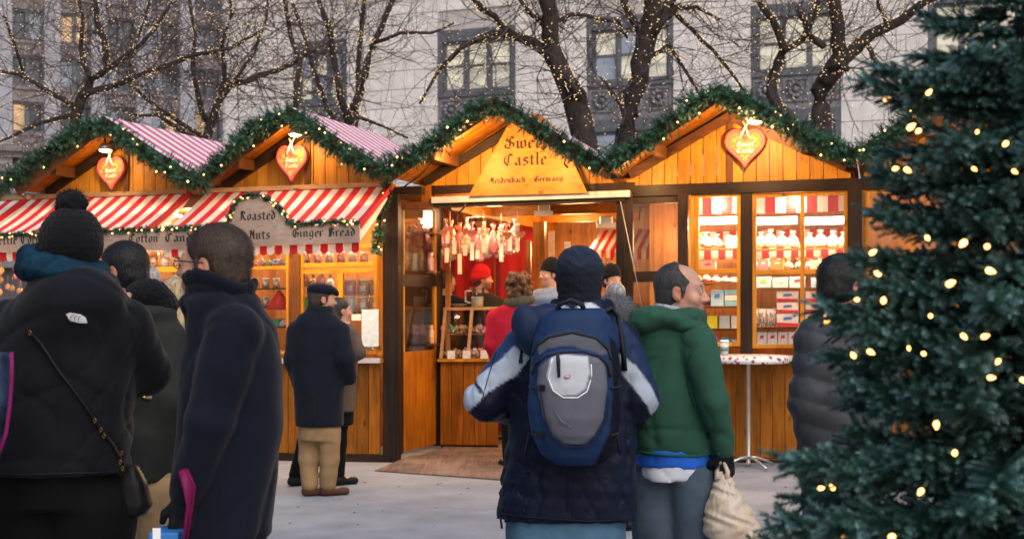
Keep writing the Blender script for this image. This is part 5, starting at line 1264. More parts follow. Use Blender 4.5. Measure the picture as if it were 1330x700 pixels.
def hair_sdf(f, style='short', grow=0.):
    s = SDF(); k = f.sc; g = grow
    s.ell((0,-.022,.040), (.083+g,.103+g,.090+g), f, .02*k)
    if style in ('short', 'bald'):
        s.ell((0,-.045,-.03), (.070+g,.070+g,.065), f, .03*k)
        s.capf((-.075,.020,.01), (-.074,.022,-.018), .010, .006, f, .01*k); s.capf((.075,.020,.01), (.074,.022,-.018), .010, .006, f, .01*k)
        s.ell((0,.10,-.035), (.115,.092,.098), f, .012*k, 's'); s.ell((0,.02,-.13), (.2,.2,.05), f, .01*k, 's')
        for sx in (-1, 1): s.ell((sx*.088,-.002,-.008), (.022,.022,.036), f, .006*k, 's')
    if style == 'bald': s.ell((0,.085,.105), (.085,.100,.072), f, .025*k, 's'); s.ell((0,.115,.05), (.085,.07,.08), f, .02*k, 's')
    if style == 'long':
        s.ell((0,-.06,-.06), (.085,.065,.12), f, .04*k); s.ell((0,-.07,-.14), (.075,.05,.10), f, .04*k); s.ell((0,.11,-.04), (.07,.085,.10), f, .012*k, 's')
    if style == 'curly':
        r = np.random.default_rng(5)
        for _ in range(70):
            a = r.uniform(0, 6.28); z = r.uniform(-.13, .12); rr = .10*math.sqrt(max(.05, 1-(z/.15)**2))
            p = (math.cos(a)*rr, math.sin(a)*rr-.03, z)
            if p[1] > .045 and z < .06: continue
            s.ell(p, (.032,.032,.028), f, .012*k)
        s.ell((0,.12,-.03), (.06,.075,.09), f, .01*k, 's')
    return s
def strands(f, amp=.003, fr_=130):
    def g(X, Y, Z):
        x, y, z = f.loc(X, Y, Z); a = np.arctan2(x, y-.04); return amp*(np.sin(a*34 + 9*np.sin(z*22) + 3*np.sin(y*40)) + .7*np.sin(x*fr_*1.3 + 14*z + 2*np.sin(z*50)) + .6*np.sin(y*90+z*60+x*25))
    return g
def px2(px, py, Y): return P(px, py, Y)
def hand(s, wrist, d, up, k=1., curl=.9, thumb=1):
    """palm with four bent fingers and a thumb; d = along the hand, up = back of hand"""
    d = Vector(d).normalized(); up = Vector(up); up = (up - d*up.dot(d)).normalized(); sd_ = d.cross(up)
    w_ = Vector(wrist); pc = w_ + d*.045*k
    s.cap(w_, w_ + d*.03*k, .026*k, .028*k, .015); 
    for j in range(4):
        o = sd_*(j-1.5)*.0205*k; a = w_ + d*.03*k + o*.8; kn = w_ + d*(.088 - .004*abs(j-1.2))*k + o
        s.cap(a, kn, .0135*k, .0115*k, .012)
        L = (.040, .046, .043, .034)[j]*k; dd = (d*math.cos(curl*.8) - up*math.sin(curl*.8)); p1 = kn + dd*L
        d2 = (d*math.cos(curl*1.9) - up*math.sin(curl*1.9)); p2 = p1 + d2*L*.7; d3 = (d*math.cos(curl*2.7) - up*math.sin(curl*2.7)); p3 = p2 + d3*L*.5
        s.cap(kn, p1, .0108*k, .0098*k, .004); s.cap(p1, p2, .0098*k, .009*k, .004); s.cap(p2, p3, .009*k, .0078*k, .004)
    b = w_ + d*.025*k + sd_*thumb*.026*k; t1 = b + (d*.6 + sd_*thumb*.6 - up*.4).normalized()*.036*k; t2 = t1 + (d*.8 - up*.5 + sd_*thumb*.1).normalized()*.030*k
    s.cap(w_ + d*.018*k + sd_*thumb*.012*k, b, .015*k, .0145*k, .012); s.cap(b, t1, .0145*k, .012*k, .006); s.cap(t1, t2, .012*k, .010*k, .005)
    return s
def person(label, Y, head, torso, arms, legs, skin='fair', coat=None, coat_mat=None, trousers=None, shoes=None, hair=None, hair_style='short', vox=.014,
           gloves=None, stubble=0, stout=0, folds=(.007, 26), seed=1, coat_color=None, hands=True, coat_extra=None, group=None, ankle=True, hairgrow=0, coat_name='coat', sleeve_k=.05, headvox=.0068, tr_color=None):
    """torso rows: (py, pxl, pxr, depth); arms/legs rows: (px, py, dY, radius in metres); head: (px, py, yaw, pitch, roll, scale)"""
    k = Y / F; hx, hy, yaw, pitch, roll, hs = head[:6]; hdy = head[6] if len(head) > 6 else 0
    hc = P(hx, hy, Y + hdy); f = Fr3(hc, yaw, pitch, roll, hs)
    bx = P((torso[-1][1] + torso[-1][2])/2, 400, Y).x; base = Vector((bx, Y, G(bx)))
    t = thing('person', label, 'person', base, group)
    sec = []
    for py, a, b, dp, *o in torso:
        pz = P((a+b)/2, py, Y); sec.append((pz.z, pz.x, Y + (o[0] if o else 0), (b-a)*k/2, dp))
    sec.sort(); A = [[(P(x, y, Y+dy), r) for x, y, dy, r in a] for a in arms]; Lg = [[(P(x, y, Y+dy), r) for x, y, dy, r in l] for l in legs]
    for l in Lg: l[-1][0].z = G(l[-1][0].x) + .10
    # body: one continuous skin
    s = SDF(); s.loft([(z, x, y, rx*.72, ry*.72) for z, x, y, rx, ry in sec], k=.04)
    top = Vector((sec[-1][1], sec[-1][2], sec[-1][0] - .05))
    nb = f.w((0, -.022, -.06)); s.cap(nb, top, .055*hs + .008*stout, .066*hs, .03)
    head_sdf(s, f, stout)
    for a in A: s.chain([q[0] for q in a], [q[1]*.62 for q in a], .03)
    hd = []
    for a, hw in zip(A, (hands if isinstance(hands, (list, tuple)) else [hands]*len(A))):
        if not hw: continue
        d = (a[-1][0] - a[-2][0]).normalized(); wr = a[-1][0] + d*.01
        dirn, upv, curl = hw if isinstance(hw, tuple) else (d, (0, -1, .1), .8)
        hd.append((wr, dirn, upv, curl)); 
        if not gloves: hand(s, wr, dirn, upv, hs, curl)
        else: hand(s, wr, dirn, upv, hs*.86, curl)
    for l in Lg:
        s.chain([q[0] for q in l], [q[1]*.72 for q in l], .03); fp = l[-1][0]; s.cap(fp - Vector((0,0,.05)), fp + Vector((-math.sin(math.radians(yaw))*.13, math.cos(math.radians(yaw))*.13, -.065)), .036, .03, .03)
    hv = np.array(hc); fine = [[(hv[i], .125 if i < 2 else .15, headvox)] for i in range(3)]
    if hd and not gloves:
        for wr, *_ in hd:
            for i in range(3): fine[i].append((np.array(wr)[i], .1, .007))
    soft('body', s, vox*1.15, SK[skin], t, fine=fine, color=head_color(f, stubble))
    # eyes
    for sx in (-1, 1):
        e = Fr3(f.w((sx*.031, .0795, .006)), yaw, pitch, roll, hs); mb = MB(); n = 8; vs = []
        prof = [(0.0001, .0140), (.004, .0134), (.0078, .0112), (.0108, .006)]
        R_h = Matrix(e.R.tolist()); rot = R_h @ Matrix.Rotation(math.radians(-90), 3, 'X')
        mb.lathe(e.w((0, 0, 0)), [(r*hs, z*hs) for r, z in prof[::-1]], 10, ax=rot); mb.build('eye', white_e, t)
        mb = MB(); mb.lathe(e.w((0, .0003, 0)), [(.0056*hs, .0131*hs), (.0001, .0146*hs)], 10, ax=rot); mb.build('iris', iris, t)
    # clothing
    if coat is not None:
        s = SDF(); s.loft([(z, x, y, rx, ry) for z, x, y, rx, ry in sec], pw=2.4, k=.05)
        for a in A: s.chain([q[0] for q in a], [q[1] for q in a], sleeve_k)
        for fn in coat: fn(s, f, top, sec)
        csd = s
        soft(coat_name, s, vox, coat_mat, t, folds=creases(seed, *folds), color=coat_color or ONE, smooth=1, extra=coat_extra)
        t['_s'] = 0; del t['_s']
    else: csd = None
    if trousers:
        s = SDF(); z0 = sec[0][0]; hipz = z0 + .10
        s.loft([(z0 - .12, sec[0][1], sec[0][2], sec[0][3]*.84, sec[0][4]*.84), (z0 + .06, sec[0][1], sec[0][2], sec[0][3]*.86, sec[0][4]*.86)], k=.05)
        for l in Lg: s.chain([q[0] for q in l], [q[1] for q in l], .03)
        soft('trousers', s, vox, trousers, t, folds=creases(seed+7, .006, 34, bias=(0,0,14)), color=tr_color or ONE)
    if shoes:
        for l in Lg:
            fp = l[-1][0]; s = SDF(); yw = math.radians(l_yaw(legs, l, Lg, yaw)); d = Vector((-math.sin(yw), math.cos(yw), 0))
            s.cap(fp + Vector((0,0,-.02)), fp + Vector((0,0,-.055)), .046, .046, .02); s.cap(fp + Vector((0,0,-.062)) - d*.03, fp + d*.15 + Vector((0,0,-.068)), .040, .034, .03)
            so_ = SDF(); so_.cap(fp + Vector((0,0,-.062)), fp + Vector((0,0,-.060)), .04, .04, .02)
            zf = G(fp.x) + .002
            soft('shoe', s, .010, shoes, t, color=ONE, extra=lambda d_, X, Y_, Z: np.maximum(d_, zf - Z))
    if hair: soft('hair', hair_sdf(f, hair_style, hairgrow), .0075 if headvox < .01 else .011, HR[hair], t, folds=strands(f, .0011 if hair_style != 'curly' else .005), smooth=0 if hair_style == 'curly' else 1)
    if hair and headvox < .0085:
        ho = [o for o in t.children if o.name.startswith('hair')][0]; me = ho.data; off = wloc(ho); n = len(me.vertices); mb = MB()
        co = np.empty(n*3); me.vertices.foreach_get('co', co); co = co.reshape(-1, 3); nr = np.array([v_.normal for v_ in me.vertices]); rgh = np.random.default_rng(seed)
        hcv = np.array(f.o)
        for i in rgh.choice(n, min(n, 9500), False):
            p = Vector(co[i]) + off; nn = Vector(nr[i]); 
            if nn.dot(p - Vector(hcv)) < 0: nn = -nn
            q = f.w((0,-.12,-.06)) - f.w((0,0,0)); dr = (q - nn*q.dot(nn)).normalized()*.9 + nn*.22 + Vector(rgh.normal(size=3)*.16); dr.normalize(); L_h = rgh.uniform(.012, .026)*(.6 if hair_style == 'bald' else 1); a_ = dr.cross(nn).normalized()*.0009
            mb.add([p-a_, p+a_, p + dr*L_h], [(0,1,2)])
        tag(mb.build('hair_strands', HR[hair], t), kind='stuff')
    if gloves and hd:
        for wr, dirn, upv, curl in hd:
            s = SDF(); hand(s, wr, dirn, upv, hs*1.12, curl); s.cap(Vector(wr) - Vector(dirn).normalized()*.03, Vector(wr) + Vector(dirn).normalized()*.01, .038, .036, .015); soft('glove', s, .007, gloves, t, color=ONE)
    return t, f, csd
def l_yaw(legs, l, Lg, yaw): return yaw
def beanie(par, f, m, thick=.012, top=.02, tall=0., name='beanie', slouch=0, low=-.01, cuff=True, color=None, rib=.003, back=-.03, wide=0.):
    s = SDF(); k = f.sc
    s.ell((0,-.020-slouch,.045+top*.5), (.080+thick+wide,.099+thick+wide*.6,.090+thick+top+tall), f, .02*k)
    if tall: s.ell((0,-.02,.075+tall), (.074+wide,.085,.07+tall*.4), f, .04*k)
    if back: s.ell((0,-.045,.0), (.078+thick+wide,.078+thick,.06), f, .03*k)
    R = f.R
    def cut(d, X, Y, Z):
        x, y, z = f.loc(X, Y, Z); a = np.arctan2(x, y + .02); d = d + rib*.5*np.sin(a*46) + .0015*np.sin(z*300)
        if cuff:
            band = np.exp(-((z - low - .022 + .10*(-y)*(-1 if back else -1))/.026)**4); d = d - .007*band
        return np.maximum(d, (low - .25*(-y+.05)*(1 if back else 0) - z)*k) if not back else np.maximum(d, (low + .28*np.clip(y, -.12, .1) - z)*k)
    return soft(name, s, .0075, m, par, extra=cut, color=color or ONE)
# ================================================================ people
FB = {n: fabric(n.replace(' ', '_'), c, **k) for n, c, k in (
    ('navy wool', (.007, .009, .016), dict(bs=330, bump=.6, sheen=.5)), ('black fleece', (.006, .007, .011), dict(bs=200, bump=.7, sheen=.6)),
    ('overcoat wool', (.005, .007, .014), dict(bs=330, bump=.6, sheen=.55)), ('black denim', (.004, .004, .005), dict(bs=300, sheen=.2)),
    ('parka nylon', (1, 1, 1), dict(rough=.5, bs=60, bump=.35, dist=.003, sheen=.1, var=.05)), ('green fleece', (.024, .078, .052), dict(bs=240, bump=.5, sheen=.4)),
    ('khaki cotton', (.30, .19, .095), dict(bs=300, bump=.3)), ('blue jeans', (.10, .20, .30), dict(bs=380, bump=.6, var=.2, scale=5)), ('grey jeans', (.075, .105, .14), dict(bs=380, bump=.6, var=.2, scale=5)),
    ('olive cotton', (.026, .027, .024), dict(bs=200)), ('taupe wool', (.11, .075, .058), dict(bs=260)), ('red wool', (.42, .012, .03), dict(bs=260)), ('puffer', (.050, .052, .062), dict(rough=.42, bs=50, bump=.4, dist=.003, sheen=.1)),
    ('pale blue puffer', (.17, .23, .34), dict(rough=.5, bs=50, bump=.4, dist=.003)), ('brown leather', (.08, .035, .022), dict(rough=.45, bs=90, bump=.3)), ('black leather', (.012, .012, .014), dict(rough=.4, bs=90, bump=.3, sheen=0)),
    ('knit black', (.006, .006, .008), dict(bs=120, bump=1., dist=.005, sheen=.5)), ('knit blue', (.022, .027, .042), dict(bs=150, bump=.9, dist=.003, sheen=.3)), ('knit red', (.45, .015, .02), dict(bs=120, bump=1, dist=.004)),
    ('royal puffer', (.03, .12, .42), dict(rough=.45, bs=50)), ('magenta nylon', (.20, .012, .10), dict(rough=.5)), ('blue cotton', (.02, .12, .55), dict(bs=250)), ('white cotton', (.62, .64, .70), dict(bs=250)), ('grey cotton', (.30, .34, .38), dict(bs=250)),
    ('tan wool', (.26, .18, .14), dict(bs=200)), ('teal plaid', (.006, .034, .062), dict(bs=160, bump=.8, dist=.003, var=.4, scale=18)), ('black nylon', (.012, .013, .018), dict(rough=.5, bs=150, bump=.4)), ('scarf olive', (.09, .085, .06), dict(bs=120, bump=1, dist=.004)))}
def ringcaps(s, pts, r, k=.03):
    for i in range(len(pts)): s.cap(pts[i], pts[(i+1) % len(pts)], r, r, k)
def collar(px0, px1, py, rise, r, Y, dep=.11, tilt=0):
    def f_(s, f, top, sec):
        pts = []
        for q in range(12):
            a = q*math.pi/6; c0, c1 = P(px0, py, Y), P(px1, py, Y); c = (c0+c1)/2; R_ = (c1.x-c0.x)/2
            pts.append(Vector((c.x + math.cos(a)*R_, Y + math.sin(a)*dep, c.z + math.cos(a)*tilt)))
        for h in np.linspace(0, rise, 3): ringcaps(s, [p + Vector((0,0,h)) for p in pts], r, .02)
    return f_
def lump(px, py, Y, r, k=.04): return lambda s, f, top, sec: s.ell(P(px, py, Y), r, None, k)
def quilt(step, amp, slope=.0):
    def g(d, X, Y, Z): return d - amp*np.abs(np.sin(math.pi*(Z + slope*X + .012*np.sin(X*9))/step))**.7 + amp*.6
    return g
def hemrib(z0, h, amp=.004):
    return lambda d, X, Y, Z: d + amp*np.sin(X*330)*(Z < z0 + h) + .012*np.exp(-((Z-z0-h)/.008)**2)
def glasses(f, par, label, m):
    for sx in (-1, 1):
        pts = [f.w((sx*.033 + .023*math.cos(a), .104, .004 + .017*math.sin(a))) for a in np.linspace(0, 2*math.pi, 13)]
        MB().tube(pts, .0021, 5, cap=False).build('glasses_rim', m, par)
        MB().tube([f.w((sx*.057, .104, .010)), f.w((sx*.074, .06, .010)), f.w((sx*.080, -.012, .006)), f.w((sx*.078, -.022, -.006))], .0024, 5).build('glasses_arm', m, par)
        MB().add([f.w((sx*.033 + .022*math.cos(a), .104, .004 + .016*math.sin(a))) for a in np.linspace(0, 2*math.pi, 13)[:-1]], [tuple(range(12))]).build('lens', M['glass'], par)
    MB().tube([f.w((-.010, .105, .008)), f.w((.010, .105, .008))], .002, 5).build('glasses_bridge', m, par)
def seam(csd, pts, m, par, name='seam', r=.003, Y0=0, depth=.7, off=.001, n=6):
    """a cord lying on the camera side of a garment, through pixel points at depth ~Y0"""
    out = []
    for (x0, y0), (x1, y1) in zip(pts[:-1], pts[1:]):
        for t in np.linspace(0, 1, n)[:-1]:
            p = P(x0 + (x1-x0)*t, y0 + (y1-y0)*t, Y0); y = csd.front(p.x, p.z, Y0 - depth, Y0 + .2)
            if y is not None: out.append(Vector((p.x, y - off, p.z)))
    if len(out) > 1: return MB().tube(out, r, 6).build(name, m, par)
def decal(csd, pts, m, par, name, Y0, off=.003, depth=.7):
    c = np.mean(pts, 0); P0 = []; rows = []
    for q in (0., .5, 1.):
        row = []
        for x, y in pts:
            xx, yy = c[0] + (x-c[0])*q, c[1] + (y-c[1])*q; p = P(xx, yy, Y0); s = csd.front(p.x, p.z, Y0 - depth, Y0 + .3); row.append(Vector((p.x, (s if s is not None else Y0) - off - .0015*(1-q), p.z)))
        rows.append(row)
    n = len(pts); vs = [rows[0][0]] + rows[1] + rows[2]; fs = []
    for i in range(n):
        j = (i+1) % n; fs += [(0, 1+i, 1+j), (1+i, 1+n+i, 1+n+j, 1+j)]
    return MB().add(vs, fs, 0, True).build(name, m, par)
blk = mat('black_frame', (.02, .012, .02), .3, bump=0)
# ---------- the man with the backpack
Y6 = 6.15
pj = lambda pts, Y=Y6: [(P(x, y, Y).x, P(x, y, Y).z) for x, y in pts]
def parka_col(v):
    x, z = v[:,0], v[:,2]; o = np.tile(np.array((.007, .010, .026)), (len(v), 1))
    def put(poly, c, w=.005):
        a = np.clip(.5 - polydist(x, z, pj(poly))/w, 0, 1)[:,None]; o[:] = o*(1-a) + np.array(c)*a
    roy = (.022, .048, .125)
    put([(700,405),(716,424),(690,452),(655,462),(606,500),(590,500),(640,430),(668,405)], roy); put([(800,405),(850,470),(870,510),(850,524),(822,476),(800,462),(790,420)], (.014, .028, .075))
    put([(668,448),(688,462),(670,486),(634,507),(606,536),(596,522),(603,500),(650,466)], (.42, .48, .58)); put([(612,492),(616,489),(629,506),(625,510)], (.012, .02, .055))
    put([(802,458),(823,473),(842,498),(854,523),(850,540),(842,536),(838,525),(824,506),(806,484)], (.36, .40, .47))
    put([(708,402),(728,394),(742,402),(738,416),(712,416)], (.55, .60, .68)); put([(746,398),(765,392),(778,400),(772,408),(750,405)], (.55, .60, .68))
    return o
p6, f6, c6 = person('man in navy parka and blue knit hat wearing a backpack, seen from behind', Y6, (753, 363, -8, 0, 0, 1.02),
    [(404,724,784,.09),(414,702,800,.12),(426,684,812,.145),(450,668,818,.16),(500,664,820,.165),(560,660,826,.17),(620,650,828,.18),(673,644,826,.185)],
    [[(688,440,0,.088),(630,519,-.03,.090),(655,530,.16,.066),(680,535,.26,.055)], [(806,442,0,.088),(829,518,-.03,.088),(822,535,.16,.064),(800,540,.26,.055)]],
    [[(692,690,0,.108),(690,780,0,.08),(690,860,0,.062)], [(776,690,0,.108),(776,780,0,.08),(778,860,0,.062)]],
    coat=[collar(722, 792, 412, .05, .028, Y6, .10), lump(760,415,Y6-.05,(.12,.09,.05))], coat_mat=FB['parka nylon'], coat_name='parka',
    trousers=FB['blue jeans'], shoes=FB['black leather'], hair='brown', vox=.0105, folds=(.018, 30), sleeve_k=.022, seed=3, coat_color=parka_col, hands=False)
def b6c(v):
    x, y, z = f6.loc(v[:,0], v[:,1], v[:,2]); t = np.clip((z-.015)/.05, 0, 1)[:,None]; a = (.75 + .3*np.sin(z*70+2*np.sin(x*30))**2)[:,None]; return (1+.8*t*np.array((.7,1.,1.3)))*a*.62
s = SDF(); hp_ = lambda z, rx, ry: (f6.w((0,0,z)).z, f6.w((0,-.02,0)).x, f6.w((0,-.02,0)).y, rx, ry)
s.loft([hp_(-.135,.086,.100), hp_(-.06,.096,.113), hp_(.0,.101,.119), hp_(.06,.100,.118)], pw=2.1, k=.02); s.ell((0,-.02,.055), (.099,.117,.090), f6, .02)
def kn(X, Y, Z):
    x, y, z = f6.loc(X, Y, Z); a = np.arctan2(x, y+.02); return .0022*np.sin(a*60) + .004*np.exp(-((z+.058)/.007)**2) + creases(8, .007, 40, bias=(0,0,50))(X, Y, Z)
soft('beanie', s, .0065, FB['knit blue'], p6, folds=kn, color=b6c)
s = SDF(); fhd = Fr3(P(690, 430, Y6-.15), 0, 0, -22); s.ell((0,0,0), (.078,.075,.118), fhd, .03); s.ell(P(712, 408, Y6-.10), (.07,.07,.05), None, .04)
soft('hood', s, .009, FB['parka nylon'], p6, folds=creases(19, .012, 40), color=lambda v: np.tile(np.array((.013,.024,.062)), (len(v), 1)))
seam(c6, [(648,662),(700,664),(760,668),(824,668)], FB['black nylon'], p6, 'hem_cord', .004, Y6)
MB().tube([P(650, 672, Y6-.12), P(652, 686, Y6-.12)], .005, 6).build('cord_toggle', FB['black nylon'], p6)
# backpack
YB = Y6 - .26
bp = thing('backpack', 'blue and grey backpack with white panel and oval badge on the parka', 'backpack', P(743, 604, YB))
FBb = fabric('backpack_nylon', (1, 1, 1), rough=.55, bs=420, bump=.4, var=.06)
bs = SDF(); rows = [(400,716,782,.05),(412,703,792,.075),(440,693,799,.10),(480,687,804,.115),(530,685,806,.125),(565,690,803,.12),(590,702,794,.10),(603,722,780,.07)]
bs.loft([(P(0,py,YB).z, P((a+b)/2,py,YB).x, YB, (b-a)/2*YB/F, d) for py, a, b, d in rows], pw=2.8)
def bcol(v):
    x, z = v[:,0], v[:,2]; o = np.tile(np.array((.014, .034, .095)), (len(v), 1)); q = lambda pts: [(P(a, b, YB-.1).x, P(a, b, YB-.1).z) for a, b in pts]
    def put(poly, c, w=.004):
        a = np.clip(.5 - polydist(x, z, q(poly))/w, 0, 1)[:,None]; o[:] = o*(1-a) + np.array(c)*a
    put([(712,436),(742,430),(775,438),(790,458),(778,462),(742,448),(712,452),(700,462),(698,448)], (.10, .105, .13))
    put([(690,470),(700,540),(704,580),(690,600),(680,560),(680,480)], (.018, .045, .12)); put([(792,436),(815,460),(815,600),(772,606),(792,560),(797,500)], (.006, .007, .013))
    return o
soft('pack_body', bs, .009, FBb, bp, folds=creases(4, .006, 30), color=bcol)
# front pocket stands proud: grey U with white tongue
ps = SDF(); rows = [(452,724,764,.030),(458,706,780,.05),(468,699,787,.062),(500,697,790,.07),(540,704,786,.066),(562,714,776,.052),(574,728,764,.035)]
ps.loft([(P(0,py,YB).z, P((a+b)/2,py,YB-.1).x, YB-.085, (b-a)/2*(YB-.1)/F, d) for py, a, b, d in rows], pw=2.4)
def pcol(v):
    x, z = v[:,0], v[:,2]; o = np.tile(np.array((.135, .135, .165)), (len(v), 1)); q = lambda pts: [(P(a, b, YB-.15).x, P(a, b, YB-.15).z) for a, b in pts]
    a = np.clip(.5 - polydist(x, z, q([(716,462),(726,460),(764,463),(766,485),(760,505),(748,513),(730,513),(716,505),(710,488)]))/.004, 0, 1)[:,None]; o = o*(1-a) + np.array((.55,.57,.60))*a
    b = np.clip(.5 - polydist(x, z, q([(690,452),(726,452),(757,452),(795,455),(795,470),(765,462),(742,459),(718,463),(695,480)]))/.004, 0, 1)[:,None]; return o*(1-b) + np.array((.02,.05,.16))*b
soft('front_pocket', ps, .0075, FBb, bp, folds=creases(14, .004, 34), color=pcol)
both = SDF(); both.p = bs.p + ps.p
zm = mat('zip_black', (.012, .012, .015), .5, bump=.6, bscale=300)
seam(both, [(690,462),(697,448),(712,437),(742,431),(772,438),(788,452),(794,470)], zm, bp, 'zip', .0055, YB, off=0, n=5); seam(both, [(690,484),(696,470),(708,461),(728,456),(755,455),(776,461),(789,474),(792,492)], zm, bp, 'zip', .006, YB, off=0, n=5)
seam(both, [(716,464),(711,488),(717,504),(730,513),(748,513),(760,505),(766,486),(765,466)], FBb, bp, 'piping', .0025, YB, off=0, n=5); seam(both, [(700,500),(707,540),(716,562),(729,574),(746,577),(764,573),(776,560),(786,538),(791,500)], zm, bp, 'pocket_seam', .003, YB, off=0, n=5)
MB().tube([P(724,458,YB-.16), P(725,468,YB-.17), P(726,490,YB-.165)], [.006,.009,.007], 6).build('zip_pull', zm, bp)
decal(both, [(735+4.4*math.cos(a), 486-2.6*math.sin(a)-.6*math.cos(a)) for a in np.linspace(0, 6.28, 15)[:-1]], colmat((.5, .12, .2)), bp, 'badge', YB, .004)
decal(both, [(735+3*math.cos(a), 486-1.4*math.sin(a)) for a in np.linspace(0, 6.28, 13)[:-1]], colmat((.6, .5, .55)), bp, 'badge_mark', YB, .006)
decal(both, [(718,528),(727,543),(741,550),(741,552),(726,546),(717,530)], colmat((.10,.105,.13)), bp, 'pocket_fold', YB, .002)
MB().tube([P(724,408,YB-.02), P(726,396,YB-.05), P(742,389,YB-.06), P(756,396,YB-.05), P(760,407,YB-.02)], .010, 8, sx=1.3).build('top_handle', zm, bp)
for pts in ([(716,408),(702,398),(690,402),(682,425),(676,470)], [(772,408),(790,400),(800,410),(806,440),(808,480)]):
    o_ = []
    for (x, y) in pts:
        p = P(x, y, Y6); yy = c6.front(p.x, p.z, Y6-.6, Y6+.2); o_.append(Vector((p.x, min(yy if yy else Y6, Y6+.02) - .004, p.z)))
    MB().tube(o_, .010, 8, sx=2.0).build('shoulder_strap', zm, bp)
seam(c6, [(668,560),(700,562),(742,563),(800,562),(824,560)], FB['black nylon'], p6, 'waist_seam', .0018, Y6); seam(c6, [(742,606),(742,640),(741,668)], FB['black nylon'], p6, 'back_seam', .0018, Y6)
seam(c6, [(645,452),(640,470),(634,490),(628,512),(626,540)], FB['black nylon'], p6, 'sleeve_seam', .0018, Y6)
for y_ in (500, 560): seam(both, [(683,y_),(690,y_+1),(699,y_+2)], zm, bp, 'compression_strap', .005, YB, off=0); seam(both, [(792,y_+2),(800,y_+1),(806,y_)], zm, bp, 'compression_strap', .005, YB, off=0)
for y_ in (500, 560): decal(both, [(699,y_-3),(707,y_-3),(707,y_+5),(699,y_+5)], blk, bp, 'buckle', YB, .005)
for x in (688, 800): MB().tube([P(x, 560, YB+.02), P(x + (-6 if x < 700 else 6), 590, YB+.08)], .006, 6).build('side_strap', zm, bp)
# ---------- the man in the green hoodie
Y7 = 6.45; k7 = F / Y7
hp = [collar(846, 906, 414, .012, .034, Y7+.0, .10)]
p7, f7, c7 = person('balding man in green hooded sweatshirt looking right, carrying a plastic bag', Y7, (886, 380, -110, -2, 0, 1.07),
    [(408,852,902,.09),(416,834,914,.12),(430,818,928,.145),(460,814,934,.16),(520,816,938,.165),(570,822,934,.17),(588,824,930,.165)],
    [[(906,446,-.13,.088),(926,520,-.20,.072),(938,572,-.15,.052),(940,582,-.14,.05)], [(836,446,.1,.085),(828,515,.06,.07),(834,575,.0,.055)]],
    [[(852,625,.04,.125),(850,730,.02,.095),(850,850,0,.07)], [(902,625,-.04,.125),(903,730,-.03,.095),(900,850,0,.07)]],
    coat=hp, coat_mat=FB['green fleece'], coat_name='hoodie', trousers=FB['grey jeans'], shoes=FB['black leather'], hair='greying', hair_style='bald', vox=.0105, folds=(.018, 24), sleeve_k=.016, seed=21,
    gloves=FB['black leather'], stout=1, stubble=.55, hands=[((.02, 0, -1), (.3, -1, .0), 1.1), False], headvox=.0056)
s = SDF(); fh = Fr3(P(858, 412, Y7-.09), 0, 0, 8); s.ell((0,0,0), (.135,.105,.050), fh, .03); s.ell(P(836,420,Y7-.10), (.075,.08,.045), None, .04); s.ell(P(892,424,Y7-.06), (.085,.12,.036), None, .04); s.ell(P(876,398,Y7-.0), (.075,.075,.06), None, .03, 's')
soft('hood', s, .009, FB['green fleece'], p7, folds=creases(61, .012, 42, bias=(0,0,40)), color=ONE)
seam(c7, [(826,583),(860,586),(900,587),(934,583)], fabric('green_rib', (.018,.085,.05)), p7, 'hem_rib', .006, Y7); seam(c7, [(893,446),(886,470),(888,500),(896,530)], fabric('green_seam', (.012,.06,.035)), p7, 'sleeve_seam', .0025, Y7)
for nm, m_, rows in (('undershirt', 'blue cotton', [(580,828,928,.165),(604,826,926,.165)]), ('white_shirt', 'white cotton', [(598,832,922,.160),(614,830,920,.162),(621,834,905,.162)])):
    s = SDF(); s.loft([(P(0,y,Y7).z, P((a+b)/2,y,Y7).x, Y7, (b-a)/2*Y7/F, d) for y, a, b, d in rows], pw=2.4); soft(nm, s, .010, FB[m_], p7, folds=creases(31 + len(nm), .009, 40, bias=(40,0,0)), color=ONE)
s = SDF(); ringcaps(s, [Vector((P(872,398,Y7).x + math.cos(a)*.068, Y7 + math.sin(a)*.075, P(0,401,Y7).z + .012*math.cos(a)*-1)) for a in np.linspace(0, 6.28, 13)[:-1]], .014, .01); soft('collar', s, .008, FB['grey cotton'], p7, color=ONE)
# plastic bag
YP = Y7 - .16
pb = thing('plastic_bag', 'crumpled tan plastic carrier bag held by the man in green', 'bag', P(948, 700, YP))
s = SDF(); s.loft([(P(0,y,YP).z, P((a+b)/2,y,YP).x, YP, (b-a)/2*YP/F, d) for y, a, b, d in ((612,933,945,.02),(625,926,954,.05),(645,919,966,.08),(665,915,978,.10),(685,913,988,.105),(697,916,990,.095),(702,925,985,.07))], pw=2.2)
pm, t_, b_, L_ = new_mat('tan_plastic'); tc = N(t_, 'TexCoord'); nz1 = N(t_, 'TexNoise'); nz1.inputs['Scale'].default_value = 6; nz1.inputs['Detail'].default_value = 4; nz1.inputs['Distortion'].default_value = 1.5; L_.new(tc.outputs['Object'], nz1.inputs['Vector'])
rr = N(t_, 'ValToRGB'); e = rr.color_ramp.elements; e[0].position = .3; e[0].color = (.74, .66, .58, 1); e[1].position = .7; e[1].color = (.80, .64, .44, 1); L_.new(nz1.outputs['Fac'], rr.inputs[0]); L_.new(rr.outputs[0], b_.inputs['Base Color']); b_.inputs['Roughness'].default_value = .28; b_.inputs['Subsurface Weight'].default_value = .5; b_.inputs['Subsurface Radius'].default_value = (.03,.02,.01)
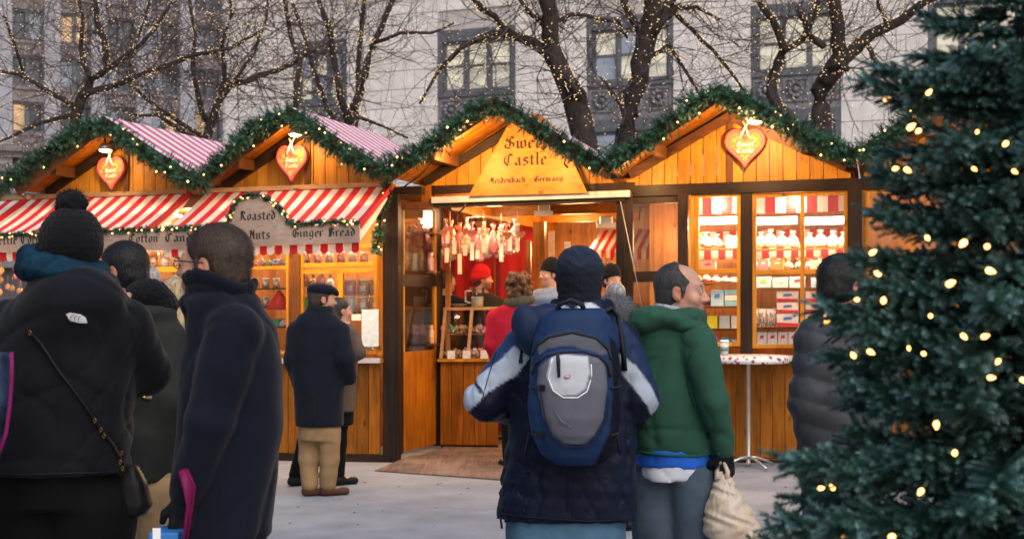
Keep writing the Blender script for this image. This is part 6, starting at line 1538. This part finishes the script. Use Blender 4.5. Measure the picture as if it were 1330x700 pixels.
bpn = N(t_, 'Bump'); bpn.inputs['Strength'].default_value = .7; bpn.inputs['Distance'].default_value = .012; L_.new(nz1.outputs['Fac'], bpn.inputs['Height']); L_.new(bpn.outputs[0], b_.inputs['Normal']); tl_ = N(t_, 'BsdfTranslucent'); L_.new(rr.outputs[0], tl_.inputs[0]); tp_ = N(t_, 'BsdfTransparent'); m1_ = N(t_, 'MixShader'); m1_.inputs[0].default_value = .3; m2_ = N(t_, 'MixShader'); m2_.inputs[0].default_value = .12
L_.new(b_.outputs[0], m1_.inputs[1]); L_.new(tl_.outputs[0], m1_.inputs[2]); L_.new(m1_.outputs[0], m2_.inputs[1]); L_.new(tp_.outputs[0], m2_.inputs[2]); L_.new(m2_.outputs[0], t_.nodes['Material Output'].inputs[0])
soft('bag_body', s, .007, pm, pb, folds=lambda X, Y, Z: (lambda th, h: .009*(.25+h)*np.abs(np.sin(5.5*th + 2.2*np.sin(7*Z+1) + 1.2*np.sin(13*th)))**.7 + .005*np.sin(60*X+40*Z+3*np.sin(50*Z)))(np.arctan2(Y-YP, X-P(948,700,YP).x), np.clip((Z-P(0,700,YP).z)/.3, 0, 1)), smooth=0)
for (x_, y_, c_) in ((945, 672, LB), (965, 684, RD), (935, 688, W_)): MB().box(lambda a, b, z: P(x_, y_, YP) + Vector((a, b, z)), -.035, .035, -.045, .03, -.03, .03).build('contents', colmat(c_), pb, bevel=.01)
for dx in (-1, 1): MB().tube([P(938+dx*6, 622, YP-.02), P(938+dx*7, 612, YP-.01), P(938+dx*2, 600, YP), P(940, 594, YP+.02)], [.014,.011,.008,.008], 7).build('bag_handle', pm, pb)
# ---------- the man in the dark overcoat
Y3 = 4.75
p3, f3, c3 = person('tall man with glasses in a long dark overcoat with turned up collar, facing left', Y3, (276, 345, 78, 2, 0, 1.07),
    [(372,258,322,.12),(385,250,330,.13),(402,243,342,.145),(425,240,358,.155),(470,236,366,.165),(550,232,366,.175),(620,226,360,.18),(696,222,350,.19)],
    [[(304,432,-.13,.098),(272,548,-.19,.080),(248,622,-.18,.062),(242,640,-.18,.057)], [(300,430,.14,.09),(262,550,.2,.075),(240,630,.2,.055)]],
    [[(262,720,.06,.10),(262,850,.05,.08),(262,960,0,.065)], [(312,720,-.05,.10),(312,850,-.05,.08),(312,960,0,.065)]],
    coat=[lump(284,392,Y3-.0,(.13,.14,.045))], coat_mat=FB['overcoat wool'], coat_name='overcoat', trousers=FB['black denim'], shoes=FB['black leather'],
    hair='brown', hair_style='short', hairgrow=.006, vox=.0110, folds=(.018, 22), seed=5, sleeve_k=.014, gloves=FB['black leather'], hands=[((-.05, 0, -1), (.4, -1, 0), .9), False], headvox=.0062)
glasses(f3, p3, '', blk)
s = SDF()
for h_, fl in ((0, 0), (.03, .002), (.06, .008), (.078, .012)):
    ringcaps(s, [Vector((P(286,382,Y3).x + math.cos(a)*(.100+fl), Y3 + math.sin(a)*(.112+fl), P(0,392,Y3).z + h_ + .022*math.cos(a)*-1 + .012*math.sin(3*a+1))) for a in np.linspace(0, 6.28, 19)[:-1]], .013, .012)
soft('turned_up_collar', s, .008, FB['overcoat wool'], p3, folds=creases(33, .008, 60), color=ONE)
sb_ = thing('shopping_bag', 'blue and white shopping bag with magenta ribbon handles held by the overcoat man', 'bag', P(222, 760, Y3-.2))
s = lambda a, b, z: P(222, 684, Y3-.22) + Vector((a, b, z))
MB().box(s, -.06, .035, -.05, .09, -.30, -.01, 0).build('bag_body', colmat((.03,.17,.5)), sb_, bevel=.006); MB().box(s, -.045, -.02, -.053, -.0505, -.2, .005).build('bag_print', colmat(W_), sb_)
for dx, dy in ((0, -.03), (4, .0)): MB().tube([P(236+dx, 610, Y3-.26+dy), P(244+dx, 632, Y3-.27+dy), P(245+dx, 655, Y3-.27+dy), P(240+dx, 690, Y3-.26+dy), P(236+dx,720,Y3-.22+dy)], [.012,.017,.016,.014,.012], 8, sx=.35).build('ribbon_handle', fabric('magenta_ribbon', (.16,.008,.06), rough=.4), sb_)
# ---------- the woman with the pompom hat
Y1 = 5.0
p1, f1, c1 = person('woman in black fleece and pompom hat seen from behind at far left', Y1, (93, 331, 14, -4, 0, 1.02),
    [(362,52,142,.14),(380,32,160,.17),(402,8,180,.19),(430,-8,186,.20),(480,-14,180,.21),(540,-14,170,.21),(590,-20,168,.215),(611,-22,168,.215)],
    [[(160,425,.0,.105),(188,480,.10,.092),(176,455,.24,.07),(163,424,.32,.05)], [(14,425,0,.10),(-18,510,-.02,.085),(-24,590,.04,.06)]],
    [[(38,660,0,.155),(38,800,0,.11),(40,960,0,.075)], [(122,660,0,.155),(120,800,0,.11),(120,960,0,.075)]],
    coat=[lump(100, 392, Y1-.13, (.165,.11,.115), .05), lump(90, 425, Y1-.12, (.12,.08,.06), .05), lump(96, 368, Y1-.04, (.155,.14,.06), .03)], coat_mat=FB['black fleece'], coat_name='fleece_jacket', trousers=FB['black denim'], shoes=FB['black leather'],
    hair='dark', vox=.0115, folds=(.018, 22), sleeve_k=.02, seed=8, hands=[((-.25,.15,.95), (0,-1,.2), .7), False], headvox=.008)
beanie(p1, f1, FB['knit black'], thick=.024, top=.004, low=-.105, back=0, rib=.008, wide=.004)
s = SDF(); s.ell(f1.w((0,-.03,.172)), (.055,.055,.048), None, .02); soft('pompom', s, .006, FB['knit black'], p1, color=ONE, smooth=0, folds=lambda X, Y, Z: .007*np.sin(X*210+3*np.sin(Z*90))*np.sin(Y*200+2*np.sin(X*80))*np.sin(Z*190+1) - .004*np.sin(X*90)*np.sin(Z*110))
hb = MB(); pc = f1.w((0,-.03,.172))
for _ in range(700):
    d = rv().normalized(); a = d.cross(rv()).normalized()*.0016; q = pc + d*.043; e_ = pc + (d + rv(.12))*RNG.uniform(.056,.070); hb.add([q-a, q+a, e_], [(0,1,2)])
tag(hb.build('pompom_yarn', FB['knit black'], p1), kind='stuff')
s = SDF(); ringcaps(s, [Vector((P(84,352,Y1).x + math.cos(a)*.118, Y1 - .02 + math.sin(a)*.125, P(0,352,Y1).z - .02*math.cos(a) + .012*math.sin(3*a))) for a in np.linspace(0, 6.28, 15)[:-1]], .040, .03)
ringcaps(s, [Vector((P(78,340,Y1).x + math.cos(a)*.105, Y1 - .02 + math.sin(a)*.115, P(0,338,Y1).z - .03*math.cos(a+.5))) for a in np.linspace(0, 6.28, 15)[:-1]], .028, .02); soft('scarf', s, .009, FB['teal plaid'], p1, folds=creases(3, .010, 50, bias=(0,0,50)), color=ONE)
seam(c1, [(-20,606),(60,606),(120,605),(166,607)], FB['black nylon'], p1, 'hem_seam', .003, Y1)
lg = decal(c1, [(114,407),(119,405),(131,407),(137,411),(138,418),(130,418),(118,415)], colmat((.7,.7,.74)), p1, 'embroidered_logo', Y1, .011)
for j in range(3): seam(c1, [(119+j*4.5,414.5+j*.7),(120+j*4.5,409.5+j*.6),(125+j*3.5,407+j*1.2)], FB['black nylon'], p1, 'logo_line', .0009, Y1, off=.013)
hb_ = thing('handbag', 'small black crossbody bag with gold links at the hip of the pompom hat woman', 'handbag', P(185, 668, Y1-.1))
pts = []
for x, y in ((62,425),(80,445),(100,475),(125,510),(145,545),(160,575),(172,602)):
    p = P(x, y, Y1); yy = c1.front(p.x, p.z, Y1-.6, Y1+.2); pts.append(Vector((p.x, (yy or Y1-.1) - .008, p.z)))
MB().tube(pts, .0055, 6, sx=1.3).build('strap', FB['black leather'], hb_)
gold = M['gold']; brass = mat('dull_brass', (.25, .14, .05), .4, metal=.7, bump=0)
for x, y in ((66,430),(143,540),(149,552),(152,560),(166,585),(170,594),(173,602)):
    p = P(x, y, Y1); yy = c1.front(p.x, p.z, Y1-.6, Y1+.2); c = Vector((p.x, (yy or Y1-.12) - .018, p.z)); MB().tube([c + Vector((math.cos(a)*.004, 0, math.sin(a)*.008)) for a in np.linspace(0, 6.28, 9)], .0018, 5, cap=False).build('chain_link', brass, hb_)
s = SDF(); s.loft([(P(0,y,Y1).z, P((a+b)/2,y,Y1).x, Y1-.02, (b-a)/2*Y1/F, d) for y, a, b, d in ((602,168,180,.03),(625,158,192,.05),(655,155,199,.055),(668,158,190,.045))], pw=3); soft('bag_body', s, .009, FB['black leather'], hb_, folds=creases(77,.005,30), color=ONE)
# ---------- man in olive jacket with glasses
Y2 = 6.3
p2, f2, c2 = person('dark haired man with glasses and olive jacket behind the overcoat man', Y2, (158, 353, 74, -6, 0, 1.02),
    [(396,162,214,.11),(408,158,226,.14),(425,156,234,.17),(480,156,236,.18),(560,158,232,.18),(622,162,224,.17)],
    [[(216,440,-.06,.085),(226,520,-.1,.075),(208,590,-.08,.05)], [(165,440,.1,.08),(160,500,.2,.07),(165,430,.3,.05)]],
    [[(184,640,.05,.10),(184,740,.03,.08),(184,840,0,.06)], [(208,640,-.05,.10),(208,740,-.03,.08),(208,840,0,.06)]],
    coat=[lump(196,405,Y2-.06,(.11,.11,.05))], coat_mat=FB['olive cotton'], coat_name='jacket', trousers=FB['khaki cotton'], shoes=FB['brown leather'], hair='black', hair_style='short', hairgrow=.004, vox=.013, skin='tan', folds=(.009,26), seed=12, hands=False)
glasses(f2, p2, '', blk)
s = SDF(); s.ell(P(192,384,Y2-.06), (.10,.10,.075), None, .03); s.ell(P(208,396,Y2-.04), (.08,.09,.06), None, .03); soft('fur_hood', s, .008, FB['knit black'], p2, color=ONE, folds=lambda X, Y, Z: .006*np.sin(X*190+2*np.sin(Z*70))*np.sin(Z*170+Y*120), smooth=0)
seam(c2, [(203,405),(204,430),(205,460),(206,490),(206,520)], fabric('beige_webbing', (.42,.36,.28)), p2, 'shoulder_strap', .018, Y2, off=-.008); seam(c2, [(196,508),(206,514)], gold, p2, 'buckle', .006, Y2, off=.012)
# ---------- flat capped man and companion
Y4 = 11.85
p4, f4, c4 = person('man in flat cap, navy overcoat and khaki trousers standing at the roasted nuts window', Y4, (419, 389, -72, -3, 0, 1.03),
    [(402,400,430,.10),(409,388,438,.13),(424,379,448,.16),(460,376,450,.17),(500,381,447,.17),(553,384,446,.18)],
    [[(443,430,-.06,.078),(450,465,-.14,.070),(455,492,-.02,.055)], [(384,430,.02,.078),(380,468,0,.066),(386,498,.12,.05)]],
    [[(402,560,.03,.100),(401,596,.02,.082),(402,620,0,.070)], [(427,560,-.03,.100),(428,596,-.02,.082),(426,622,0,.070)]],
    coat=[collar(402,430,404,.02,.02,Y4,.09)], coat_mat=FB['navy wool'], coat_name='overcoat', trousers=FB['khaki cotton'], shoes=FB['brown leather'], hair='brown', vox=.014, folds=(.009,22), seed=14, stubble=.8, hands=False, headvox=.008)
s = SDF(); s.ell((0,-.015,.085), (.098,.118,.045), f4, .02); s.ell((0,.04,.070), (.085,.09,.028), f4, .02); s.capf((-.03,.115,.045), (.03,.115,.045), .014, .014, f4, .02); s.ell((0,-.02,.06), (.088,.107,.045), f4, .02); soft('flat_cap', s, .009, FB['navy wool'], p4, color=ONE)
seam(c4, [(411,505),(411,530),(411,552)], FB['black nylon'], p4, 'back_vent', .004, Y4)
Y5 = 12.5
p5, f5, c5 = person('dark haired woman in a taupe coat close beside the flat capped man', Y5, (442, 404, -62, 0, 0, .97),
    [(420,430,458,.09),(428,426,463,.12),(445,426,467,.14),(480,428,464,.14),(534,428,462,.15)],
    [[(460,436,-.08,.06),(466,458,-.14,.055),(452,470,-.12,.045)], [(432,436,.1,.06),(430,465,.14,.05),(440,480,.2,.04)]],
    [[(440,540,0,.085),(440,575,0,.07),(440,605,0,.055)], [(420,535,.05,.085),(396,575,.05,.07),(383,604,0,.055)]],
    coat=[], coat_mat=FB['taupe wool'], trousers=FB['black denim'], shoes=FB['black leather'], hair='dark', hair_style='long', vox=.015, folds=(.008,26), seed=16, hands=False, headvox=.010)
# ---------- grey puffer behind the fir
Y8 = 6.5
p8, f8, c8 = person('black haired person in long grey quilted coat half hidden by the fir tree', Y8, (1096, 371, -60, -6, 0, 1.03),
    [(402,1076,1118,.11),(412,1062,1130,.14),(430,1050,1140,.17),(470,1042,1142,.20),(540,1040,1142,.20),(600,1040,1142,.20),(680,1044,1140,.20)],
    [[(1060,440,-.05,.10),(1052,520,-.08,.09),(1058,590,-.02,.07)], [(1130,440,.0,.10),(1138,520,0,.09),(1132,590,.0,.07)]],
    [[(1070,700,0,.1),(1070,800,0,.08),(1070,850,0,.06)], [(1112,700,0,.1),(1112,800,0,.08),(1112,850,0,.06)]],
    coat=[lump(1095,412,Y8-.03,(.13,.13,.06))], coat_mat=FB['puffer'], coat_name='quilted_coat', trousers=FB['black denim'], shoes=FB['black leather'], hair='black', hair_style='short', hairgrow=.012, vox=.0115, folds=(.009,30), seed=18, hands=False, coat_extra=quilt(.105,.012,.18))
# ---------- people inside the entrance
def small(label, Y, hx, top, yaw, w_, coatm, hair='dark', hs=1., hstyle='short', hat=None, pitch=0, coat=None, hem=1.0, seed=1, vox=.017, dpx=0, extra=None, hatp={}, skin='fair', stub=0, extra_hair=0):
    k = F / Y; hy = top + .118*hs*k; sh = hy + .20*k; x = hx + dpx
    return (lambda r: (r, beanie(r[0], r[1], FB[hat], **hatp) if hat else None)[0])(person(label, Y, (hx, hy, yaw, pitch, 0, hs),
        [(hy+.15*k, x-.10*k, x+.10*k, .09), (hy+.20*k, x-.19*k*w_, x+.19*k*w_, .12), (hy+.34*k, x-.24*k*w_, x+.24*k*w_, .14), (hy+.65*k, x-.22*k*w_, x+.22*k*w_, .14), (hy+hem*k, x-.22*k*w_, x+.22*k*w_, .15)],
        [[(x-.22*k*w_, hy+.28*k, 0, .065), (x-.25*k*w_, hy+.55*k, 0, .055), (x-.2*k*w_, hy+.72*k, .12, .045)], [(x+.22*k*w_, hy+.28*k, 0, .065), (x+.25*k*w_, hy+.55*k, 0, .055), (x+.2*k*w_, hy+.72*k, .12, .045)]],
        [[(x-.09*k, hy+(hem+.02)*k, 0, .085), (x-.09*k, hy+1.3*k, 0, .07), (x-.09*k, hy+1.6*k, 0, .055)], [(x+.09*k, hy+(hem+.02)*k, 0, .085), (x+.09*k, hy+1.3*k, 0, .07), (x+.09*k, hy+1.6*k, 0, .055)]],
        coat=coat or [], coat_mat=FB[coatm], trousers=FB['black denim'], shoes=FB['black leather'], hair=hair, hair_style=hstyle, vox=vox, folds=(.008,28), seed=seed, hands=True if Y > 13 else False, headvox=.010, coat_extra=extra, skin=skin, stubble=stub, hairgrow=extra_hair))
small('woman with curly auburn hair and bright red coat in the shop entrance', 13.6, 672, 356, 25, 1.05, 'red wool', 'auburn', 1.05, 'curly', seed=41)
pr = bpy.context.scene.objects
s = SDF(); Yr = 13.6; ringcaps(s, [Vector((P(674,390,Yr).x + math.cos(a)*.10, Yr + math.sin(a)*.11, P(0,391,Yr).z + .02*math.cos(a))) for a in np.linspace(0, 6.28, 13)[:-1]], .045, .03)
cw = [o for o in pr if o.get('label', '').startswith('woman with curly')][0]; soft('scarf', s, .012, FB['scarf olive'], cw, folds=creases(6,.012,60), color=ONE)
small('bearded shopkeeper in a red knit hat behind the display case, in profile', 16.0, 627, 349, -92, .95, 'olive cotton', 'brown', 1.0, hat='knit red', stub=1., seed=43, hatp=dict(low=.0, top=.02, back=-.03))
small('dark haired shopkeeper in dark vest partly behind the folded door', 15.9, 580, 352, -60, 1.1, 'navy wool', 'black', 1.0, seed=44, skin='tan')
small('man in black knit hat and pale blue jacket facing left in the entrance', 13.9, 714, 341, 118, 1.05, 'pale blue puffer', 'dark', 1.0, hat='knit black', seed=45, hatp=dict(low=.015, back=-.03), extra=quilt(.09,.015), coat=[lump(712, 388, 13.9, (.2,.15,.1))])
small('person in dark knit hat near the right side of the doorway', 13.7, 795, 349, -150, 1., 'olive cotton', 'dark', .98, hat='knit black', seed=46, hatp=dict(low=.02, back=-.03))
small('person with dark hat deeper inside the passage', 16.2, 748, 330, 20, 1., 'navy wool', 'dark', 1.0, hat='knit black', seed=47, hatp=dict(low=.0))
rh = small('person in a grey fur trimmed hood behind the man with the backpack', 9.9, 799, 388, 0, 1.05, 'puffer', 'dark', 1.0, seed=48)
s = SDF(); s.ell(P(799, 403, 9.9), (.13,.14,.115), None, .02); soft('fur_hood', s, .010, fabric('grey_fur', (.10,.105,.115), bs=90, bump=1, dist=.006, sheen=.6), rh[0], color=ONE, smooth=0, folds=lambda X, Y, Z: .008*np.sin(X*130+2*np.sin(Z*60))*np.sin(Z*150+Y*90))
fb_ = MB(); fc = P(799, 403, 9.9)
for _ in range(1300):
    d = rv().normalized(); a = d.cross(rv()).normalized()*.0022; q = fc + Vector((d.x*.125, d.y*.135, d.z*.11)); fb_.add([q-a, q+a, q + d*.035 + rv(.008)], [(0,1,2)])
tag(fb_.build('fur_trim', fabric('fur_tips', (.17,.17,.18)), rh[0]), kind='stuff')
small('person in a lavender grey jacket seen over the fur hood', 11.6, 797, 368, 40, .95, 'pale blue puffer', 'grey', .9, seed=49, extra=quilt(.08,.012))
# ---------- left background people
small('blond person in a royal blue puffer jacket behind the overcoat man', 8.6, 231, 361, 20, 1.1, 'royal puffer', 'blond', 1.05, 'long', seed=50, extra=quilt(.07,.016), extra_hair=.01)
small('grey haired person in a dark coat at the cotton candy window', 10.0, 192, 348, 10, 1., 'navy wool', 'grey', 1.05, seed=51, extra_hair=.01)
small('person in a magenta jacket cut by the left edge', 4.5, -116, 285, 0, .95, 'magenta nylon', 'dark', 1.0, seed=52)
small('child sized person in a tan coat behind the right side of the fir tree', 6.6, 1318, 505, 60, 1.05, 'tan wool', 'brown', 1.0, seed=53, hem=.55)
eb = thing('tote_bag', 'dark glossy bag with magenta piping cut by the left edge', 'bag', P(-15, 590, 4.3))
s = SDF(); s.loft([(P(0,y,4.3).z, P((a+b)/2,y,4.3).x, 4.3, (b-a)/2*4.3/F, .05) for y, a, b in ((458,-60,14),(520,-60,13),(560,-60,8),(592,-60,-4))], pw=4); soft('bag_body', s, .010, fabric('bag_print', (.03,.05,.10), rough=.25, var=.6, scale=5), eb, color=ONE)
for dx in (0, 14): MB().tube([P(-52+dx,462,4.3), P(-46+dx*.5,430,4.36), P(-34,412,4.42), P(-22-dx*.5,430,4.36), P(-14-dx*.6,462,4.3)], .006, 6).build('bag_handle', FB['black nylon'], eb)
MB().tube([P(15,457,4.24), P(15.5,490,4.24), P(13,525,4.24), P(8,562,4.24), P(-3,594,4.24)], .006, 7).build('piping', FB['magenta nylon'], eb)
# ================================================================ the fir in front, close to the camera
FY = 3.3; fx = P(1338, 0, FY).x; fz = G(fx)
fir = thing('fir_tree', 'large blue green decorated fir tree with warm lights filling the right edge in front', 'tree', (fx, FY, fz))
MB().tube([(fx, FY, fz - .05), (fx + .01, FY, fz + 1.4), (fx, FY, fz + 2.9)], [.055, .04, .012], 10).build('trunk', M['bark'], fir)
ZR = [(.3,.86),(.8,.74),(1.05,.64),(1.2,.59),(1.32,.52),(1.42,.47),(1.52,.50),(1.6,.50),(1.7,.44),(1.85,.385),(2.0,.37),(2.1,.36),(2.2,.29),(2.35,.25),(2.6,.18),(2.9,.05)]
def fr_(z): return float(np.interp(z, [a for a, b in ZR], [b for a, b in ZR]))
def branch_mesh(seed):
    r = np.random.default_rng(seed); V = []; Fm = []; MI = []
    def tri(a, b, c, m): V.extend([a, b, c]); MI.append(m)
    def sprig(p, d, ln, tipm):
        d = d/np.linalg.norm(d); a = np.cross(d, r.normal(size=3)); a /= np.linalg.norm(a); b = np.cross(d, a); n = int(ln*820)
        for i in range(n):
            f = i/n; th = r.uniform(0, 6.283); e = a*math.cos(th) + b*math.sin(th) + np.array((0,0,.15)); base = p + d*ln*f
            dr = d*.62 + e*.78; dr /= np.linalg.norm(dr); l = .038*(1-.45*f)*r.uniform(.8, 1.3); s = np.cross(dr, e + d*.2); s = s/(np.linalg.norm(s)+1e-9)*.0030
            tri(base-s, base+s, base+dr*l, 1 if (f > .55 and tipm) else 0)
    L = 1.0; pts = [np.array((0,0,0.))]; d = np.array((1,0,.10))
    n = 10
    for i in range(n): d = d + np.array((0, r.normal()*.05, .012*(i-4))); d /= np.linalg.norm(d); pts.append(pts[-1] + d/n)
    for i in range(n): # stem
        a, b = pts[i], pts[i+1]; w_ = .010*(1-i/n)+.002
        for u in ((0,1,0),(0,0,1),(0,-.7,-.7)): u = np.array(u)*w_; tri(a+u, a-u, b, 2)
    for i in range(2, n+1):
        for sd_ in (-1, 1):
            for _ in range(5 if i > 2 else 3):
                p = pts[i] - (pts[i]-pts[i-1])*r.uniform(0, 1); tg = pts[i]-pts[i-1]; tg /= np.linalg.norm(tg)
                dd = tg*r.uniform(.5,.9) + np.array((0, sd_*r.uniform(.5,.9), r.uniform(-.65,.6))); sprig(p, dd, r.uniform(.10,.19)*(1.15-.4*i/n)*1.25, r.random() < .5)
    sprig(pts[-2], pts[-1]-pts[-2], .16, True); sprig(pts[-4], pts[-1]-pts[-4] + r.normal(size=3)*.02, .3, True); sprig(pts[4], pts[-1]-pts[4], .25, False)
    me = bpy.data.meshes.new('fir_branch'); A = np.array(V, dtype=np.float32); nt_ = len(A)//3
    me.vertices.add(len(A)); me.vertices.foreach_set('co', A.ravel()); me.loops.add(len(A)); me.loops.foreach_set('vertex_index', np.arange(len(A), dtype=np.int32))
    me.polygons.add(nt_); me.polygons.foreach_set('loop_start', np.arange(0, nt_*3, 3, dtype=np.int32)); me.polygons.foreach_set('loop_total', np.full(nt_, 3, np.int32)); me.update(calc_edges=True)
    for m in (M['needle_b'], M['needle_b2'], M['bark']): me.materials.append(m)
    me.polygons.foreach_set('material_index', MI); return me
BM = [branch_mesh(100+i) for i in range(9)]
rg = np.random.default_rng(5); cnt = 0
def fbranch(z, a, L, pit):
    o = bpy.data.objects.new('branch', BM[rg.integers(len(BM))]); C.objects.link(o); o.parent = fir
    o.location = (0.0, 0.0, z); o.rotation_euler = (rg.uniform(-.4,.4), pit, a); o.scale = (L, L*rg.uniform(.85,1.1)*(1 if L > .45 else 1.15), L); return o
for k in range(270):
    z = .35 + 2.45*((k+.5)/270)**.92; a = k*2.39996 + rg.uniform(-.2,.2)
    L = fr_(z)*rg.uniform(.80, 1.04); fbranch(z - .02, a, L, rg.uniform(-.12,.20))
# a few boughs that reach out to the left, as in the photograph
for px, py in ((1112,112),(1056,408),(1128,90),(1015,610),(1008,690),(1100,470),(1140,225),(1112,335),(1098,505),(1090,440),(1112,370),(1070,600),(1120,520),(1110,560),(1130,280),(1105,415),(1130,440)):
    p = P(px, py, FY - .05); v = p - Vector((fx, FY, fz)); L = math.hypot(v.x, v.y); fbranch(v.z - .03, math.atan2(v.y, v.x), L*.98, -.05)
FBL = [(1157,98),(1148,130),(1204,123),(1186,153),(1179,168),(1195,169),(1270,170),(1308,185),(1263,218),(1315,221),(1160,220),(1175,219),(1203,209),(1203,307),(1254,313),(1283,320),(1130,330),(1281,350),(1143,357),(1230,370),(1115,389),(1147,393),(1071,405),(1072,419),(1209,411),(1249,434),(1275,438),(1180,450),(1127,455),(1110,464),(1201,460),(1298,467),(1283,490),(1216,547),(1326,492),(1063,634),(1083,635),(1014,669),(1161,696),(1098,698),(1198,635),(1240,590)]
sock = mat('green_socket', (.01,.04,.02), .5, bump=0)
for i, (px, py) in enumerate(FBL):
    best = None
    for Yq in np.arange(FY - .9, FY + .1, .02):
        p = P(px, py, Yq); rr_ = math.hypot(p.x - fx, p.y - FY)
        if rr_ < fr_(p.z - fz)*(.93 if i % 3 else .80): best = p; break
    if best is None: best = P(px, py, FY - .02)
    d = Vector((rg.uniform(-1,1), -.5, rg.uniform(-.8,.8))).normalized(); R_ = d.to_track_quat('Z', 'Y').to_matrix(); s_ = rg.uniform(.5, 1.0)
    b_ = MB().lathe(best, [(.0045*s_,0),(.0068*s_,.005*s_),(.0066*s_,.011*s_),(.003*s_,.019*s_),(.0005,.022*s_)], 8, ax=R_).build('bulb', M['bulb_fg'], fir)
    MB().lathe(best, [(.0045,-.022),(.0048,-.001)], 7, ax=R_).build('socket', sock, b_)
